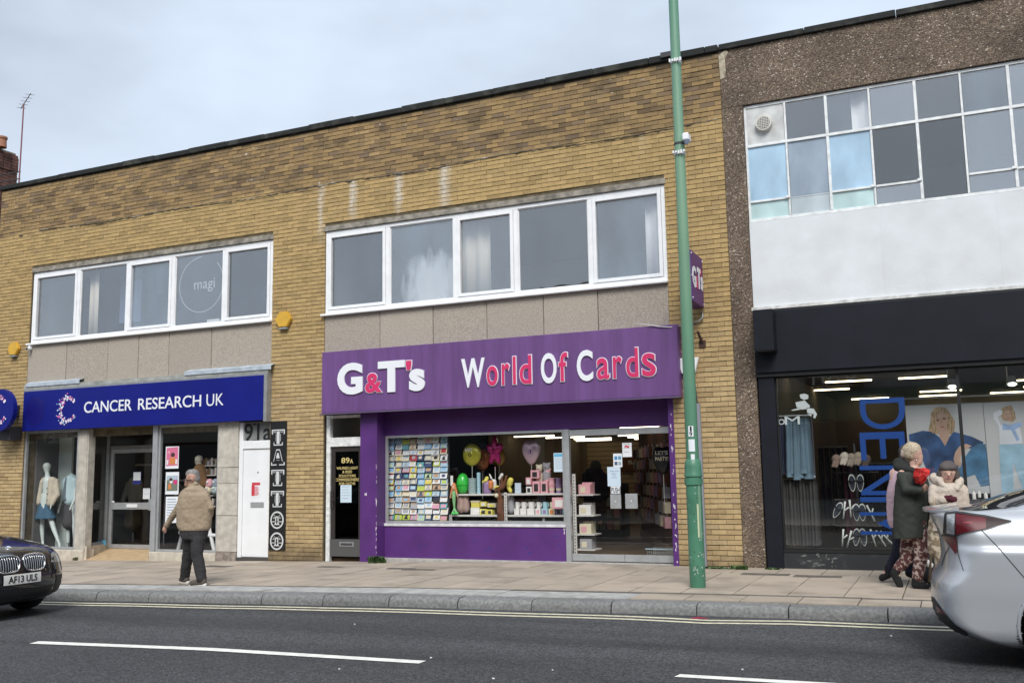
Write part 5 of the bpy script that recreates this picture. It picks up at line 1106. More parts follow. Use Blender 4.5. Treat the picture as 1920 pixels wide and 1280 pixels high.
# tub stack, cup stack, egg
a = fac(*Z4(790, 552), SY+.14); b = fac(*Z4(853, 655), SY+.14); xc = (a.x+b.x)/2; rr = (b.x-a.x)/2
for i in range(6):
    o = thing('party_tub', 'grey green party tub, %s from the bottom of its stack' % ORD[i], 'tub', (xc, SY+.16, Z1s+i*.044), 'stacked party tubs'); MB().lathe([(rr*.80, .001), (rr*.92, .03), (rr, .031), (rr, .042)], (xc+R_.uniform(-.006, .006), SY+.16, Z1s+i*.044), 20).build('tub', gT, o)
a = fac(*Z4(856, 513), SY+.12); b = fac(*Z4(885, 655), SY+.12); xc = (a.x+b.x)/2; rr = (b.x-a.x)/2
for i in range(9):
    o = thing('paper_cup', 'pale blue paper cup, %s from the bottom of the tall cup stack' % ORD[i], 'cup', (xc, SY+.1, Z1s+i*.04), 'stacked paper cups'); MB().lathe([(rr*1.0, .001), (rr*1.0, .010), (rr*.82, .039)], (xc, SY+.12, Z1s+i*.04), 16).build('cup', gB, o)
a = fac(*Z4(690, 500), SY+.1); b = fac(*Z4(785, 652), SY+.1); xc = (a.x+b.x)/2; hh = a.z-b.z; rr = (b.x-a.x)/2
o = thing('toy_egg', 'large glossy green plastic egg on the upper shelf', 'egg', (xc, SY+.15, Z1s)); prof = []
for i in range(19):
    t_ = i/18; th = math.pi*t_; prof.append((max(.002, rr*math.sin(th)**(.85)*(1.06-.28*t_)), hh*(1-math.cos(th))/2))
smooth_by_angle(MB().lathe(prof, (xc, SY+.17, Z1s+.002), 26).build('shell', mat('green_plastic', (.03, .48, .055), .25, spec=.6), o), 50)
smooth_by_angle(MB().lathe([(rr*1.015, hh*.42), (rr*1.03, hh*.43), (rr*1.015, hh*.445)], (xc, SY+.17, Z1s), 26).build('seam', mat('green_seam', (.02, .38, .05), .3), o), 50)
# plush toys and dolls
def plush(name, caps, m, label, cat='toy', vox=.010, parts=()):
    c = caps[0][0]; o = thing(name, label, cat, (c[0], c[1], c[2])); blob('plush_body', caps, m, o, vox, 3)
    for pn_, pc_, pm_ in parts: blob(pn_, pc_, pm_, o, .008, 2)
    return o
def pz(x, y, Y=SY-.06): q = fac(*Z4(x, y), Y); return (q.x, q.y, q.z)
plush('plush_donkey', [(pz(1035, 720), pz(1030, 800), .055, .06), (pz(1032, 800), pz(1020, 862), .045, .03), (pz(1042, 800), pz(1050, 862), .045, .03), (pz(1012, 650), pz(1035, 720), .05, .05), (pz(1040, 610), pz(1045, 540), .028, .02), (pz(1062, 600), pz(1078, 530), .028, .02), (pz(1005, 640), pz(1050, 610), .045, .04)], gBr, 'brown plush donkey with long upright ears hanging by the shelf upright', parts=(('muzzle', [(pz(1003, 672, SY-.12), pz(1004, 676, SY-.12), .036, .036)], gC), ('eye_patch', [(pz(1008, 640, SY-.12), pz(1000, 650, SY-.12), .016, .016)], gK), ('fringe', [(pz(990, 615, SY-.1), pz(1015, 605, SY-.1), .02, .018)], gY)))
plush('mermaid_doll', [(pz(684, 650, SY-.08), pz(684, 690, SY-.08), .03, .034), (pz(684, 690, SY-.08), pz(688, 770, SY-.08), .034, .016), (pz(688, 775, SY-.08), pz(670, 815, SY-.08), .02, .022), (pz(688, 775, SY-.08), pz(710, 812, SY-.08), .02, .022)], mat('mermaid_green', (.22, .50, .22), .6), 'mermaid doll with orange hair and green tail hanging in the window', parts=(('head', [(pz(682, 610, SY-.08), pz(682, 625, SY-.08), .030, .027)], mat('doll_skin', (.62, .38, .25), .6)), ('hair', [(pz(681, 592, SY-.06), pz(660, 690, SY-.07), .034, .018), (pz(684, 592, SY-.06), pz(708, 660, SY-.07), .034, .016)], gO), ('arm', [(pz(664, 655, SY-.1), pz(655, 690, SY-.1), .012, .010), (pz(700, 650, SY-.1), pz(714, 690, SY-.1), .012, .010)], mat('doll_skin', (.62, .38, .25), .6)), ('fin', [(pz(672, 808, SY-.09), pz(712, 808, SY-.09), .018, .018)], mat('fin_green', (.10, .62, .12), .5))))
MB().box(pz(664, 525)[0], pz(683, 525)[0], SY-.09, SY-.085, pz(670, 600)[2], pz(670, 525)[2]).build('hang_tag', gW, label='narrow white hang tag above the mermaid doll', cat='tag')
for x, y, r, m, lab in ((1325, 468, .058, gC, 'cream'), (1380, 458, .065, gG, 'grey'), (1385, 500, .06, gP, 'pink')):
    q = pz(x, y, SY+.22); plush('teddy_bear', [((q[0], q[1], q[2]), (q[0], q[1], q[2]-.03), r, r*.9), ((q[0], q[1], q[2]-.12), (q[0], q[1], q[2]-.2), r*1.1, r*1.1), ((q[0]-r*.8, q[1], q[2]+r*.8), (q[0]-r*.8, q[1], q[2]+r*.85), r*.35, r*.3), ((q[0]+r*.8, q[1], q[2]+r*.8), (q[0]+r*.8, q[1], q[2]+r*.85), r*.35, r*.3)], m, '%s teddy bear seated above the pink window boxes' % lab, parts=(('nose', [((q[0], q[1]-r*.95, q[2]-.015), (q[0], q[1]-r, q[2]-.015), .014, .012)], gK),))
q = pz(935, 570, SY+.1)
plush('plush_bunch', [(pz(935, 590, SY+.1), pz(935, 645, SY+.1), .07, .07)], gPu, 'purple gift bag stuffed with small soft toys', parts=(('toy_head', [(pz(932, 545, SY+.08), pz(932, 548, SY+.08), .035, .035), (pz(905, 572, SY+.08), pz(908, 572, SY+.08), .025, .025), (pz(920, 562, SY+.05), pz(925, 562, SY+.05), .03, .03)], gY), ('orange_toy', [(pz(962, 578, SY+.06), pz(962, 610, SY+.06), .045, .04)], gO)))
plush('plush_rabbit', [(pz(985, 570, SY+.14), pz(985, 610, SY+.14), .045, .05), (pz(965, 545, SY+.14), pz(952, 515, SY+.14), .02, .014), (pz(1030, 545, SY+.14), pz(1045, 518, SY+.14), .03, .03)], gW, 'white plush rabbit on the upper shelf behind the donkey')
plush('plush_duck', [(pz(1110, 560, SY+.1), pz(1100, 590, SY+.1), .05, .05), (pz(1095, 615, SY+.1), pz(1108, 640, SY+.1), .035, .035)], gY, 'yellow plush duck right of the shelf upright')
plush('bagged_toy', [(pz(735, 700, SY+.1), pz(740, 770, SY+.1), .07, .08), (pz(775, 700, SY+.1), pz(775, 770, SY+.1), .06, .07)], mat('dusty_pink', (.38, .26, .23), .6), 'dusty pink bagged soft toy on the lower left shelf')
plush('grey_elephant', [(pz(1110, 690, SY+.15), pz(1115, 780, SY+.15), .06, .07)], gG, 'grey soft toy at the left of the mugs'); plush('white_bottle', [(pz(1358, 845, SY+.1), pz(1358, 868, SY+.1), .02, .03)], gW, 'small white bottle on the bottom shelf', 'bottle')
# foil balloons
def balloon(u, v, Y, rx, rz, col, label, shape='round', string=None, print_=None):
    c = fac(u, v, Y); m = mat('foil_'+label.split()[0], col, .22, metal=.35, spec=.6); o = thing('foil_balloon', label, 'balloon', (c.x, Y, c.z-rz)); mb = MB(); n = 28; rings = 9; vs = []; fs = []
    def rad(t):
        if shape == 'star': return .78+.22*math.cos(5*(t-math.pi/2))
        if shape == 'heart':
            a = (t-math.pi/2); a = (a+math.pi) % (2*math.pi)-math.pi; return 1.0-.16*math.exp(-(a/.3)**2)+.12*math.exp(-((abs(a)-.7)/.5)**2)+.10*math.exp(-((abs(a)-math.pi)/.35)**2)-.10*math.exp(-((abs(a)-2.2)/.5)**2)
        return 1.0
    for side in (-1, 1):
        for i in range(rings):
            q = math.sin(math.pi/2*(i+1)/rings); hgt = math.cos(math.pi/2*(i+1)/rings)
            for k_ in range(n):
                t = 2*math.pi*k_/n; rr_ = q*rad(t); vs.append((c.x+rx*rr_*math.cos(t), c.y+side*rx*.42*hgt, c.z+rz*rr_*math.sin(t)))
    for s_ in (0, 1):
        o_ = s_*rings*n; cidx = len(vs); vs.append((c.x, c.y+(-1 if s_ == 0 else 1)*rx*.42, c.z))
        for i in range(rings-1):
            for k_ in range(n):
                f = (o_+i*n+k_, o_+i*n+(k_+1) % n, o_+(i+1)*n+(k_+1) % n, o_+(i+1)*n+k_); fs.append(f[::-1] if s_ == 0 else f)
        for k_ in range(n): f = (cidx, o_+k_, o_+(k_+1) % n); fs.append(f if s_ else f[::-1])
    mb.add(vs, fs); mb.build('foil', m, o, smooth=True)
    mb = MB(); mb.add([(c.x-.02, c.y, c.z-rz*1.12), (c.x+.02, c.y, c.z-rz*1.12), (c.x, c.y, c.z-rz*.97)], [(0, 1, 2)]); mb.build('tail', m, o)
    zb0 = string if string is not None else c.z-rz-.5; mb = MB(); mb.cyl((c.x, c.y, c.z-rz), (c.x, c.y, zb0), .004, .004, 5); mb.build('ribbon', gW, o)
    if print_:
        for tx, x0, x1, z0, z1, mm in print_:
            mb = MB(); put_text(mb, tx, c.x+rx*x0, c.x+rx*x1, c.z+rz*z0, c.z+rz*z1, c.y-rx*.44, .002, .01); mb.build('printed_text', mm, o)
    return o
balloon(885, 852, .60, .175, .195, (.42, .40, .035), 'yellow round foil balloon printed BABY over the shelf', print_=[('BABY', -.55, .25, .28, .58, gW)], string=Z1s)
balloon(904, 861, .95, .15, .19, (.45, .13, .03), 'orange balloon half hidden behind the yellow one'); balloon(907, 850, 1.2, .15, .2, (.06, .10, .22), 'navy balloon behind the orange one')
balloon(928, 845, .62, .165, .27, (.40, .015, .14), 'magenta star foil balloon in the middle of the window', 'star'); balloon(996, 846, .62, .165, .205, (.52, .38, .44), 'pale pink heart foil balloon with scattered print', 'heart', print_=[('4U', -.25, .3, -.25, .2, gPu)])
balloon(936, 857, 1.0, .12, .15, (.45, .28, .05), 'amber balloon peeping out behind the magenta star'); balloon(1243, 861, .72, .17, .215, (.012, .012, .014), "black foil balloon printed LET'S PARTY hanging by the right wall", 'heart', print_=[("LET'S", -.6, .6, .35, .65, gC), ('PARTY!', -.62, .62, -.1, .2, gC)])
# inside the doors: side rack, basket, customer, hanging stock
rk2 = thing('side_rack', 'white perforated shelf rack just inside the glass doors', 'rack', (-5.5, .5, 0)); xr = FX(1078, 960, .45)
upright(xr, .45, .04, FZ(1078, 888, .45), rk2, .055)
for i, (z, m, lab) in enumerate(((1.05, gP, 'pink'), (.72, gW, 'white'), (.42, gC, 'cream'), (.18, gG, 'grey'))):
    MB().box(xr-.02, xr+.32, .46, .80, z-.02, z).build('shelf', M_shw, rk2); a = xr+.06
    for kx2 in range(2):
        o = thing('stock_carton', '%s carton on the side rack, %s' % (lab, ('at the front', 'behind the front one')[kx2]), 'box', (a, .5, z)); MB().box(a, a+.20-.03*kx2, .48+.17*kx2, .62+.17*kx2, z+.001, z+.16+.03*kx2).build('carton', m, o, bevel=.003); MB().box(a+.03, a+.12, .476+.17*kx2, .4795+.17*kx2, z+.03, z+.12).build('printed_panel', gC if m is not gC else gP, o)
bk = thing('wire_basket', 'clear wire shopping basket on the floor inside the right door', 'basket', (-4.2, .5, 0)); bx0, bx1 = FX(1214, 1040, .45), FX(1266, 1040, .45); M_wire = mat('wire_grey', (.42, .46, .47), .4, metal=.3)
mb = MB()
for i in range(14):
    t = i/13; mb.cyl((bx0+(bx1-bx0)*(.06+.88*t), .45, .01), (bx0+(bx1-bx0)*t, .42, .2), .004, .004, 4); mb.cyl((bx0+(bx1-bx0)*(.06+.88*t), .75, .01), (bx0+(bx1-bx0)*t, .78, .2), .004, .004, 4)
for z in (.01, .06, .11, .16, .2): mb.cyl((bx0, .435, z), (bx1, .435, z), .004, .004, 4); mb.cyl((bx0, .77, z), (bx1, .77, z), .004, .004, 4)
mb.build('wire_mesh', M_wire, bk); MB().box(bx0-.02, bx1+.02, .40, .44, .20, .215).build('rim', mat('rim_blue', (.35, .5, .55), .4), bk)
# gift bags on pegs along the angled stand at the right
BA, BB = fac(1258, 950, 1.0), fac(1196, 950, 6.0)
gst = thing('gift_bag_stand', 'dark angled stand along the right side of the card shop', 'stand', (BA.x, BA.y, 0)); sd_ = Vector((BB.x-BA.x, BB.y-BA.y, 0)); sn = Vector((-sd_.y, sd_.x, 0)).normalized()
for z0_, z1_, t_, nm, m_ in ((.0, 2.2, .02, 'panel', gBr), (.02, .16, .05, 'skirting', M_tan)):
    p0, p1 = Vector((BA.x, BA.y, 0)), Vector((BB.x, BB.y, 0)); o_ = -sn*.08; mb = MB(); mb.hprism([tuple((p0+o_)[:2]), tuple((p1+o_)[:2]), tuple((p1+o_+sn*t_)[:2]), tuple((p0+o_+sn*t_)[:2])], z0_, z1_); mb.build(nm, m_, gst)
for r in range(6):
    for c in range(9):
        t_ = (c+.5)/9; p = Vector((BA.x, BA.y, 0))+sd_*t_+sn*.03; z = 1.86-r*.24; ki = (r*3+c*2) % 5; m = (gP, gBr, gC, gPu, gG)[ki]; hw_ = sd_.normalized()*.13; th_ = sn*.05
        o = thing('gift_bag', '%s gift bag on the angled stand, %s row, %s peg' % (('pink', 'brown', 'cream', 'lilac', 'grey')[ki], ORD[r], ORD[c]), 'bag', (p.x, p.y, z), 'gift bags pegged on the angled stand')
        mb = MB(); mb.hprism([tuple((p-hw_-th_)[:2]), tuple((p+hw_-th_)[:2]), tuple((p+hw_+th_)[:2]), tuple((p-hw_+th_)[:2])], z-.18, z); mb.build('bag', m, o); mb = MB(); mb.tube([p-hw_*.5+Vector((0, 0, z)), p-hw_*.4+Vector((0, 0, z+.045)), p+hw_*.4+Vector((0, 0, z+.045)), p+hw_*.5+Vector((0, 0, z))], .004, 4); mb.build('handle', gW, o)
# wall displays deeper in the shop
for i, (x, y, w, h, z, m, lab) in enumerate(((-7.7, 10.85, 1.0, .5, 1.4, gBr, 'brown sale board on the back wall of the card shop'), (-6.1, 10.85, .7, 1.5, .1, M_dk, 'dark doorway panel in the back wall of the card shop'), (-5.0, 6.0, .45, .5, .75, gP, 'pink display board deep inside the card shop'), (-8.7, 3.5, .5, 1.6, 0, M_dk, 'dark tall display stand at the left inside the card shop'))):
    o = thing('display_board', lab, 'display', (x, y, z)); MB().box(x-w/2, x+w/2, y, y+.06, z, z+h).build('panel', m, o, bevel=.004)
    mb = MB(); put_text(mb, 'SALE' if i == 0 else '...', x-w*.3, x+w*.3, z+h*.4, z+h*.6, y-.004, .003, .01); mb.build('print', gC, o) if i == 0 else None
for i, (x, y) in enumerate(((-8.3, 4.6), (-7.0, 5.6), (-8.6, 7.4))):
    o = thing('card_gondola', 'low stocked gondola inside the card shop, %s from the left' % ORD[i], 'shelving', (x, y, 0)); MB().box(x-.5, x+.5, y, y+.5, .02, 1.15).build('gondola_body', M_dk, o); 
    for s_ in range(4):
        for c in range(6):
            MB().box(x-.48+c*.16, x-.35+c*.16, y-.05, y-.005, .18+s_*.25, .36+s_*.25).build('stock_pack', (gP, gW, gBr, gG, gC, gPu, gT)[(i*5+s_*3+c*4) % 7], o)
# ================================================================ charity shop contents
M_man = mat('mannequin', (.56, .64, .62), .45); M_jack = mat('cream_jacket', (.50, .45, .36), .9); M_dress = mat('blue_dress', (.045, .11, .175), .85); M_gil = mat('pale_blue_gilet', (.45, .60, .64), .7)
def Zc(x, y): return x/4.267, 780+y/4.267
def mz(x, y, Y=.5): q = fac(*Zc(x, y), Y); return (q.x, q.y, q.z)
mq = thing('mannequin', 'pale mannequin in cream jacket and blue dress in the left window', 'mannequin', mz(400, 1070))
caps = [(mz(375, 400), mz(375, 435), .085, .06), (mz(378, 450), mz(380, 500), .045, .06), (mz(340, 520), mz(430, 520), .06, .06), (mz(385, 520), mz(380, 640), .11, .10), (mz(375, 640), mz(365, 760), .12, .14),
        (mz(330, 520), mz(280, 640, .48), .05, .035), (mz(280, 640, .48), mz(250, 725, .46), .035, .024), (mz(250, 725, .46), mz(246, 745, .45), .028, .014), (mz(440, 520), mz(455, 620, .46), .05, .038), (mz(455, 620, .46), mz(410, 710, .38), .035, .024), (mz(410, 710, .38), mz(402, 745, .37), .026, .013),
        (mz(335, 780), mz(335, 880), .062, .045), (mz(335, 880), mz(342, 1010), .05, .03), (mz(342, 1010), mz(350, 1045, .44), .03, .025), (mz(395, 780), mz(430, 900), .062, .048), (mz(430, 900), mz(475, 1020), .05, .03), (mz(475, 1020), mz(480, 1065, .42), .03, .026)]
blob('mannequin_body', caps, M_man, mq, .013, 4)
blob('dress', fold=.01, cut=[(mz(370, 818, .48), (0, 0, -1))], caps=[(mz(372, 520, .50), mz(365, 650, .50), .075, .09), (mz(362, 680, .49), mz(350, 830, .49), .11, .19), (mz(368, 680, .49), mz(400, 830, .49), .10, .13)], m=M_dress, parent=mq, vox=.014, it=3)
blob('jacket', fold=.008, caps=[(mz(325, 525, .46), mz(312, 685, .42), .075, .085), (mz(420, 515, .46), mz(405, 690, .42), .085, .09), (mz(330, 510), mz(430, 510), .065, .065), (mz(330, 515), mz(270, 690, .48), .058, .045), (mz(445, 520), mz(460, 630, .46), .062, .052), (mz(460, 630, .46), mz(420, 700, .40), .05, .042), (mz(375, 560, .6), mz(365, 690, .6), .12, .13)], m=M_jack, parent=mq, vox=.014, it=3)
for y in (575, 620, 670): q = mz(376, y, .325); MB().ball(q, .014, .008, .014, 8, 6).build('button', M_dk, mq)
mq2 = thing('mannequin', 'headless mannequin in pale blue gilet beside the jacketed one', 'mannequin', mz(560, 1060, .7))
blob('mannequin_body', [(mz(572, 470, .75), mz(572, 500, .75), .045, .06), (mz(560, 520, .75), mz(565, 680, .75), .12, .11), (mz(520, 540, .72), mz(490, 680, .66), .045, .032), (mz(490, 680, .66), mz(465, 770, .62), .032, .022), (mz(610, 540, .72), mz(600, 660, .66), .045, .035), (mz(600, 660, .66), mz(560, 745, .58), .032, .022), (mz(545, 700, .75), mz(545, 1010, .75), .07, .035), (mz(590, 700, .75), mz(600, 1010, .75), .07, .035)], M_man, mq2, .013, 4)
blob('gilet', [(mz(572, 510, .72), mz(565, 670, .72), .13, .135), (mz(535, 520, .72), mz(530, 660, .72), .09, .08), (mz(600, 520, .72), mz(595, 660, .72), .09, .08)], M_gil, mq2, .014, 2); blob('scarf', [(mz(535, 500, .62), mz(515, 640, .6), .035, .05), (mz(515, 640, .6), mz(525, 665, .6), .05, .04)], mat('grey_scarf', (.12, .16, .19), .9), mq2, .012, 2); blob('skirt', [(mz(560, 690, .74), mz(555, 850, .74), .12, .15)], M_dk, mq2, .014, 2)
def Zm(x, y): return 280+x/7.11, 780+y/7.11
def nz_(x, y, Y=.6): q = fac(*Zm(x, y), Y); return (q.x, q.y, q.z)
mq3 = thing('mannequin', 'bald white mannequin in brown top behind the walking man', 'mannequin', nz_(670, 1100))
blob('mannequin_body', [(nz_(660, 575), nz_(650, 615), .085, .065), (nz_(668, 640), nz_(672, 690), .05, .055), (nz_(680, 720), nz_(690, 900), .12, .11), (nz_(670, 900), nz_(680, 1280), .11, .07)], mat('ivory_mannequin', (.58, .56, .47), .5), mq3, .013, 4); blob('top', [(nz_(675, 720, .58), nz_(690, 900, .58), .135, .13), (nz_(700, 720, .58), nz_(740, 900, .58), .09, .06)], mat('brown_knit', (.16, .09, .04), .95), mq3, .014, 2)
# white side panel of the left display, boards and shelf inside
MB().box(-17.79, -17.40, .85, .9, .0, 2.45).build('display_screen', mat('pale_green_board', (.52, .60, .57), .7), label='pale green screen at the left end of the charity window', cat='screen')
MB().box(-16.95, -16.35, 2.2, 2.45, 1.72, 1.76).build('wall_shelf', mat('grey_shelf', (.30, .30, .29), .6), label='narrow shelf on the wall behind the jacketed mannequin', cat='shelf')
def rail(x0, x1, y, z, cols_, label, labs):
    o = thing('clothes_rail', label, 'rail', ((x0+x1)/2, y, 0)); MB().cyl((x0, y, z), (x1, y, z), .016, .016, 8).build('bar', M_alu, o); MB().cyl((x0+.02, y, 0), (x0+.02, y, z), .014, .014, 8).build('post', M_alu, o); MB().cyl((x1-.02, y, 0), (x1-.02, y, z), .014, .014, 8).build('post', M_alu, o)
    for i, (m, lab, ln, wd2) in enumerate(cols_):
        x = x0+.08+(x1-x0-.16)*(i+.5)/len(cols_); g_ = thing('hanging_garment', lab, 'clothes', (x, y, z-ln), labs)
        mb = MB(); mb.tube([(x, y-.02, z+.02), (x, y, z+.035), (x, y+.01, z-.04)], .004, 4); mb.build('hanger', M_alu, g_)
        blob('garment', fold=.008, caps=[((x, y-.02, z-.10), (x+.01, y-.02, z-ln*.6), .03+wd2*.3, .035+wd2*.4), ((x+.01, y-.02, z-ln*.55), (x+.02, y-.03, z-ln), .04+wd2*.4, .045+wd2*.5), ((x, y-.10, z-.14), (x+.01, y-.12, z-ln*.65), .028, .028), ((x, y+.08, z-.14), (x, y+.1, z-ln*.65), .028, .028)], m=m, parent=g_, vox=.016, it=2)
gd = G('darkcloth', (.035, .035, .045), .95); gb = G('beigecloth', (.36, .31, .22), .95); gm = G('mauve', (.20, .155, .17), .95); gi = G('ivory', (.44, .42, .36), .95); go = G('olive', (.12, .10, .05), .95)
rail(-15.75, -14.4, 1.9, 1.38, [(gd, 'dark garment at the left end of the charity rail', .8, .05), (gi, 'ivory cardigan hanging on the charity rail', .85, .04), (gb, 'beige coat hanging on the charity rail', .95, .05), (gm, 'mauve dress hanging at the right of the charity rail', 1.05, .05), (gd, 'black garment at the right end of the charity rail', .9, .05)], 'chrome clothes rail behind the return pane', 'clothes on the charity shop rail')
mq4 = thing('dress_form', 'dress form in ivory blouse and olive skirt behind the charity door', 'mannequin', (-15.0, 2.6, 0)); q = fac(252, 935, 2.6); bx_ = q.x
blob('blouse', [((bx_, 2.6, 1.32), (bx_, 2.6, .98), .17, .15), ((bx_-.18, 2.58, 1.30), (bx_-.26, 2.52, .95), .07, .06), ((bx_+.18, 2.58, 1.30), (bx_+.24, 2.52, .95), .07, .06)], gi, mq4, .016, 3); blob('skirt', [((bx_, 2.6, .85), (bx_, 2.6, .42), .15, .21)], go, mq4, .016, 2); MB().cyl((bx_, 2.6, 0), (bx_, 2.6, 1.5), .02, .02, 8).build('stand', M_alu, mq4)
# posters in the right window
def wp(x0, y0, x1, y1): return (280+x0/7.11, 780+y0/7.11, 280+x1/7.11, 780+y1/7.11)
po = paper('poster', *wp(222, 405, 388, 695), .052, M_paper, 'pink framed poster of a seated figure, top of the three window posters', cat='poster')
def art(o, rect, shapes, Y=.0505):
    a, b = fac(rect[0], rect[1], Y), fac(rect[2], rect[3], Y)
    for i, (pts, m) in enumerate(shapes):
        mb = MB(); mb.prism([(a.x+(b.x-a.x)*p_, a.z+(b.z-a.z)*q_) for p_, q_ in pts], Y-.0009-.0006*i, Y-.0004-.0006*i); mb.build('printed_shape', m, o)
rp = G('rosepink', (.62, .16, .28)); dk = G('darkhair', (.06, .03, .03)); wf = G('paperwhite', (.70, .70, .70)); grn = G('meadow', (.16, .19, .14)); cir = lambda cx__, cy__, r_, ry_: [(cx__+r_*math.cos(t_*.5236), cy__+ry_*math.sin(t_*.5236)) for t_ in range(12)]
art(po, wp(222, 405, 388, 695), [([(.06, .06), (.94, .03), (.94, .86), (.06, .89)], rp), (cir(.55, .38, .16, .10), dk), ([(.35, .5), (.72, .48), (.8, .8), (.3, .82)], gO), (cir(.24, .26, .09, .06), gP), ([(.1, .6), (.22, .6), (.22, .82), (.1, .82)], wf), ([(.76, .58), (.9, .58), (.9, .8), (.76, .8)], wf)])
po = paper('poster', *wp(222, 745, 388, 1040), .052, M_paper, 'poster of children outdoors with a pink ball, middle of the window posters', cat='poster')
art(po, wp(222, 745, 388, 1040), [([(.08, .18), (.92, .16), (.92, .84), (.08, .85)], grn), ([(.08, .16), (.92, .15), (.92, .34), (.08, .36)], G('palesky', (.40, .48, .55))), (cir(.74, .45, .15, .11), G('hotpink', (.60, .04, .20))), (cir(.42, .42, .12, .09), wf), (cir(.40, .33, .13, .07), dk), ([(.2, .55), (.42, .52), (.45, .75), (.25, .78)], gO)])
po = paper('poster', *wp(222, 1070, 388, 1420), .052, M_paper, 'white text poster, lowest of the three window posters', 8, G('bluegrey', (.30, .36, .46)), 'poster')
paper('notice', *[*fac(0, 0)][:0] or (250, 884, 264, 907), DY-.02, G('noticeblue', (.03, .04, .22)), 'blue bordered notice on the charity shop door', cat='notice', head=.7, mhead=M_paper)
paper('notice', 268.5, 915, 281, 935, DY-.02, M_paper, 'white no smoking style notice beside the charity door lock', 2, M_grn)
paper('price_sticker', 191, 1012, 198, 1023, .70, M_cyan, 'small cyan sticker low on the return pane', cat='sticker')
# shelves with books and toys at the right end of the right window
sv = thing('bookshelf', 'narrow shelf of books and soft toys at the right of the charity window', 'shelving', (-12.7, .6, 0)); X0s, X1s = FX(383, 900, .65), FX(408, 900, .65)
for i, v in enumerate((872, 890, 906, 928, 948)):
    z = FZ(396, v, .65); MB().box(X0s, X1s, .6, .9, z-.015, z).build('shelf', M_shw, sv)
    if i in (0, 1, 4):
        for k_ in range(7):
            w = (X1s-X0s)/7; m = (gBr, gd, gm, go, gb, gi, gG)[(k_*3+i) % 7]; bko = thing('book', '%s upright book on the charity shelf, %s from the left' % (('top row', 'second row', '', '', 'bottom row')[i], ORD[k_]), 'book', (X0s+w*k_, .62, z), 'books on the charity shelf'); MB().box(X0s+w*k_+.002, X0s+w*(k_+1)-.002, .61, .75, z+.001, z+.12+.03*math.sin(k_*2.1+i)).build('cover', m, bko)
for i, (x, y, m, lab) in enumerate(((690, 880, gG, 'grey clock eyed'), (805, 880, gP, 'pink and white'), (885, 880, G('steel', (.28, .33, .40), .9), 'slate blue'), (790, 960, gC, 'cream'), (880, 960, gT, 'aqua'))):
    q = nz_(x, y, .58); plush('soft_toy', [(q, (q[0], q[1], q[2]-.04), .075, .08)], m, '%s soft toy piled in the charity window' % lab, parts=(('toy_face', [((q[0]+.01, q[1]-.075, q[2]), (q[0]+.012, q[1]-.078, q[2]), .026, .024)], gW),))
el = thing('easel_stand', 'white folding easel legs low in the right charity window', 'easel', nz_(330, 1400, .5))
for (u0, v0, u1, v1) in ((345, 985, 333, 1034), (388, 970, 402, 1034), (336, 998, 344, 998), (376, 1003, 408, 1003)):
    a, b = fac(u0, v0, .5), fac(u1, v1, .5); MB().cyl(a, b, .035, .035, 8).build('easel_leg', M_upvc, el)
# ================================================================ fashion shop contents
def Zf(x, y): return 1400+x/2.2866, 660+y/2.2866
def fz_(x, y, Y=.45): q = fac(*Zf(x, y), Y); return (q.x, q.y, q.z)
M_lb = mat('light_blue_cloth', (.10, .165, .21), .9); M_db = mat('dark_blue_cloth', (.025, .035, .07), .9); M_gt = mat('grey_trouser', (.045, .045, .043), .9)
fr_ = thing('garment_rack', 'two tier chrome garment rack at the left of the fashion window', 'rack', fz_(200, 860))
za1, za2 = fz_(200, 272)[2], fz_(200, 535)[2]; xa, xb = fz_(135, 400)[0], fz_(285, 400)[0]
for z in (za1, za2): MB().cyl((xa-.05, .5, z), (xb, .5, z), .014, .014, 8).build('bar', M_alu, fr_)
for x in (xa-.04, xb-.01): MB().cyl((x, .52, 0), (x, .52, za1), .014, .014, 8).build('post', M_dk, fr_)
def drape(x, y, z0, z1, w, d, m, name, parent, folds=5, flare=1.3, ruf=None):
    mb = MB(); n = folds*6; rows_ = 10; vs = []; fs = []
    for j in range(rows_+1):
        t = j/rows_; z = z0+(z1-z0)*t; k_ = 1+(flare-1)*t+((.10*abs(math.sin(t*math.pi*ruf))) if ruf else 0); amp = (.10+.5*t)
        for i in range(n):
            a = 2*math.pi*i/n; r_ = 1+.16*amp*math.sin(a*folds+x*7); vs.append((x+w/2*k_*r_*math.cos(a), y+d/2*k_*r_*math.sin(a), z))
    for j in range(rows_):
        for i in range(n): fs.append((j*n+i, j*n+(i+1) % n, (j+1)*n+(i+1) % n, (j+1)*n+i))
    fs.append(tuple(range(n))); fs.append(tuple(range((rows_+1)*n-1, rows_*n-1, -1))); mb.add(vs, fs); return mb.build(name, m, parent, smooth=True)
for i in range(5):
    x = xa+(xb-xa)*(.05+.055*i); o = thing('hanging_dress', 'dark blue dress on the upper rail, %s from the left' % ORD[i], 'clothes', (x, .5, za2), 'clothes on the fashion rack'); drape(x, .5+.02*i, za1-.05, za2+.05, .05, .30, M_db, 'cloth', o, 4, 1.2)
for i in range(6):
    x = xa+(xb-xa)*(.34+.10*i); o = thing('hanging_dress', 'light blue tiered dress on the upper rail, %s from the left' % ORD[i], 'clothes', (x, .45, za2), 'clothes on the fashion rack'); drape(x, .45+.02*(i % 2), za1-.04, za2+.0+.05*math.sin(i*2), .09, .30, M_lb, 'cloth', o, 4, 1.5, 3)
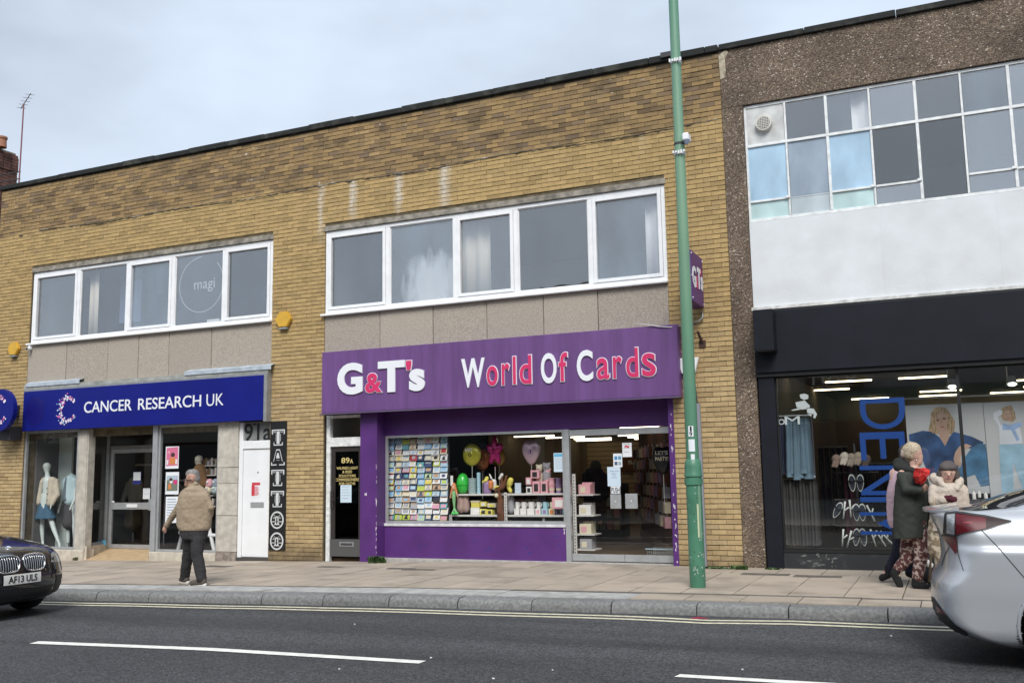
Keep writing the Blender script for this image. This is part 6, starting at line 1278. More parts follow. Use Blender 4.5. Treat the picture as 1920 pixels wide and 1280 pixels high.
for i in range(11):
    x = xa+(xb-xa)*(.02+.095*i); o = thing('hanging_trousers', 'dark grey trousers on the lower rail, %s from the left' % ORD[i], 'clothes', (x, .48, .28), 'trousers on the fashion rack'); drape(x, .46+.02*(i % 3), za2-.04, .30, .07, .26, M_gt, 'cloth', o, 3, 1.25)
# sandal and cap stand
st = thing('display_stand', 'dark metal stand carrying caps and sandals', 'stand', fz_(470, 850, .6)); bx2 = fz_(472, 600, .7)[0]
MB().cyl((bx2, .75, 0), (bx2, .75, fz_(470, 390, .7)[2]), .018, .018, 8).build('pole', M_dk, st)
for y in (515, 632, 745): z = fz_(470, y, .7)[2]; MB().cyl((bx2-.32, .72, z), (bx2+.32, .72, z), .010, .010, 6).build('arm', M_dk, st)
MB().cyl((bx2, .75, .02), (bx2, .75, .05), .25, .25, 20).build('base', M_dk, st)
cpc = [(.17, .12, .095), (.40, .36, .30), (.25, .21, .16), (.30, .25, .19), (.09, .07, .06)]
for i, (x, y) in enumerate(((385, 460), (420, 450), (450, 455), (480, 450), (512, 460))):
    q = fz_(x, y, .6); o = thing('cap', '%s baseball cap on the stand, %s from the left' % (('brown', 'pale grey', 'olive', 'tan', 'dark')[i], ORD[i]), 'cap', q, 'caps on the stand'); m = mat('cap_%d' % i, cpc[i], .95)
    blob('crown', [(q, (q[0], q[1], q[2]+.02), .075, .06)], m, o, .012, 2); blob('peak', [((q[0]-.02, q[1]-.05, q[2]-.04), (q[0]-.05, q[1]-.09, q[2]-.10), .035, .02), ((q[0]+.02, q[1]-.05, q[2]-.04), (q[0]-.0, q[1]-.09, q[2]-.11), .035, .02)], m, o, .012, 2)
M_sd = mat('sandal_sole', (.60, .64, .60), .6); M_sk = mat('sandal_dark', (.015, .022, .035), .6)
def sandal(x, y, tilt, label, kind=0, Y=.5):
    q = Vector(fz_(x, y, Y)); o = thing('sandal', label, 'sandal', tuple(q), 'sandals on the stand'); d = Vector((math.sin(tilt), 0, math.cos(tilt))); s_ = Vector((math.cos(tilt), 0, -math.sin(tilt)))
    n = 20; L_ = .125
    if kind == 0:  # seen from the sole
        P_ = [q+d*(L_*math.sin(2*math.pi*k_/n))+s_*(.048*math.cos(2*math.pi*k_/n)*(1+.2*math.sin(2*math.pi*k_/n))) for k_ in range(n)]
        mb = MB(); mb.prism([(p_.x, p_.z) for p_ in P_], q.y, q.y+.03); mb.build('sole', M_sd, o); P2 = [q+(p_-q)*.86 for p_ in P_]; mb = MB(); mb.prism([(p_.x, p_.z) for p_ in P2], q.y-.006, q.y-.0005); mb.build('footbed', M_sk, o)
        mb = MB(); a = q+d*.03; mb.tube([a-s_*.045+Vector((0, -.01, 0)), a+Vector((0, -.05, .0)), a+s_*.045+Vector((0, -.01, 0))], .012, 6); mb.build('strap', M_sk, o, smooth=True)
    else:  # seen edge-on
        mb = MB(); mb.tube([q-d*L_, q, q+d*L_], [.014, .011, .016], 8); mb.build('sole', M_sd, o, smooth=True); mb = MB(); mb.tube([q-d*.02, q+s_*.06-d*.0+d*.05], .012, 6); mb.build('strap', M_sd, o, smooth=True)
sandal(452, 560, -.05, 'dark sandal pair left, top row of the stand', 0); sandal(487, 560, .05, 'dark sandal right, top row of the stand', 0)
for i, (x, y, t, k_) in enumerate(((390, 676, .5, 0), (418, 676, .15, 1), (444, 670, -.02, 1), (470, 686, 0, 0), (496, 686, .0, 0), (532, 690, -.4, 1))): sandal(x, y, t, 'sandal on the middle row of the stand, %s from the left' % ORD[i], k_)
for i, (x, y, t, k_) in enumerate(((412, 795, .12, 1), (440, 800, .3, 1), (470, 792, .12, 0), (500, 792, -.1, 0), (542, 795, -.25, 1), (575, 798, -.5, 1), (600, 796, -.7, 1))): sandal(x, y, t, 'sandal on the bottom row of the stand, %s from the left' % ORD[i], k_)
# dark racks and a maroon curtain further in
for i, (x, y, w, h, m, lab) in enumerate(((-1.55, 2.2, .16, 1.5, G('maroon', (.085, .02, .04), .95), 'maroon hanging behind the blue dresses'), (-1.05, 2.9, .9, 1.4, gd, 'dark clothes rack in the middle of the fashion shop'), (.2, 3.2, 1.1, 1.35, gm, 'mauve clothes rack deep in the fashion shop'), (-1.9, 3.4, .5, 1.7, gd, 'black coat rack at the left of the fashion shop'), (-.2, 6.5, 1.4, .5, gPu, 'purple wall board at the back of the fashion shop'))):
    o = thing('stock_rack', lab, 'rack', (x, y, 0)); z0_ = 1.5 if i == 4 else .1
    if i == 4: MB().box(x-w/2, x+w/2, y, y+.05, z0_, z0_+h).build('board', m, o, bevel=.006)
    else:
        nn = max(2, int(w/.09))
        for k_ in range(nn): drape(x-w/2+w*(k_+.5)/nn, y, h+.05, .35, .07, .36, m, 'garment', o, 3, 1.2)
        MB().cyl((x-w/2, y, h+.07), (x+w/2, y, h+.07), .012, .012, 6).build('bar', M_alu, o)
# window posters: one model in a denim shirt, one in a pale top and jeans
PYY = .55
def poster_fig(name, u0, u1, v0, v1, label):
    x0, x1 = FX(u0, 850, PYY), FX(u1, 850, PYY); z0, z1 = FZ((u0+u1)/2, v1, PYY), FZ((u0+u1)/2, v0, PYY); o = thing(name, label, 'poster', ((x0+x1)/2, PYY, z0)); MB().box(x0, x1, PYY, PYY+.02, z0, z1).build('sheet', G('posterbg', (.44, .46, .46), .5, var=.06, vscale=1.5), o); return o, x0, x1, z0, z1
def shapes(o, W, lst):
    x0, x1, z0, z1 = W
    for i, (pts, m) in enumerate(lst):
        P_ = [(x0+(x1-x0)*a, z1-(z1-z0)*b) for a, b in pts]; mb = MB(); mb.prism(P_, PYY-.001-.0006*(i+1), PYY-.001-.0006*i-.0001); mb.build('printed_shape', m, o)
den = mat('print_denim', (.028, .07, .17), .5, var=.45, vscale=5, vdetail=7); jean = mat('print_jeans', (.05, .14, .24), .5, var=.35, vscale=5, vdetail=7); skin = mat('print_skin', (.42, .29, .22), .5, var=.10, vscale=6); hair = mat('print_hair', (.34, .25, .15), .5, var=.45, vscale=22, stretch=(3, 1, .4)); lip = mat('print_lip', (.34, .13, .12), .5); pal = mat('print_palejean', (.26, .42, .52), .5, var=.2, vscale=4); whi = mat('print_white', (.56, .60, .64), .5, var=.1, vscale=3); sca = mat('print_scarf', (.26, .38, .58), .5, var=.2, vscale=6)
def ell(cx__, cy__, a, b, n=20): return [(cx__+a*math.cos(2*math.pi*i/n), cy__+b*math.sin(2*math.pi*i/n)) for i in range(n)]
o, *W = poster_fig('window_poster', 1703, 1850, 757, 925, 'large poster of a seated woman in denim shirt and jeans')
X_ = lambda x: (x-128)/(935-128); Y_ = lambda y: (y-380)/(1290-380)
T_ = lambda pts: [(X_(a), Y_(b)) for a, b in pts]
shapes(o, W, [(T_([(395, 470), (440, 415), (500, 405), (560, 420), (600, 480), (640, 560), (630, 640), (600, 690), (370, 680), (360, 640), (385, 560)]), hair),
    (T_([(470, 640), (560, 640), (570, 720), (545, 800), (500, 810), (470, 720)]), skin), (T_([(430, 520), (450, 470), (500, 455), (545, 470), (570, 520), (565, 580), (535, 640), (500, 660), (465, 640), (435, 590)]), skin),
    (T_([(150, 680), (300, 645), (400, 660), (470, 720), (520, 810), (570, 720), (620, 665), (700, 690), (800, 720), (915, 780), (900, 800), (800, 840), (700, 830), (640, 900), (640, 1110), (330, 1110), (270, 930), (260, 800), (150, 745)]), den),
    (T_([(790, 830), (860, 790), (930, 800), (935, 900), (935, 1210), (850, 1220), (800, 1100), (640, 1150), (600, 1110), (700, 940)]), jean),
    (T_([(700, 800), (740, 790), (790, 815), (740, 840), (690, 860), (665, 930), (672, 1000), (655, 1028), (640, 1000), (622, 1020), (605, 985), (595, 940), (620, 870), (660, 820)]), skin),
    (T_(ell(462, 545, 17, 7)), dk), (T_(ell(532, 530, 18, 7)), dk), (T_([(440, 525), (485, 520), (485, 527), (440, 533)]), hair), (T_([(512, 512), (555, 508), (555, 515), (512, 520)]), hair), (T_([(490, 540), (500, 540), (508, 582), (488, 584)]), mat('print_shade', (.36, .24, .18), .5)), (T_(ell(504, 612, 24, 8)), lip),
    (T_([(430, 520), (450, 465), (505, 445), (470, 480), (445, 560), (440, 640), (400, 680), (380, 640)]), hair), (T_([(545, 460), (575, 520), (570, 600), (590, 690), (630, 640), (600, 500)]), hair)])
o, *W = poster_fig('window_poster', 1851, 1960, 752, 950, 'poster of a standing woman in pale top and light jeans')
X_ = lambda x: (x-940)/(1540-940); Y_ = lambda y: (y-350)/(1420-350)
shapes(o, W, [(T_([(1120, 430), (1180, 395), (1240, 410), (1270, 470), (1270, 530), (1230, 560), (1140, 540), (1115, 490)]), hair), (T_(ell(1190, 490, 40, 55)), skin),
    (T_([(1040, 460), (1110, 430), (1140, 440), (1130, 480), (1080, 500), (1110, 590), (1300, 590), (1320, 780), (1080, 790), (1090, 600), (1040, 520)]), whi), (T_([(1130, 570), (1200, 590), (1320, 560), (1330, 600), (1250, 640), (1290, 740), (1260, 760), (1210, 640), (1120, 640)]), sca),
    (T_([(1075, 785), (1320, 785), (1345, 1000), (1400, 1290), (1290, 1290), (1205, 960), (1180, 1290), (1060, 1290), (1065, 950)]), pal), (T_(ell(1175, 480, 8, 4)), dk), (T_(ell(1212, 478, 8, 4)), dk), (T_(ell(1192, 520, 13, 5)), lip), (T_([(1140, 410), (1230, 385), (1250, 420), (1200, 415), (1150, 470), (1135, 520)]), hair)])
# blue vinyl lettering on the glass, turned on its side
dv = thing('window_lettering', 'large blue vinyl word DENIM running down the fashion shop glass', 'lettering', fz_(580, 800, .068)); M_vin = mat('blue_vinyl', (.005, .042, .19), .4)
def turned(ch, u0, v0, u1, v1):
    x0, x1 = FX(u0, (v0+v1)/2, .066), FX(u1, (v0+v1)/2, .066); z0, z1 = FZ((u0+u1)/2, v1, .066), FZ((u0+u1)/2, v0, .066); mb = MB(); put_text(mb, ch, 0, 1, 0, 1, .066, .002, .0); mb.v = [(x0+(x1-x0)*p_[2], p_[1], z1-(z1-z0)*p_[0]) for p_ in mb.v]; mb.build('letter', M_vin, dv)
for ch, y0, y1 in (('D', 197, 330), ('E', 342, 462), ('N', 485, 612), ('I', 620, 642), ('M', 685, 782)): u0, v0 = Zf(487, y0); u1, v1 = Zf(680, y1); turned(ch, u0, v0, u1, v1)
# track light, spotlights and rail across the poster window
tr = thing('track_light', 'white rail with two spotlights above the window posters', 'light', (0, .7, 2.4)); zt3 = FZ(1800, 743, .6)
MB().cyl((FX(1675, 746, .6), .6, zt3), (3, .6, zt3), .012, .012, 8).build('rail', M_alu, tr)
for u, v in ((1785, 720), (1897, 715)):
    q = fac(u, v, .7); MB().cyl((q.x, .7, q.z+.06), (q.x, .66, q.z-.04), .05, .075, 16).build('spot_housing', M_upvc, tr); MB().cyl((q.x, .659, q.z-.042), (q.x, .657, q.z-.047), .05, .05, 16).build('spot_lamp', mat('spot_lamp', (.9, 1, .92), emit=2.5), tr); MB().box(q.x-.06, q.x-.045, .68, .72, q.z, 2.99).build('spot_arm', M_upvc, tr)
for i, (u, v, w, h) in enumerate(((1826, 926, .05, .12), (1836, 922, .04, .09), (1848, 924, .05, .08))):
    q = fac(u, v, .42); o = thing('display_bottle', 'small pale bottle standing below the posters, %s from the left' % ORD[i], 'bottle', (q.x, .42, .9)); MB().lathe([(w*.5, 0), (w*.5, h*.7), (w*.25, h*.8), (w*.25, h)], (q.x, .42, FZ(u, v+10, .42)), 12).build('bottle', gW, o)
MB().box(-.05, 3, .36, .50, .26, FZ(1836, 935, .42)-.002).build('display_plinth', M_dk, label='dark plinth under the window posters', cat='plinth')
# white printed decal of a figure and letters at the top left of the glass
dc = thing('window_decal', 'white printed figure and letters at the top left of the fashion window', 'decal', fz_(250, 300, .068)); M_dcl = mat('decal_grey', (.40, .44, .44), .6)
def zq(x, y): q = fac(1440+x/5.82, 680+y/5.82, .0665); return (q.x, q.z)
for pts in ([(345, 345), (395, 335), (440, 350), (440, 390), (395, 405), (355, 385)], [(300, 430), (400, 410), (460, 470), (440, 500), (360, 510), (310, 480)], [(250, 515), (340, 490), (350, 510), (270, 522)], [(420, 490), (500, 500), (535, 560), (515, 605), (495, 600), (500, 560), (430, 545)], [(430, 555), (480, 560), (470, 585)]):
    mb = MB(); mb.prism([zq(*p_) for p_ in pts], .0655, .0675); mb.build('decal_shape', M_dcl, dc)
mb = MB(); a, b = zq(185, 675), zq(345, 580); put_text(mb, 'M', a[0], b[0], a[1], b[1], .0655, .002); a, b = zq(112, 675), zq(182, 612); put_text(mb, 'o', a[0], b[0], a[1], b[1], .0655, .002); mb.build('decal_letters', M_dcl, dc)
# ================================================================ the other side of the street, seen in the glass
M_ob = [mat('opp_brick', (.22, .13, .09), .9, var=.2, vscale=2), mat('opp_render', (.48, .46, .42), .9, var=.1, vscale=1), mat('opp_grey', (.30, .30, .30), .9, var=.1, vscale=1)]
OY = -19.0
ob = [(-62, -50, 7.6, 0), (-50, -43.5, 8.2, 1), (-43.5, -33, 7.4, 2), (-33, -24, 8.3, 0), (-24, -14, 7.8, 1), (-14, -6, 8.4, 0), (-6, 3, 7.7, 2), (3, 14, 8.2, 1), (14, 26, 7.8, 0)]
labs = ['far left red brick', 'tall pale rendered', 'grey fronted SHIRLEY sign', 'red brick with dark shop', 'wide pale rendered', 'tall red brick', 'grey fronted NEWTON SCOTT', 'pale rendered right hand', 'far right red brick']
M_og = glass('opp_pane', .2, .9); M_osf = [mat('opp_fascia_%d' % i, c, .5) for i, c in enumerate(((.05, .06, .08), (.30, .05, .05), (.06, .12, .10), (.35, .33, .28)))]
for i, (x0, x1, h, mi) in enumerate(ob):
    o = thing('shop_building', '%s shop building across the street, mirrored in the shop glass' % labs[i], 'building', ((x0+x1)/2, OY, 0)); MB().box(x0+.02, x1-.02, OY-8, OY-.02, -.3, h).build('wall', M_ob[mi], o)
    MB().box(x0+.2, x1-.2, OY-.02, OY+.18, 3.0, 3.95).build('fascia', M_osf[i % 4], o); MB().box(x0+.4, x1-.4, OY-.0195, OY+.03, .4, 2.9).build('shop_window', mat('opp_dark_glass', (.02, .022, .025), .08, spec=.8), o)
    n = int((x1-x0)/2.4)
    for k_ in range(n):
        xc = x0+(x1-x0)*(k_+.5)/n; w = MB(); sash(w, xc-.65, xc+.65, 4.8, 6.4, OY-.019, .07, .07); wo = w.build('window', M_upvc, o); MB().box(xc-.58, xc+.58, OY-.018, OY+.01, 4.87, 6.33).build('pane', MATS['opp_dark_glass'], wo)
    if i in (2, 6):
        mb = MB(); tx = 'SHIRLEY KE' if i == 2 else 'NEWTON'
        if i == 2: put_text(mb, tx, 0, 1, 3.22, 3.78, 0, .03, .015); mb.v = [(-37.2-p_[0]*4.0, OY+.215-p_[1], p_[2]) for p_ in mb.v]; mb.build('sign_lettering', gW, o)
        else:
            MB().box(-4.3, -2.5, OY+.01, OY+.35, 4.0, 4.85).build('hanging_sign', M_blk, o)
            for tx, za_ in (('NEWTON', 4.47), ('SCOTT', 4.12)):
                mb = MB(); put_text(mb, tx, 0, 1, za_, za_+.28, 0, .02, .01); mb.v = [(-2.65-p_[0]*1.5, OY+.375-p_[1], p_[2]) for p_ in mb.v]; mb.build('sign_lettering', gW, o)
# ================================================================ cars
def itp(tab, z):
    if z <= tab[0][0]: return tab[0][1]
    for (a, b), (c, d) in zip(tab, tab[1:]):
        if z <= c:
            t = (z-a)/(c-a); return b+(d-b)*t
    return tab[-1][1]
def catm(tab, z):
    n = len(tab)
    if z <= tab[0][0]: return tab[0][1]
    if z >= tab[-1][0]: return tab[-1][1]
    for i in range(n-1):
        if tab[i][0] <= z <= tab[i+1][0]:
            x0, y0 = tab[i]; x1, y1 = tab[i+1]; h = x1-x0; t = (z-x0)/h
            def slope(k):
                if k <= 0 or k >= n-1: return 0 if False else ((tab[min(k+1, n-1)][1]-tab[max(k-1, 0)][1])/(tab[min(k+1, n-1)][0]-tab[max(k-1, 0)][0]))
                a = (tab[k][1]-tab[k-1][1])/(tab[k][0]-tab[k-1][0]); b = (tab[k+1][1]-tab[k][1])/(tab[k+1][0]-tab[k][0])
                return 0 if a*b <= 0 else 2*a*b/(a+b)
            m0, m1 = slope(i), slope(i+1); t2 = t*t; t3 = t2*t
            return (2*t3-3*t2+1)*y0+(t3-2*t2+t)*h*m0+(-2*t3+3*t2)*y1+(t3-t2)*h*m1
class Car:
    def __init__(s, name, label, pos, head, zs, rear, front, half, capr, capf, nr=34, ns=60, nf=34, n=2.8):
        s.M = Matrix.Translation(Vector(pos)) @ Matrix.Rotation(head, 4, 'Z'); s.Mi = s.M.inverted()
        s.t = thing(name, label, 'car', pos); s.zs = zs; s.grid = []
        for z in zs:
            xr, xf, hw = catm(rear, z), catm(front, z), catm(half, z); Lr, Lf = catm(capr, z), catm(capf, z); row = []
            if Lr+Lf > (xf-xr)*.96: k = (xf-xr)*.96/(Lr+Lf); Lr *= k; Lf *= k
            for i in range(nr): a = math.pi/2*i/nr; row.append((xr+Lr*(1-math.cos(a)**(2/n)), hw*math.sin(a)**(2/n)))
            for i in range(ns): row.append((xr+Lr+(xf-Lf-xr-Lr)*i/ns, hw))
            for i in range(nf+1): a = math.pi/2*(1-i/nf); row.append((xf-Lf*(1-math.cos(a)**(2/n)), hw*max(0, math.sin(a))**(2/n)))
            full = [(x, -y) for x, y in row]+[(x, y) for x, y in row[-2:0:-1]]
            s.grid.append([(x, y, z) for x, y in full])
        s.nc = len(s.grid[0]); s.nr, s.ns, s.nf = nr, ns, nf
    def w(s, p): return s.M @ Vector(p)
    def body(s, m, arches=(), skip=None):
        v = [p for r in s.grid for p in r]; f = []; N_ = s.nc
        for j in range(len(s.zs)-1):
            for i in range(N_):
                q = (j*N_+i, j*N_+(i+1) % N_, (j+1)*N_+(i+1) % N_, (j+1)*N_+i)
                c = [sum(v[k][d] for k in q)/4 for d in range(3)]
                if any((c[0]-ax)**2+(c[2]-az)**2 < ar*ar and abs(c[1]) > .55 for ax, az, ar in arches): continue
                f.append(q)
        f.append(tuple(range(N_-1, -1, -1))); f.append(tuple(range((len(s.zs)-1)*N_, len(s.zs)*N_)))
        mb = MB(); mb.add([s.w(p) for p in v], f); o = mb.build('body', m, s.t); smooth_by_angle(o, 38)
        full = MB(); fv = [s.w(p) for p in v]; ff = []
        for j in range(len(s.zs)-1):
            for i in range(N_): ff.append((j*N_+i, j*N_+(i+1) % N_, (j+1)*N_+(i+1) % N_, (j+1)*N_+i))
        s.bvh = BVHTree.FromPolygons(fv, ff); s.o = o; return o
    def band(s, name, m, z0, z1, sel, off=.004):
        """faces of the body skin between two heights, chosen by local x and y"""
        rows_ = [j for j, z in enumerate(s.zs) if z0 <= z <= z1]; N_ = s.nc; vs = []; ids = {}; fs = []
        for j in rows_[:-1]:
            for i in range(N_):
                q = [(j, i), (j, (i+1) % N_), (j+1, (i+1) % N_), (j+1, i)]; c = [sum(s.grid[a][b][d] for a, b in q)/4 for d in range(3)]
                if not sel(*c): continue
                g = []
                for a, b in q:
                    if (a, b) not in ids:
                        p = Vector(s.grid[a][b]); p0 = Vector(s.grid[a][(b+1) % N_]); p1 = Vector(s.grid[a][b-1]); up_ = Vector(s.grid[min(a+1, len(s.zs)-1)][b])-Vector(s.grid[max(a-1, 0)][b]); nn = (p0-p1).cross(up_)
                        nn = nn.normalized() if nn.length > 1e-9 else Vector((0, 0, 1)); ids[(a, b)] = len(vs); vs.append(s.w(p+nn*off))
                    g.append(ids[(a, b)])
                fs.append(tuple(g))
        mb = MB(); mb.add(vs, fs); o = mb.build(name, m, s.t, smooth=True); return o
    def cast(s, o, d, off=.004):
        h = s.bvh.ray_cast(o, d.normalized())
        if h[0] is None: return None
        n = h[1]; n = n if n.dot(d) < 0 else -n; return h[0]+n*off
    def patch(s, name, m, top, bot, nx=16, ny=8, off=.004, mirror=True, parent=None, mode='px', th=0):
        """skin patch between an upper and a lower edge line; points given as the eye sees them ('px') or as local y, z from the front ('front')"""
        def along(pl, t):
            L_ = [math.dist(a, b) for a, b in zip(pl, pl[1:])]; T = sum(L_)*t
            for (a, b), l in zip(zip(pl, pl[1:]), L_):
                if T <= l+1e-9: k = T/max(l, 1e-9); return (a[0]+(b[0]-a[0])*k, a[1]+(b[1]-a[1])*k)
                T -= l
            return pl[-1]
        pts = []; 
        for j in range(ny+1):
            for i in range(nx+1):
                a, b = along(top, i/nx), along(bot, i/nx); q = (a[0]+(b[0]-a[0])*j/ny, a[1]+(b[1]-a[1])*j/ny)
                if mode == 'px': p = s.cast(CAM, ray(*q), off)
                elif mode == 'front': p = s.cast(s.w((9, q[0], q[1])), s.M.to_3x3() @ Vector((-1, 0, 0)), off)
                elif mode == 'rear': p = s.cast(s.w((-4, q[0], q[1])), s.M.to_3x3() @ Vector((1, 0, 0)), off)
                elif mode == 'side': p = s.cast(s.w((q[0], -4, q[1])), s.M.to_3x3() @ Vector((0, 1, 0)), off)
                pts.append(p)
        fs = []
        for j in range(ny):
            for i in range(nx):
                f = (j*(nx+1)+i, j*(nx+1)+i+1, (j+1)*(nx+1)+i+1, (j+1)*(nx+1)+i)
                if all(pts[k] is not None for k in f): fs.append(f[::-1])
        P_ = [p if p is not None else Vector((0, 0, 0)) for p in pts]; used = sorted({i for f in fs for i in f}); mp_ = {k: i for i, k in enumerate(used)}
        fs = [tuple(mp_[i] for i in f) for f in fs]; P_ = [P_[k] for k in used]
        out = []
        for sgn in ((1, -1) if mirror else (1,)):
            Q = P_ if sgn == 1 else [s.M @ Vector(((s.Mi @ p).x, -(s.Mi @ p).y, (s.Mi @ p).z)) for p in P_]
            mb = MB(); mb.add(Q, fs if sgn == 1 else [f[::-1] for f in fs]); out.append(mb.build(name, m, parent or s.t, smooth=True))
        return out
    def wheel(s, x, z, r, side, spokes=10, mr=None):
        hw = .80; c = Vector((x, side*hw, z)); nm = thing('wheel', 'x', 'x'); bpy.data.objects.remove(nm)
        prof = [(r*.62, -.10), (r*.70, -.105), (r*.93, -.10), (r*.985, -.075), (r, -.04), (r, .04), (r*.985, .075), (r*.93, .10), (r*.70, .105), (r*.62, .10)]
        mb = MB(); n = 40; vs = [(x+a*math.cos(2*math.pi*k/n), side*hw+b, z+a*math.sin(2*math.pi*k/n)) for a, b in prof for k in range(n)]; fs = [(i*n+k, i*n+(k+1) % n, (i+1)*n+(k+1) % n, (i+1)*n+k) for i in range(len(prof)-1) for k in range(n)]
        mb.add([s.w(p) for p in vs], fs); wo = mb.build('wheel', M_tyre, s.t); smooth_by_angle(wo, 40)
        rim = MB(); yo = side*hw+side*.07
        def ringp(a, y, k): return s.w((x+a*math.cos(2*math.pi*k/n), y, z+a*math.sin(2*math.pi*k/n)))
        vs = [ringp(a, y, k) for a, y in ((r*.66, yo+side*.03), (r*.58, yo+side*.03), (r*.56, yo-side*.05)) for k in range(n)]; rim.add(vs, [(i*n+k, i*n+(k+1) % n, (i+1)*n+(k+1) % n, (i+1)*n+k) for i in range(2) for k in range(n)])
        for q in range(spokes):
            a = 2*math.pi*q/spokes; rim.cyl(s.w((x+.04*math.cos(a), yo, z+.04*math.sin(a))), s.w((x+r*.62*math.cos(a), yo+side*.01, z+r*.62*math.sin(a))), .022, .015, 6)
        rim.cyl(s.w((x, yo-side*.02, z)), s.w((x, yo+side*.02, z)), .065, .05, 16); rim.build('rim', mr or M_alu, wo)
        disc = MB(); disc.cyl(s.w((x, yo-side*.09, z)), s.w((x, yo-side*.07, z)), r*.5, r*.5, 24); disc.build('brake_disc', M_dk, wo)
    def arch(s, x, z, r, side, m, hw=.885):
        pts = []
        for k in range(33):
            a = math.pi*(-.08+1.16*k/32); q = (x+r*math.cos(a), z+r*math.sin(a))
            if q[1] < .20: continue
            h = s.bvh.ray_cast(s.w((q[0], side*4, q[1])), s.M.to_3x3() @ Vector((0, -side, 0)))
            pts.append(h[0] if h[0] is not None else s.w((q[0], side*hw, q[1])))
        mb = MB(); mb.tube(pts, .014, 6); mb.build('arch_lip', m, s.t, smooth=True)
        mb = MB(); n = 28; vs = []
        for y in (side*.50, side*(hw-.035)):
            for k in range(n+1): a = math.pi*(-.1+1.2*k/n); vs.append(s.w((x+(r+.006)*math.cos(a), y, z+(r+.006)*math.sin(a))))
        mb.add(vs, [(k, k+1, n+2+k, n+1+k) for k in range(n)]+[tuple(range(n, -1, -1))]); mb.build('wheel_well', M_blk, s.t)
M_tyre = mat('tyre_rubber', (.015, .015, .016), .85); M_silver = mat('silver_metallic', (.44, .465, .50), .34, metal=.30, coat=.8, spec=.5); M_black = mat('black_metallic', (.010, .011, .014), .22, metal=.2, coat=1.0, spec=.5)
M_carg = mat('car_glass', (.010, .011, .012), .06, spec=.6, coat=.6); M_redl = mat('red_lens', (.105, .004, .010), .30, coat=.25, spec=.35, var=.2, vscale=8); M_drd = mat('dark_red_lens', (.020, .002, .004), .35, coat=.1, spec=.25); M_clr = mat('clear_lens', (.33, .35, .36), .2, coat=.6, metal=.2, var=.4, vscale=22); M_chrome = mat('chrome', (.70, .71, .72), .12, metal=1.0); M_bp = mat('black_plastic', (.018, .018, .019), .55); M_gap = mat('shut_line', (.03, .032, .035), .7)
def frange(a, b, st):
    o = []; x = a
    while x < b-1e-6: o.append(x); x += st
    return o+[b]
# ---- silver hatchback, tail towards the left
zs = frange(.17, .40, .02)+frange(.42, 1.20, .013)[0:]+frange(1.215, 1.47, .022)
RZ = ROADZ
sc_ = Car('silver_car', 'silver hatchback with sharp red tail lights, cut off by the right edge', (-.245, -5.22, RZ), .008, zs,
    rear=[(.17, .33), (.21, .20), (.26, .09), (.33, .02), (.42, .0), (.52, .0), (.62, .012), (.68, .05), (.74, .085), (.85, .10), (.95, .095), (1.03, .075), (1.10, .045), (1.155, .03), (1.18, .10), (1.195, .36), (1.25, .50), (1.32, .70), (1.38, .95), (1.43, 1.35), (1.47, 2.0)],
    front=[(.17, 4.30), (.3, 4.5), (.5, 4.54), (.65, 4.48), (.75, 4.25), (.85, 3.95), (.95, 3.55), (1.03, 3.3), (1.2, 2.95), (1.4, 2.5), (1.47, 2.25)],
    half=[(.17, .78), (.22, .835), (.3, .862), (.45, .872), (.6, .880), (.75, .880), (.86, .876), (.895, .868), (.92, .848), (1.0, .832), (1.08, .80), (1.15, .755), (1.19, .715), (1.25, .68), (1.35, .62), (1.43, .55), (1.47, .45)],
    capr=[(.17, .30), (.6, .26), (.9, .34), (1.15, .28), (1.2, .4), (1.47, .8)], capf=[(.17, .9), (.6, 1.0), (1.0, 1.0), (1.47, .9)], nr=46, ns=90, nf=30, n=2.6)
WX, WZ, WR = .96, .315, .315
sc_.body(M_silver, arches=[(WX, WZ, WR+.045), (3.70, WZ, WR+.045)])
for x in (WX, 3.70):
    for sd in (-1, 1): sc_.arch(x, WZ, WR+.045, sd, M_silver); sc_.wheel(x, WZ, WR, sd)
sc_.band('hatch_glass', M_carg, 1.185, 1.42, lambda x, y, z: abs(y) < .66 and x > .27 and x < 1.9 and x < (.62+(z-1.2)*3.2), .004)
sc_.band('side_glass', M_carg, 1.03, 1.40, lambda x, y, z: abs(y) > .45 and 1.0+(z-1.03)*1.0 < x < 3.3-(z-1.0)*1.6 and not 2.0 < x < 2.08, .004)
sc_.band('windscreen', M_carg, 1.05, 1.42, lambda x, y, z: x > 2.4 and abs(y) < .62-(z-1.05)*.2 and x > 3.30-(z-1.0)*2.0, .004)
def Zs(x, y): return (1700+x/3.765, 900+y/3.765)
P3 = lambda l: [Zs(*q) for q in l]
sc_.patch('tail_light', M_redl, P3([(345, 236), (430, 238), (560, 262), (735, 290)]), P3([(350, 384), (410, 368), (560, 340), (735, 292)]), 24, 10, .007)
sc_.patch('reverse_lamp', M_clr, P3([(288, 242), (343, 236)]), P3([(285, 372), (346, 382)]), 8, 12, .007)
sc_.patch('tail_light_edge', M_bp, P3([(282, 230), (350, 224), (560, 250), (740, 288)]), P3([(284, 244), (350, 238), (560, 264), (738, 293)]), 24, 3, .010)
sc_.patch('lens_frame', M_bp, P3([(272, 236), (287, 234)]), P3([(262, 372), (284, 376)]), 3, 10, .010); sc_.patch('lens_frame', M_bp, P3([(343, 236), (349, 236)]), P3([(344, 384), (352, 384)]), 2, 10, .0105); sc_.patch('lens_frame', M_bp, P3([(262, 374), (350, 386), (410, 370), (560, 342), (738, 292)]), P3([(246, 390), (350, 396), (412, 376), (562, 348), (740, 296)]), 24, 2, .0105)
sc_.patch('crease_shadow', M_gap, P3([(355, 430), (362, 520), (400, 640)]), P3([(359, 430), (366, 519), (404, 638)]), 14, 1, .0022)
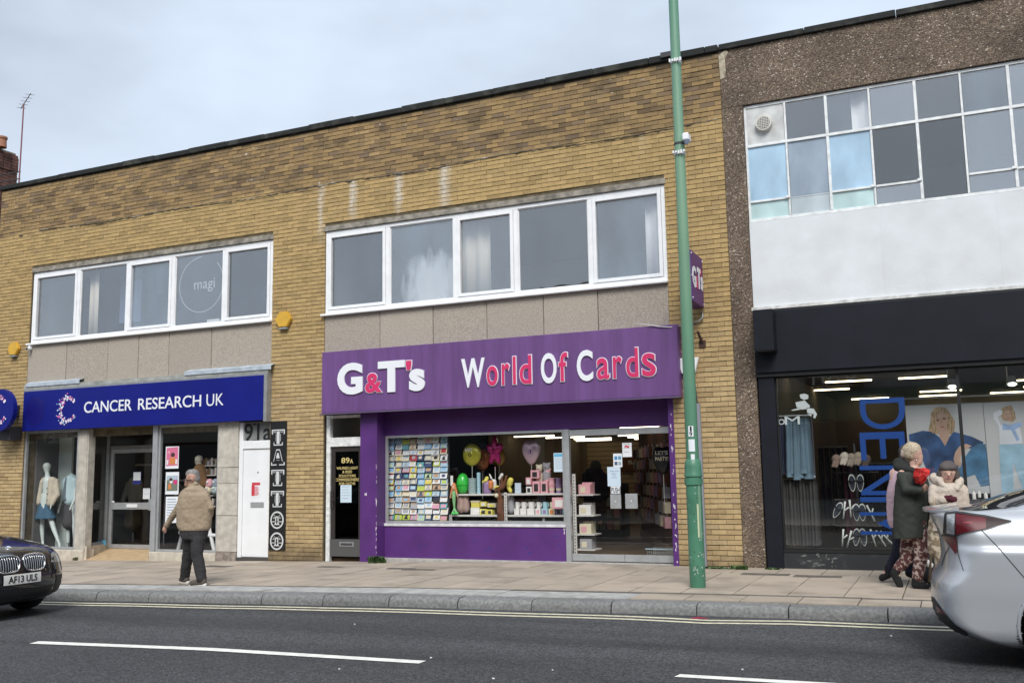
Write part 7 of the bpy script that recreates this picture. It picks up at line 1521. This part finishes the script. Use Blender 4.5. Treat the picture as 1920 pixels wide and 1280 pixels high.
sc_.patch('tail_light_tip', M_drd, P3([(560, 268), (650, 277), (733, 290)]), P3([(560, 338), (650, 313), (733, 292)]), 12, 6, .0095)
sc_.patch('lower_tail_light', M_redl, P3([(248, 388), (300, 390), (352, 394)]), P3([(350, 520), (362, 500), (356, 420)]), 12, 8, .007)
sc_.patch('light_bar', mat('red_bar', (.42, .03, .05), .3), P3([(400, 298), (466, 301)]), P3([(400, 303), (466, 306)]), 8, 2, .0102)
sc_.patch('shut_line', M_gap, P3([(522, 348), (640, 470), (830, 690)]), P3([(528, 346), (646, 468), (836, 688)]), 24, 1, .0025)
sc_.patch('bumper_insert', M_bp, P3([(168, 800), (205, 845), (262, 925), (345, 1015), (440, 1080)]), P3([(172, 960), (210, 1000), (280, 1040), (350, 1082), (430, 1092)]), 24, 8, .006)
sc_.patch('rear_reflector', M_redl, P3([(215, 878), (250, 910), (282, 942)]), P3([(222, 925), (250, 938), (280, 946)]), 10, 4, .011)
sc_.patch('bumper_line', M_gap, P3([(300, 470), (270, 520), (245, 600)]), P3([(304, 472), (274, 523), (249, 602)]), 12, 1, .0025)
sl_ = MB(); sl_.v = []; 
prof = []
for i in range(21):
    y = -.66+1.32*i/20; xr = -.02+.20*abs(y/.66)**3.0; prof.append((xr, y))
vs = []
for x, y in prof: vs += [sc_.w((x, y, 1.165)), sc_.w((x, y, 1.185)), sc_.w((.26, y*.98, 1.213)), sc_.w((.26, y*.98, 1.17))]
fs = []
for i in range(20): a = i*4; b = a+4; fs += [(a, b, b+1, a+1), (a+1, b+1, b+2, a+2), (a+2, b+2, b+3, a+3), (a+3, b+3, b, a)]
fs += [(0, 1, 2, 3), (83, 82, 81, 80)]; sl_ = MB(); sl_.add(vs, fs); smooth_by_angle(sl_.build('spoiler', M_silver, sc_.t), 30)
MB().box(0, 1, 0, 1, 0, 1)
for y in (-.55, .0): pass
fl_ = MB(); fl_.add([sc_.w(p) for p in ((.5, -.74, .19), (4.2, -.74, .19), (4.2, .74, .19), (.5, .74, .19))], [(3, 2, 1, 0)]); fl_.build('underbody', M_blk, sc_.t)
# ---- black saloon, nose towards the right, cut off by the left edge
zs = frange(.16, .36, .02)+frange(.375, .98, .012)+frange(1.0, 1.46, .025)
LL = 4.9; BX = -10.12; BYc = -6.33
bc = Car('black_car', 'black saloon with chrome kidney grilles, its nose entering at the left edge', (BX-LL, BYc, gz(-10.6)+RZ), .035, zs,
    rear=[(.16, .3), (.3, .05), (.45, 0), (.7, .02), (.88, .06), (.97, .16), (1.0, .45), (1.1, .85), (1.3, 1.35), (1.46, 2.0)],
    front=[(.16, LL-.30), (.20, LL-.12), (.27, LL-.03), (.36, LL-.005), (.48, LL), (.58, LL-.015), (.66, LL-.03), (.73, LL-.055), (.78, LL-.10), (.815, LL-.19), (.845, LL-.36), (.88, LL-.62), (.92, LL-.92), (.965, LL-1.25), (1.01, LL-1.5), (1.05, LL-1.64), (1.18, LL-1.85), (1.32, LL-2.2), (1.46, LL-2.75)],
    half=[(.16, .80), (.22, .88), (.32, .915), (.5, .928), (.65, .93), (.76, .925), (.85, .912), (.92, .89), (.98, .86), (1.03, .81), (1.1, .755), (1.25, .68), (1.4, .59), (1.46, .50)],
    capr=[(.16, .6), (.7, .5), (1.0, .8), (1.46, .8)], capf=[(.16, .75), (.5, .70), (.7, .85), (.8, 1.1), (.95, .8), (1.46, .8)], nr=24, ns=60, nf=70, n=2.7)
bc.body(M_black, arches=[(LL-.86, .325, .375), (.98, .325, .375)])
for x in (LL-.86, .98):
    for sd in (-1, 1): bc.arch(x, .325, .375, sd, M_black); bc.wheel(x, .325, .33, sd)
bc.band('windscreen', M_carg, 1.06, 1.42, lambda x, y, z: x > 2.0 and x > LL-1.66-.35-(z-1.05)*2.6 and abs(y) < .66-(z-1)*.2, .004)
bc.band('side_glass', M_carg, 1.05, 1.40, lambda x, y, z: abs(y) > .45 and 1.0+(z-1)*1.2 < x < 3.0-(z-1)*1.9 and not 1.95 < x < 2.05, .004)
bc.band('rear_glass', M_carg, 1.02, 1.40, lambda x, y, z: x < .8+(z-1)*2.4 and abs(y) < .6, .004)
def ov(cx, cz, a, b, n=26, pw=2.6, sk=0.0):
    o = []
    for i in range(n):
        t = 2*math.pi*i/n; c, s_ = math.cos(t), math.sin(t); x = a*math.copysign(abs(c)**(2/pw), c); z = b*math.copysign(abs(s_)**(2/pw), s_); o.append((cx+x*(1+sk*z/b), cz+z))
    return o
for sd in (1, -1):
    cy, cz = sd*.190, .655; out_ = ov(cy, cz, .158, .096, 36, 3.2, .08); pts = []
    dirx = bc.M.to_3x3() @ Vector((-1, 0, 0))
    pts = [bc.cast(bc.w((9, y, z)), dirx, .006) for y, z in out_]; mb = MB(); mb.tube(pts+[pts[0]], .011, 8); gr_ = mb.build('grille_frame', M_chrome, bc.t, smooth=True)
    half_n = 18; topl = [(q[0], q[1]) for q in out_ if q[1] >= cz]; 
    bc.patch('grille_back', M_blk, [(cy-.15, cz+.088), (cy+.15, cz+.088)], [(cy-.14, cz-.09), (cy+.14, cz-.09)], 10, 6, .003, False, None, 'front')
    for k in range(9):
        y = cy-.125+.25*k/8; h = .084*math.sqrt(max(.1, 1-((y-cy)/.16)**4)); p = [bc.cast(bc.w((9, y, cz-h+2*h*j/6)), dirx, .008) for j in range(7)]; mb = MB(); mb.tube(p, .0055, 6); mb.build('grille_bar', M_chrome, bc.t, smooth=True)
pl = bc.patch('number_plate', mat('front_plate', (.70, .70, .66), .4), [(-.26, .535), (.26, .535)], [(-.26, .424), (.26, .424)], 8, 3, .014, False, None, 'front')
mb = MB(); put_text(mb, 'AF13 ULS', 0, 1, 0, 1, 0, 1, .02); dirx = bc.M.to_3x3() @ Vector((-1, 0, 0)); ty = []
pA = bc.cast(bc.w((9, 0, .48)), dirx, .0)
# plate lettering follows the gently curved nose
for p in mb.v:
    y = -.20+.40*p[0]; z = .442+.076*p[2]; h = bc.cast(bc.w((9, y, z)), dirx, .0155+.002*(1-p[1])); ty.append(h)
mb.v = [tuple(h) for h in ty]; mb.build('plate_lettering', M_blk, bc.t)
def Zk(x, y): return (x/8., 990+y/8.)
K3 = lambda l: [Zk(*q) for q in l]
bc.patch('headlight', M_clr, K3([(758, 372), (800, 345), (850, 338)]), K3([(762, 505), (820, 505), (895, 500)]), 12, 10, .005)
bc.patch('headlight_ring', M_chrome, K3([(768, 440), (790, 400), (825, 395)]), K3([(770, 452), (795, 415), (826, 408)]), 10, 2, .012); bc.patch('headlight_dark', M_blk, K3([(765, 430), (800, 425)]), K3([(768, 470), (800, 468)]), 6, 6, .009)
bc.patch('lower_intake', M_blk, [(-.50, .36), (.50, .36)], [(-.46, .24), (.46, .24)], 20, 4, .004, False, None, 'front')
bc.patch('side_intake', M_bp, [(.56, .46), (.80, .46)], [(.52, .25), (.78, .26)], 12, 8, .004, True, None, 'front')
fo = ov(.735, .385, .040, .045, 20, 2); fp = [bc.cast(bc.w((9, y, z)), dirx, .010) for y, z in fo]
for sd in (1, -1):
    P_ = [bc.w(((bc.Mi @ p).x, sd*(bc.Mi @ p).y, (bc.Mi @ p).z)) for p in fp]; mb = MB(); mb.add(P_, [tuple(range(20)) if sd < 0 else tuple(range(19, -1, -1))]); mb.build('fog_lamp', M_clr, bc.t)
h0 = bc.cast(bc.w((LL-.25, 0, 3)), Vector((0, 0, -1)), .003); mb = MB(); mb.cyl(h0-Vector((0, 0, .004)), h0+Vector((.004, 0, .006)), .042, .038, 20); mb.build('badge', M_chrome, bc.t); MB().cyl(h0+Vector((.004, 0, .0062)), h0+Vector((.005, 0, .0075)), .030, .030, 20).build('badge_centre', mat('badge_blue', (.45, .55, .65), .3), bc.t)
fl_ = MB(); fl_.add([bc.w(p) for p in ((.4, -.78, .18), (LL-.4, -.78, .18), (LL-.4, .78, .18), (.4, .78, .18))], [(3, 2, 1, 0)]); fl_.build('underbody', M_blk, bc.t)
# ================================================================ people
M_skin = mat('skin', (.46, .27, .20), .55, var=.06, vscale=20); M_skin2 = mat('skin_pale', (.52, .33, .26), .55, var=.06, vscale=20)
M_beige = mat('beige_jacket', (.32, .25, .175), .9, var=.12, vscale=7, bump=.35, bscale=16); M_char = mat('charcoal_trousers', (.028, .026, .028), .9, var=.2, vscale=8, bump=.4, bscale=14); M_ghair = mat('grey_hair', (.20, .19, .18), .8, var=.35, vscale=60); M_shoe = mat('brown_grey_shoe', (.075, .06, .05), .8); M_sole = mat('white_sole', (.62, .60, .56), .7)
def mk(Zfun, Y0): return lambda x, y, dy=0.: tuple(fac(*Zfun(x, y), Y0+dy))
J = mk(lambda x, y: (280+x/4.925, 860+y/4.925), -3.72)
pm = thing('person', 'elderly person in beige jacket and dark trousers walking left, back turned', 'person', tuple(grd(362, 1097)))
RH = Vector((_r0.x, _r0.y, 0)); FH = Vector((-RH.y, RH.x, 0))
def loft(Jf, rows_, dep, dy=0.):
    o = []
    for y, x0, x1 in rows_:
        p, q = Vector(Jf(x0, y)), Vector(Jf(x1, y)); w = (q-p).length/2; o.append(((p+q)/2+Vector((0, dy, 0)), RH*w, FH*(dep if not callable(dep) else dep(y))))
    return ('loft', o[::-1])
hd = [(J(402, 160, .0), J(395, 175), .088, .085), (J(372, 195), J(352, 235), .060, .045), (J(400, 195), J(395, 215), .075, .06), (J(338, 205), J(331, 210), .020, .014), (J(395, 225), J(410, 265), .055, .065), (J(392, 190, -.07), J(392, 205, -.075), .016, .014)]
arms = [(J(345, 345), J(258, 470, -.02), .036, .034), (J(258, 470, -.02), J(150, 622, -.03), .034, .027), (J(150, 622, -.03), J(140, 650, -.03), .030, .032), (J(140, 650, -.03), J(128, 676, -.03), .018, .010), (J(146, 652, -.04), J(140, 682, -.04), .012, .009), (J(152, 652, -.03), J(150, 682, -.03), .012, .009), (J(156, 650, -.02), J(158, 678, -.02), .012, .009), (J(135, 645, -.06), J(122, 662, -.07), .011, .009), (J(500, 345, .03), J(562, 445, .06), .036, .034), (J(562, 445, .06), J(560, 505, .14), .032, .03), (J(570, 500, .18), J(560, 520, .22), .032, .02)]
tor = [(J(420, 310), J(415, 480), .11, .12), (J(415, 480), J(418, 640), .11, .095), (J(360, 345), J(490, 345), .045, .045)]
legs = [(J(385, 680), J(362, 860, .05), .062, .055), (J(362, 860, .05), J(328, 1090, .12), .055, .04), (J(445, 700), J(440, 870, -.04), .060, .056), (J(440, 870, -.04), J(480, 1105, -.02), .052, .042), (J(330, 1105, .12), J(300, 1118, .12), .042, .036), (J(475, 1135, -.02), J(395, 1148, -.05), .042, .035)]
blob('body', hd+arms+tor+legs, M_skin, pm, .013, 4)
blob('jacket', [loft(J, [(232, 392, 440), (250, 372, 462), (275, 342, 490), (300, 318, 512), (335, 304, 528), (400, 294, 540), (480, 288, 544), (560, 287, 541), (620, 292, 536), (650, 305, 528)], lambda y: .075 if y < 260 else .115 if y < 320 else .15), (J(330, 335), J(258, 470, -.02), .058, .052), (J(258, 470, -.02), J(158, 612, -.03), .052, .041), (J(510, 338, .02), J(566, 445, .06), .056, .053), (J(566, 445, .06), J(562, 512, .12), .052, .044)], M_beige, pm, .011, 5, .007, (7, 7, 12))
blob('jacket_hem', [loft(J, [(626, 300, 530), (660, 306, 526)], .15)], mat('jacket_rib', (.30, .235, .165), .95), pm, .010, 1, .004, (30, 30, 4))
blob('collar', [(J(378, 252, -.04), J(425, 232, -.02), .04, .04), (J(425, 232, -.02), J(445, 245, .05), .04, .036)], M_beige, pm, .011, 3)
blob('trousers', [loft(J, [(640, 316, 524), (690, 316, 514), (740, 322, 505)], .135), (J(385, 690), J(362, 860, .05), .105, .082), (J(362, 860, .05), J(326, 1085, .12), .080, .066), (J(450, 700), J(440, 870, -.04), .098, .086), (J(440, 870, -.04), J(482, 1105, -.02), .082, .072)], M_char, pm, .012, 8, .009, (9, 9, 10), [(J(420, 1128), (0, 0, -1))])
blob('hair', [(J(405, 152, .01), J(408, 165, .02), .094, .09), (J(425, 185, .02), J(420, 205, .02), .070, .055), (J(380, 140), J(410, 140), .07, .07)], M_ghair, pm, .011, 3)
for i, (a, b, c) in enumerate(((J(342, 1116, .12), J(296, 1112, .12), .05), (J(500, 1138, -.02), J(395, 1148, -.05), .05))):
    blob('shoe', [(a, b, .048, .040), (a, (a[0], a[1], a[2]+.03), .045, .04)], M_shoe, pm, .011, 2); blob('sole', [((a[0]+.02, a[1], a[2]-.035), (b[0]-.02, b[1], b[2]-.033), .036, .03)], M_sole, pm, .010, 2)
mb = MB(); e0, e1, e2 = J(335, 195, -.075), J(362, 195, -.08), J(398, 188, -.088); mb.tube([e0, e1, e2], .004, 5); c = Vector(J(327, 200, -.05)); mb.tube([c+Vector((.0, .0, .0))+Vector((math.cos(t*.6)*.012, math.cos(t*.6)*.02, math.sin(t*.6)*.022)) for t in range(11)], .003, 5); mb.build('glasses', M_dk, pm, smooth=True)
# -- woman in the green parka
M_parka = mat('green_parka', (.026, .032, .026), .8, var=.2, vscale=5, bump=.3, bscale=14); M_blond = mat('blonde_hair', (.42, .35, .25), .7, var=.35, vscale=50, stretch=(1, 1, 2.5)); M_boot = mat('black_suede', (.010, .010, .011), .95); M_redb = mat('red_cloth_bag', (.50, .018, .015), .55, var=.2, vscale=14, bump=.5, bscale=18)
def camo():
    m = mat('patterned_trousers', (.10, .035, .035), .8, var=.0, vscale=24, col2=(.48, .38, .34), vdetail=3, lo=.50, hi=.58); return m
M_pat = camo()
W1 = mk(lambda x, y: (1600+x/2.977, 800+y/2.977), -2.0)
pg = thing('person', 'person in long green parka and patterned trousers holding a red bag', 'person', tuple(grd(1722, 1104)))
blob('body', [(W1(338, 140), W1(340, 155), .092, .085), (W1(362, 165), W1(362, 195), .055, .05), (W1(378, 172), W1(384, 178), .016, .011), (W1(340, 185), W1(335, 235), .055, .06), (W1(335, 260), W1(325, 520), .10, .11), (W1(270, 260, -.1), W1(300, 350, -.16), .045, .04), (W1(300, 350, -.16), W1(385, 350, -.20), .036, .028), (W1(385, 350, -.2), W1(400, 340, -.2), .034, .034), (W1(398, 345, -.22), W1(412, 322, -.24), .013, .010), (W1(404, 345, -.20), W1(420, 328, -.22), .013, .010), (W1(404, 350, -.18), W1(420, 340, -.2), .013, .010), (W1(402, 355, -.16), W1(414, 352, -.18), .013, .009), (W1(392, 335, -.24), W1(402, 318, -.25), .013, .010),
    (W1(375, 615), W1(378, 720), .075, .06), (W1(378, 720), W1(352, 855), .055, .04), (W1(310, 615, .1), W1(300, 735, .1), .075, .058), (W1(300, 735, .1), W1(240, 800, .12), .052, .04), (W1(352, 875), W1(400, 893), .045, .04), (W1(235, 810, .12), W1(258, 880, .1), .045, .035)], M_skin2, pg, .013, 3)
blob('parka', [loft(W1, [(232, 285, 375), (248, 258, 392), (270, 242, 402), (310, 232, 410), (400, 224, 414), (500, 220, 416), (600, 219, 415), (640, 219, 415)], lambda y: .09 if y < 240 else .13 if y < 300 else .16), (W1(275, 275, -.10), W1(298, 350, -.18), .066, .060), (W1(298, 350, -.18), W1(372, 352, -.23), .056, .046), (W1(392, 300, .08), W1(408, 365, .05), .06, .055)], M_parka, pg, .012, 4, .009, (8, 8, 6), [(W1(320, 617), (.05, 0, -1))])
blob('hood', [(W1(255, 205, .02), W1(290, 225, .0), .075, .08), (W1(255, 215), W1(350, 245, .02), .07, .05), (W1(245, 225, -.05), W1(330, 245, -.09), .05, .045)], mat('black_hood', (.012, .013, .012), .85, bump=.3, bscale=18), pg, .013, 3)
blob('hair', [(W1(330, 130), W1(322, 150), .100, .092), (W1(305, 130), W1(320, 115), .07, .07), (W1(350, 118), W1(362, 140), .055, .04)], M_blond, pg, .011, 2); blob('ponytail', [(W1(288, 140), W1(283, 155), .050, .042), (W1(283, 155), W1(278, 170), .035, .02)], mat('ash_blonde_hair', (.46, .36, .30), .7, var=.3, vscale=60), pg, .010, 2)
blob('trousers', [(W1(345, 530), W1(345, 580), .12, .12), (W1(375, 590), W1(380, 715), .095, .08), (W1(380, 715), W1(358, 845), .078, .060), (W1(310, 600, .1), W1(298, 735, .1), .095, .078), (W1(298, 735, .1), W1(248, 790, .12), .072, .058)], M_pat, pg, .012, 2, .010)
for a, b, top_ in ((W1(350, 880), W1(405, 892), W1(350, 850)), (W1(232, 820, .12), W1(260, 882, .1), W1(240, 795, .12))): blob('boot', [(a, b, .052, .042), (a, top_, .054, .05)], M_boot, pg, .012, 2)
blob('earring', [(W1(352, 185, -.08), W1(352, 190, -.08), .010, .010)], M_chrome, pg, .006, 1)
rb = thing('red_bag', 'crumpled bright red cloth bag held under the arm of the parka wearer', 'bag', W1(380, 325, -.25)); hb = bmesh.new()
for x, y, dy in ((335, 245, -.2), (352, 226, -.22), (378, 240, -.33), (402, 232, -.22), (429, 240, -.25), (421, 264, -.30), (404, 292, -.28), (384, 324, -.27), (360, 318, -.22), (340, 300, -.2), (332, 270, -.22), (365, 275, -.34), (392, 262, -.33), (372, 300, -.33), (350, 260, -.10), (400, 265, -.12), (375, 305, -.12)): hb.verts.new(W1(x, y, dy))
bmesh.ops.convex_hull(hb, input=list(hb.verts)); bmesh.ops.subdivide_edges(hb, edges=list(hb.edges), cuts=2, use_grid_fill=True)
for v in hb.verts: v.co += Vector((R_.uniform(-1, 1), R_.uniform(-1, 1), R_.uniform(-1, 1)))*.009
hm = bpy.data.meshes.new('sack'); hb.to_mesh(hm); hb.free(); hm.materials.append(M_redb); link('sack', hm, rb)
# -- companion in pink top, half hidden behind the parka
W2 = mk(lambda x, y: (1600+x/2.977, 800+y/2.977), -1.45); M_pinkt = mat('pink_sweater', (.56, .40, .46), .9, var=.08, vscale=6, bump=.3, bscale=18); M_navyt = mat('navy_trousers', (.010, .012, .028), .9, var=.2, vscale=6)
pp = thing('person', 'person in pale pink top and navy trousers, half hidden behind the parka', 'person', tuple(grd(1662, 1086)))
blob('body', [(W2(300, 150), W2(300, 170), .09, .085), (W2(300, 190), W2(285, 240), .05, .06), (W2(280, 270), W2(270, 540), .14, .13), (W2(228, 250, -.05), W2(222, 290, -.05), .04, .04), (W2(270, 540), W2(250, 690), .08, .055), (W2(250, 690), W2(195, 800), .052, .04), (W2(300, 540, .1), W2(320, 690, .15), .08, .055), (W2(320, 690, .15), W2(315, 810, .18), .052, .04), (W2(190, 810), W2(170, 835), .045, .04), (W2(315, 815, .18), W2(340, 830, .18), .045, .04), (W2(225, 280, -.05), W2(245, 420, -.1), .045, .035), (W2(245, 420, -.1), W2(300, 430, -.2), .035, .03)], M_skin2, pp, .014, 3)
blob('sweater', [(W2(275, 275), W2(255, 400), .145, .15), (W2(255, 400), W2(262, 520), .15, .155), (W2(228, 262, -.02), W2(238, 300, -.05), .06, .06)], M_pinkt, pp, .013, 2, .009, (11, 11, 9), [(W2(262, 560), (0, 0, -1))]); blob('trousers', [(W2(262, 560), W2(252, 690), .10, .075), (W2(252, 690), W2(200, 795), .072, .058), (W2(300, 560, .1), W2(318, 690, .15), .10, .075), (W2(318, 690, .15), W2(315, 805, .18), .072, .06)], M_navyt, pp, .013, 2, .009); blob('hair', [(W2(298, 140), W2(292, 175), .10, .08)], M_dk, pp, .013, 2)
for a, b in ((W2(195, 820), W2(160, 842)), (W2(312, 815, .18), W2(345, 832, .18))): blob('boot', [(a, b, .052, .042), (a, (a[0]+.01, a[1], a[2]+.08), .052, .05)], M_boot, pp, .012, 2)
# -- woman in the cream fleece, smiling
W3 = mk(lambda x, y: (1600+x/2.977, 800+y/2.977), -2.35); M_fleece = mat('cream_fleece', (.50, .43, .36), .95, var=.10, vscale=30, bump=.9, bscale=60); M_dhair = mat('dark_grey_hair', (.075, .062, .058), .75, var=.4, vscale=50, stretch=(1, 1, 2)); M_burg = mat('burgundy_glove', (.07, .008, .018), .9)
pc_ = thing('person', 'smiling person with grey bob in cream fleece coat behind the silver car', 'person', (W3(530, 300)[0], -2.35, 0))
fy = -.085
blob('body', [(W3(530, 250), W3(528, 268), .088, .078), (W3(528, 285, -.02), W3(530, 296, -.03), .055, .045), (W3(534, 268, -.09), W3(536, 272, -.098), .014, .013), (W3(530, 300), W3(532, 330, .03), .048, .05), (W3(530, 370, .05), W3(525, 540, .05), .09, .10), (W3(445, 345), W3(450, 420, -.1), .05, .04), (W3(450, 420, -.1), W3(530, 405, -.22), .036, .03), (W3(610, 345), W3(625, 440, -.02), .05, .04), (W3(500, 560), W3(500, 860), .08, .045), (W3(560, 560), W3(560, 860), .08, .045)], M_skin2, pc_, .011, 2)
blob('coat', [loft(W3, [(312, 480, 585), (328, 455, 608), (350, 438, 622), (400, 428, 632), (470, 422, 636), (585, 424, 632)], lambda y: .09 if y < 320 else .13 if y < 345 else .16), (W3(450, 350, -.03), W3(450, 420, -.12), .062, .058), (W3(450, 420, -.12), W3(508, 410, -.22), .056, .048), (W3(608, 350), W3(622, 450, -.02), .06, .055)], M_fleece, pc_, .011, 4, .008, (13, 13, 13), [(W3(525, 578), (0, 0, -1))])
blob('hood', [(W3(455, 290, .04), W3(480, 305, -.02), .06, .06), (W3(455, 285, .05), W3(590, 300, .08), .06, .05), (W3(480, 305, -.06), W3(520, 345, -.13), .036, .03), (W3(595, 300, .0), W3(575, 345, -.12), .045, .035)], M_fleece, pc_, .011, 2, .008, (16, 16, 16)); blob('scarf', [(W3(532, 328, -.03), W3(548, 352, -.10), .04, .03), (W3(548, 345, -.1), W3(552, 368, -.135), .028, .02)], M_dk, pc_, .011, 2)
blob('hair', [(W3(530, 238, .03), W3(530, 255, .05), .105, .10), (W3(488, 255, .0), W3(478, 285, .0), .045, .035), (W3(572, 255, .0), W3(578, 285, .0), .045, .04), (W3(500, 225, -.03), W3(560, 225, -.03), .045, .045), (W3(508, 232, -.07), W3(550, 230, -.075), .025, .028)], M_dhair, pc_, .011, 2)
for x in (514, 549): MB().ball(W3(x, 258, -.088), .009, .006, .0045, 10, 6).build('eye', M_dk, pc_, smooth=True)
mb = MB(); mb.tube([W3(512, 278, -.076), W3(522, 284, -.086), W3(534, 286, -.089), W3(548, 282, -.084), W3(556, 276, -.074)], [.002, .005, .006, .005, .002], 6); mb.build('mouth', mat('lips', (.33, .10, .09), .5), pc_, smooth=True)
blob('glove', [(W3(522, 400, -.22), W3(548, 402, -.25), .040, .036), (W3(548, 395, -.25), W3(572, 393, -.26), .016, .013), (W3(550, 402, -.26), W3(576, 402, -.27), .016, .013), (W3(550, 410, -.26), W3(574, 412, -.27), .016, .013), (W3(545, 416, -.25), W3(566, 420, -.26), .015, .012), (W3(532, 390, -.25), W3(546, 382, -.27), .015, .012)], M_burg, pc_, .010, 2)
blob('skirt', [(W3(470, 540, -.02), W3(465, 680, -.02), .10, .10), (W3(560, 560, -.02), W3(560, 700, -.02), .12, .12), (W3(520, 560), W3(520, 840), .14, .12)], mat('patterned_skirt', (.20, .15, .10), .9, col2=(.46, .40, .30), vscale=18, lo=.48, hi=.56), pc_, .016, 2)
for x in (500, 555): a = W3(x, 862); blob('shoe', [((a[0], a[1], .06), (a[0]-.02, a[1]-.14, .05), .05, .042)], M_boot, pc_, .013, 2)
# walking stick and carrier bag by the kerb
ws = thing('walking_stick', 'beige walking stick with black rubber foot held in front of the fleece coat', 'stick', tuple(grd(1744, 1100))); pA = W3(448, 390, -.28); fo_ = grd(1743, 1100)
MB().tube([pA, (pA[0]-.0, pA[1], pA[2]-.1), (fo_.x, fo_.y, .06)], .012, 8).build('shaft', mat('beige_stick', (.40, .32, .22), .6), ws, smooth=True); MB().cyl((fo_.x, fo_.y, 0), (fo_.x, fo_.y, .13), .017, .015, 10).build('rubber_foot', M_blk, ws)
cb2 = thing('carrier_bag', 'dark bag with a white item standing on the pavement beside the parka wearer', 'bag', tuple(grd(1738, 1092))); q = grd(1742, 1092)
blob('sack', [((q.x, q.y, .12), (q.x+.02, q.y, .30), .12, .10), ((q.x+.02, q.y+.02, .28), (q.x+.04, q.y, .42), .09, .05)], mat('dark_navy_bag', (.012, .014, .02), .7, bump=.4, bscale=16), cb2, .014, 2); blob('white_item', [((q.x-.06, q.y-.08, .30), (q.x+.03, q.y-.09, .22), .045, .04), ((q.x-.08, q.y-.06, .36), (q.x-.05, q.y-.08, .3), .02, .04)], gW, cb2, .011, 2)
# -- customer inside the card shop
W4 = mk(lambda x, y: (1060+x/4.74, 790+y/4.74), 2.6)
cu = thing('person', 'shopper in dark navy coat seen from behind inside the card shop', 'person', (W4(280, 900)[0], 2.6, 0)); M_nc = mat('navy_coat', (.012, .014, .03), .9)
blob('body', [(W4(270, 400), W4(268, 415), .095, .085), (W4(268, 430), W4(265, 460), .055, .06), (W4(260, 500), W4(265, 650), .16, .16), (W4(245, 690), W4(245, 880), .08, .05), (W4(310, 690), W4(310, 880), .08, .05), (W4(190, 490), W4(185, 600, -.05), .055, .045), (W4(185, 600, -.05), W4(190, 680, -.08), .042, .032), (W4(335, 490), W4(345, 600, .0), .055, .045), (W4(345, 600), W4(350, 680), .042, .032), (W4(235, 900), W4(240, 895, -.12), .045, .04), (W4(310, 900), W4(312, 895, -.12), .045, .04)], M_skin, cu, .015, 2)
blob('coat', [(W4(260, 490), W4(262, 640), .20, .22), (W4(262, 640), W4(265, 700), .22, .22), (W4(195, 490), W4(330, 490), .09, .09), (W4(190, 490), W4(182, 600, -.05), .085, .07), (W4(182, 600, -.05), W4(190, 660, -.08), .068, .055), (W4(335, 490), W4(348, 600), .085, .07), (W4(348, 600), W4(352, 660), .068, .055)], M_nc, cu, .015, 2, .01); blob('scarf', [(W4(200, 455, -.06), W4(265, 440, -.08), .04, .045)], mat('ochre_scarf', (.20, .16, .08), .9), cu, .013, 2); blob('hair', [(W4(270, 392), W4(270, 412), .105, .10)], M_dk, cu, .013, 2); blob('trousers', [(W4(245, 690), W4(245, 885), .10, .075), (W4(310, 690), W4(310, 885), .10, .075)], M_nc, cu, .015, 2)
bpy.data.scenes.remove(TMP)
if bpy.context.window: bpy.context.window.scene = S
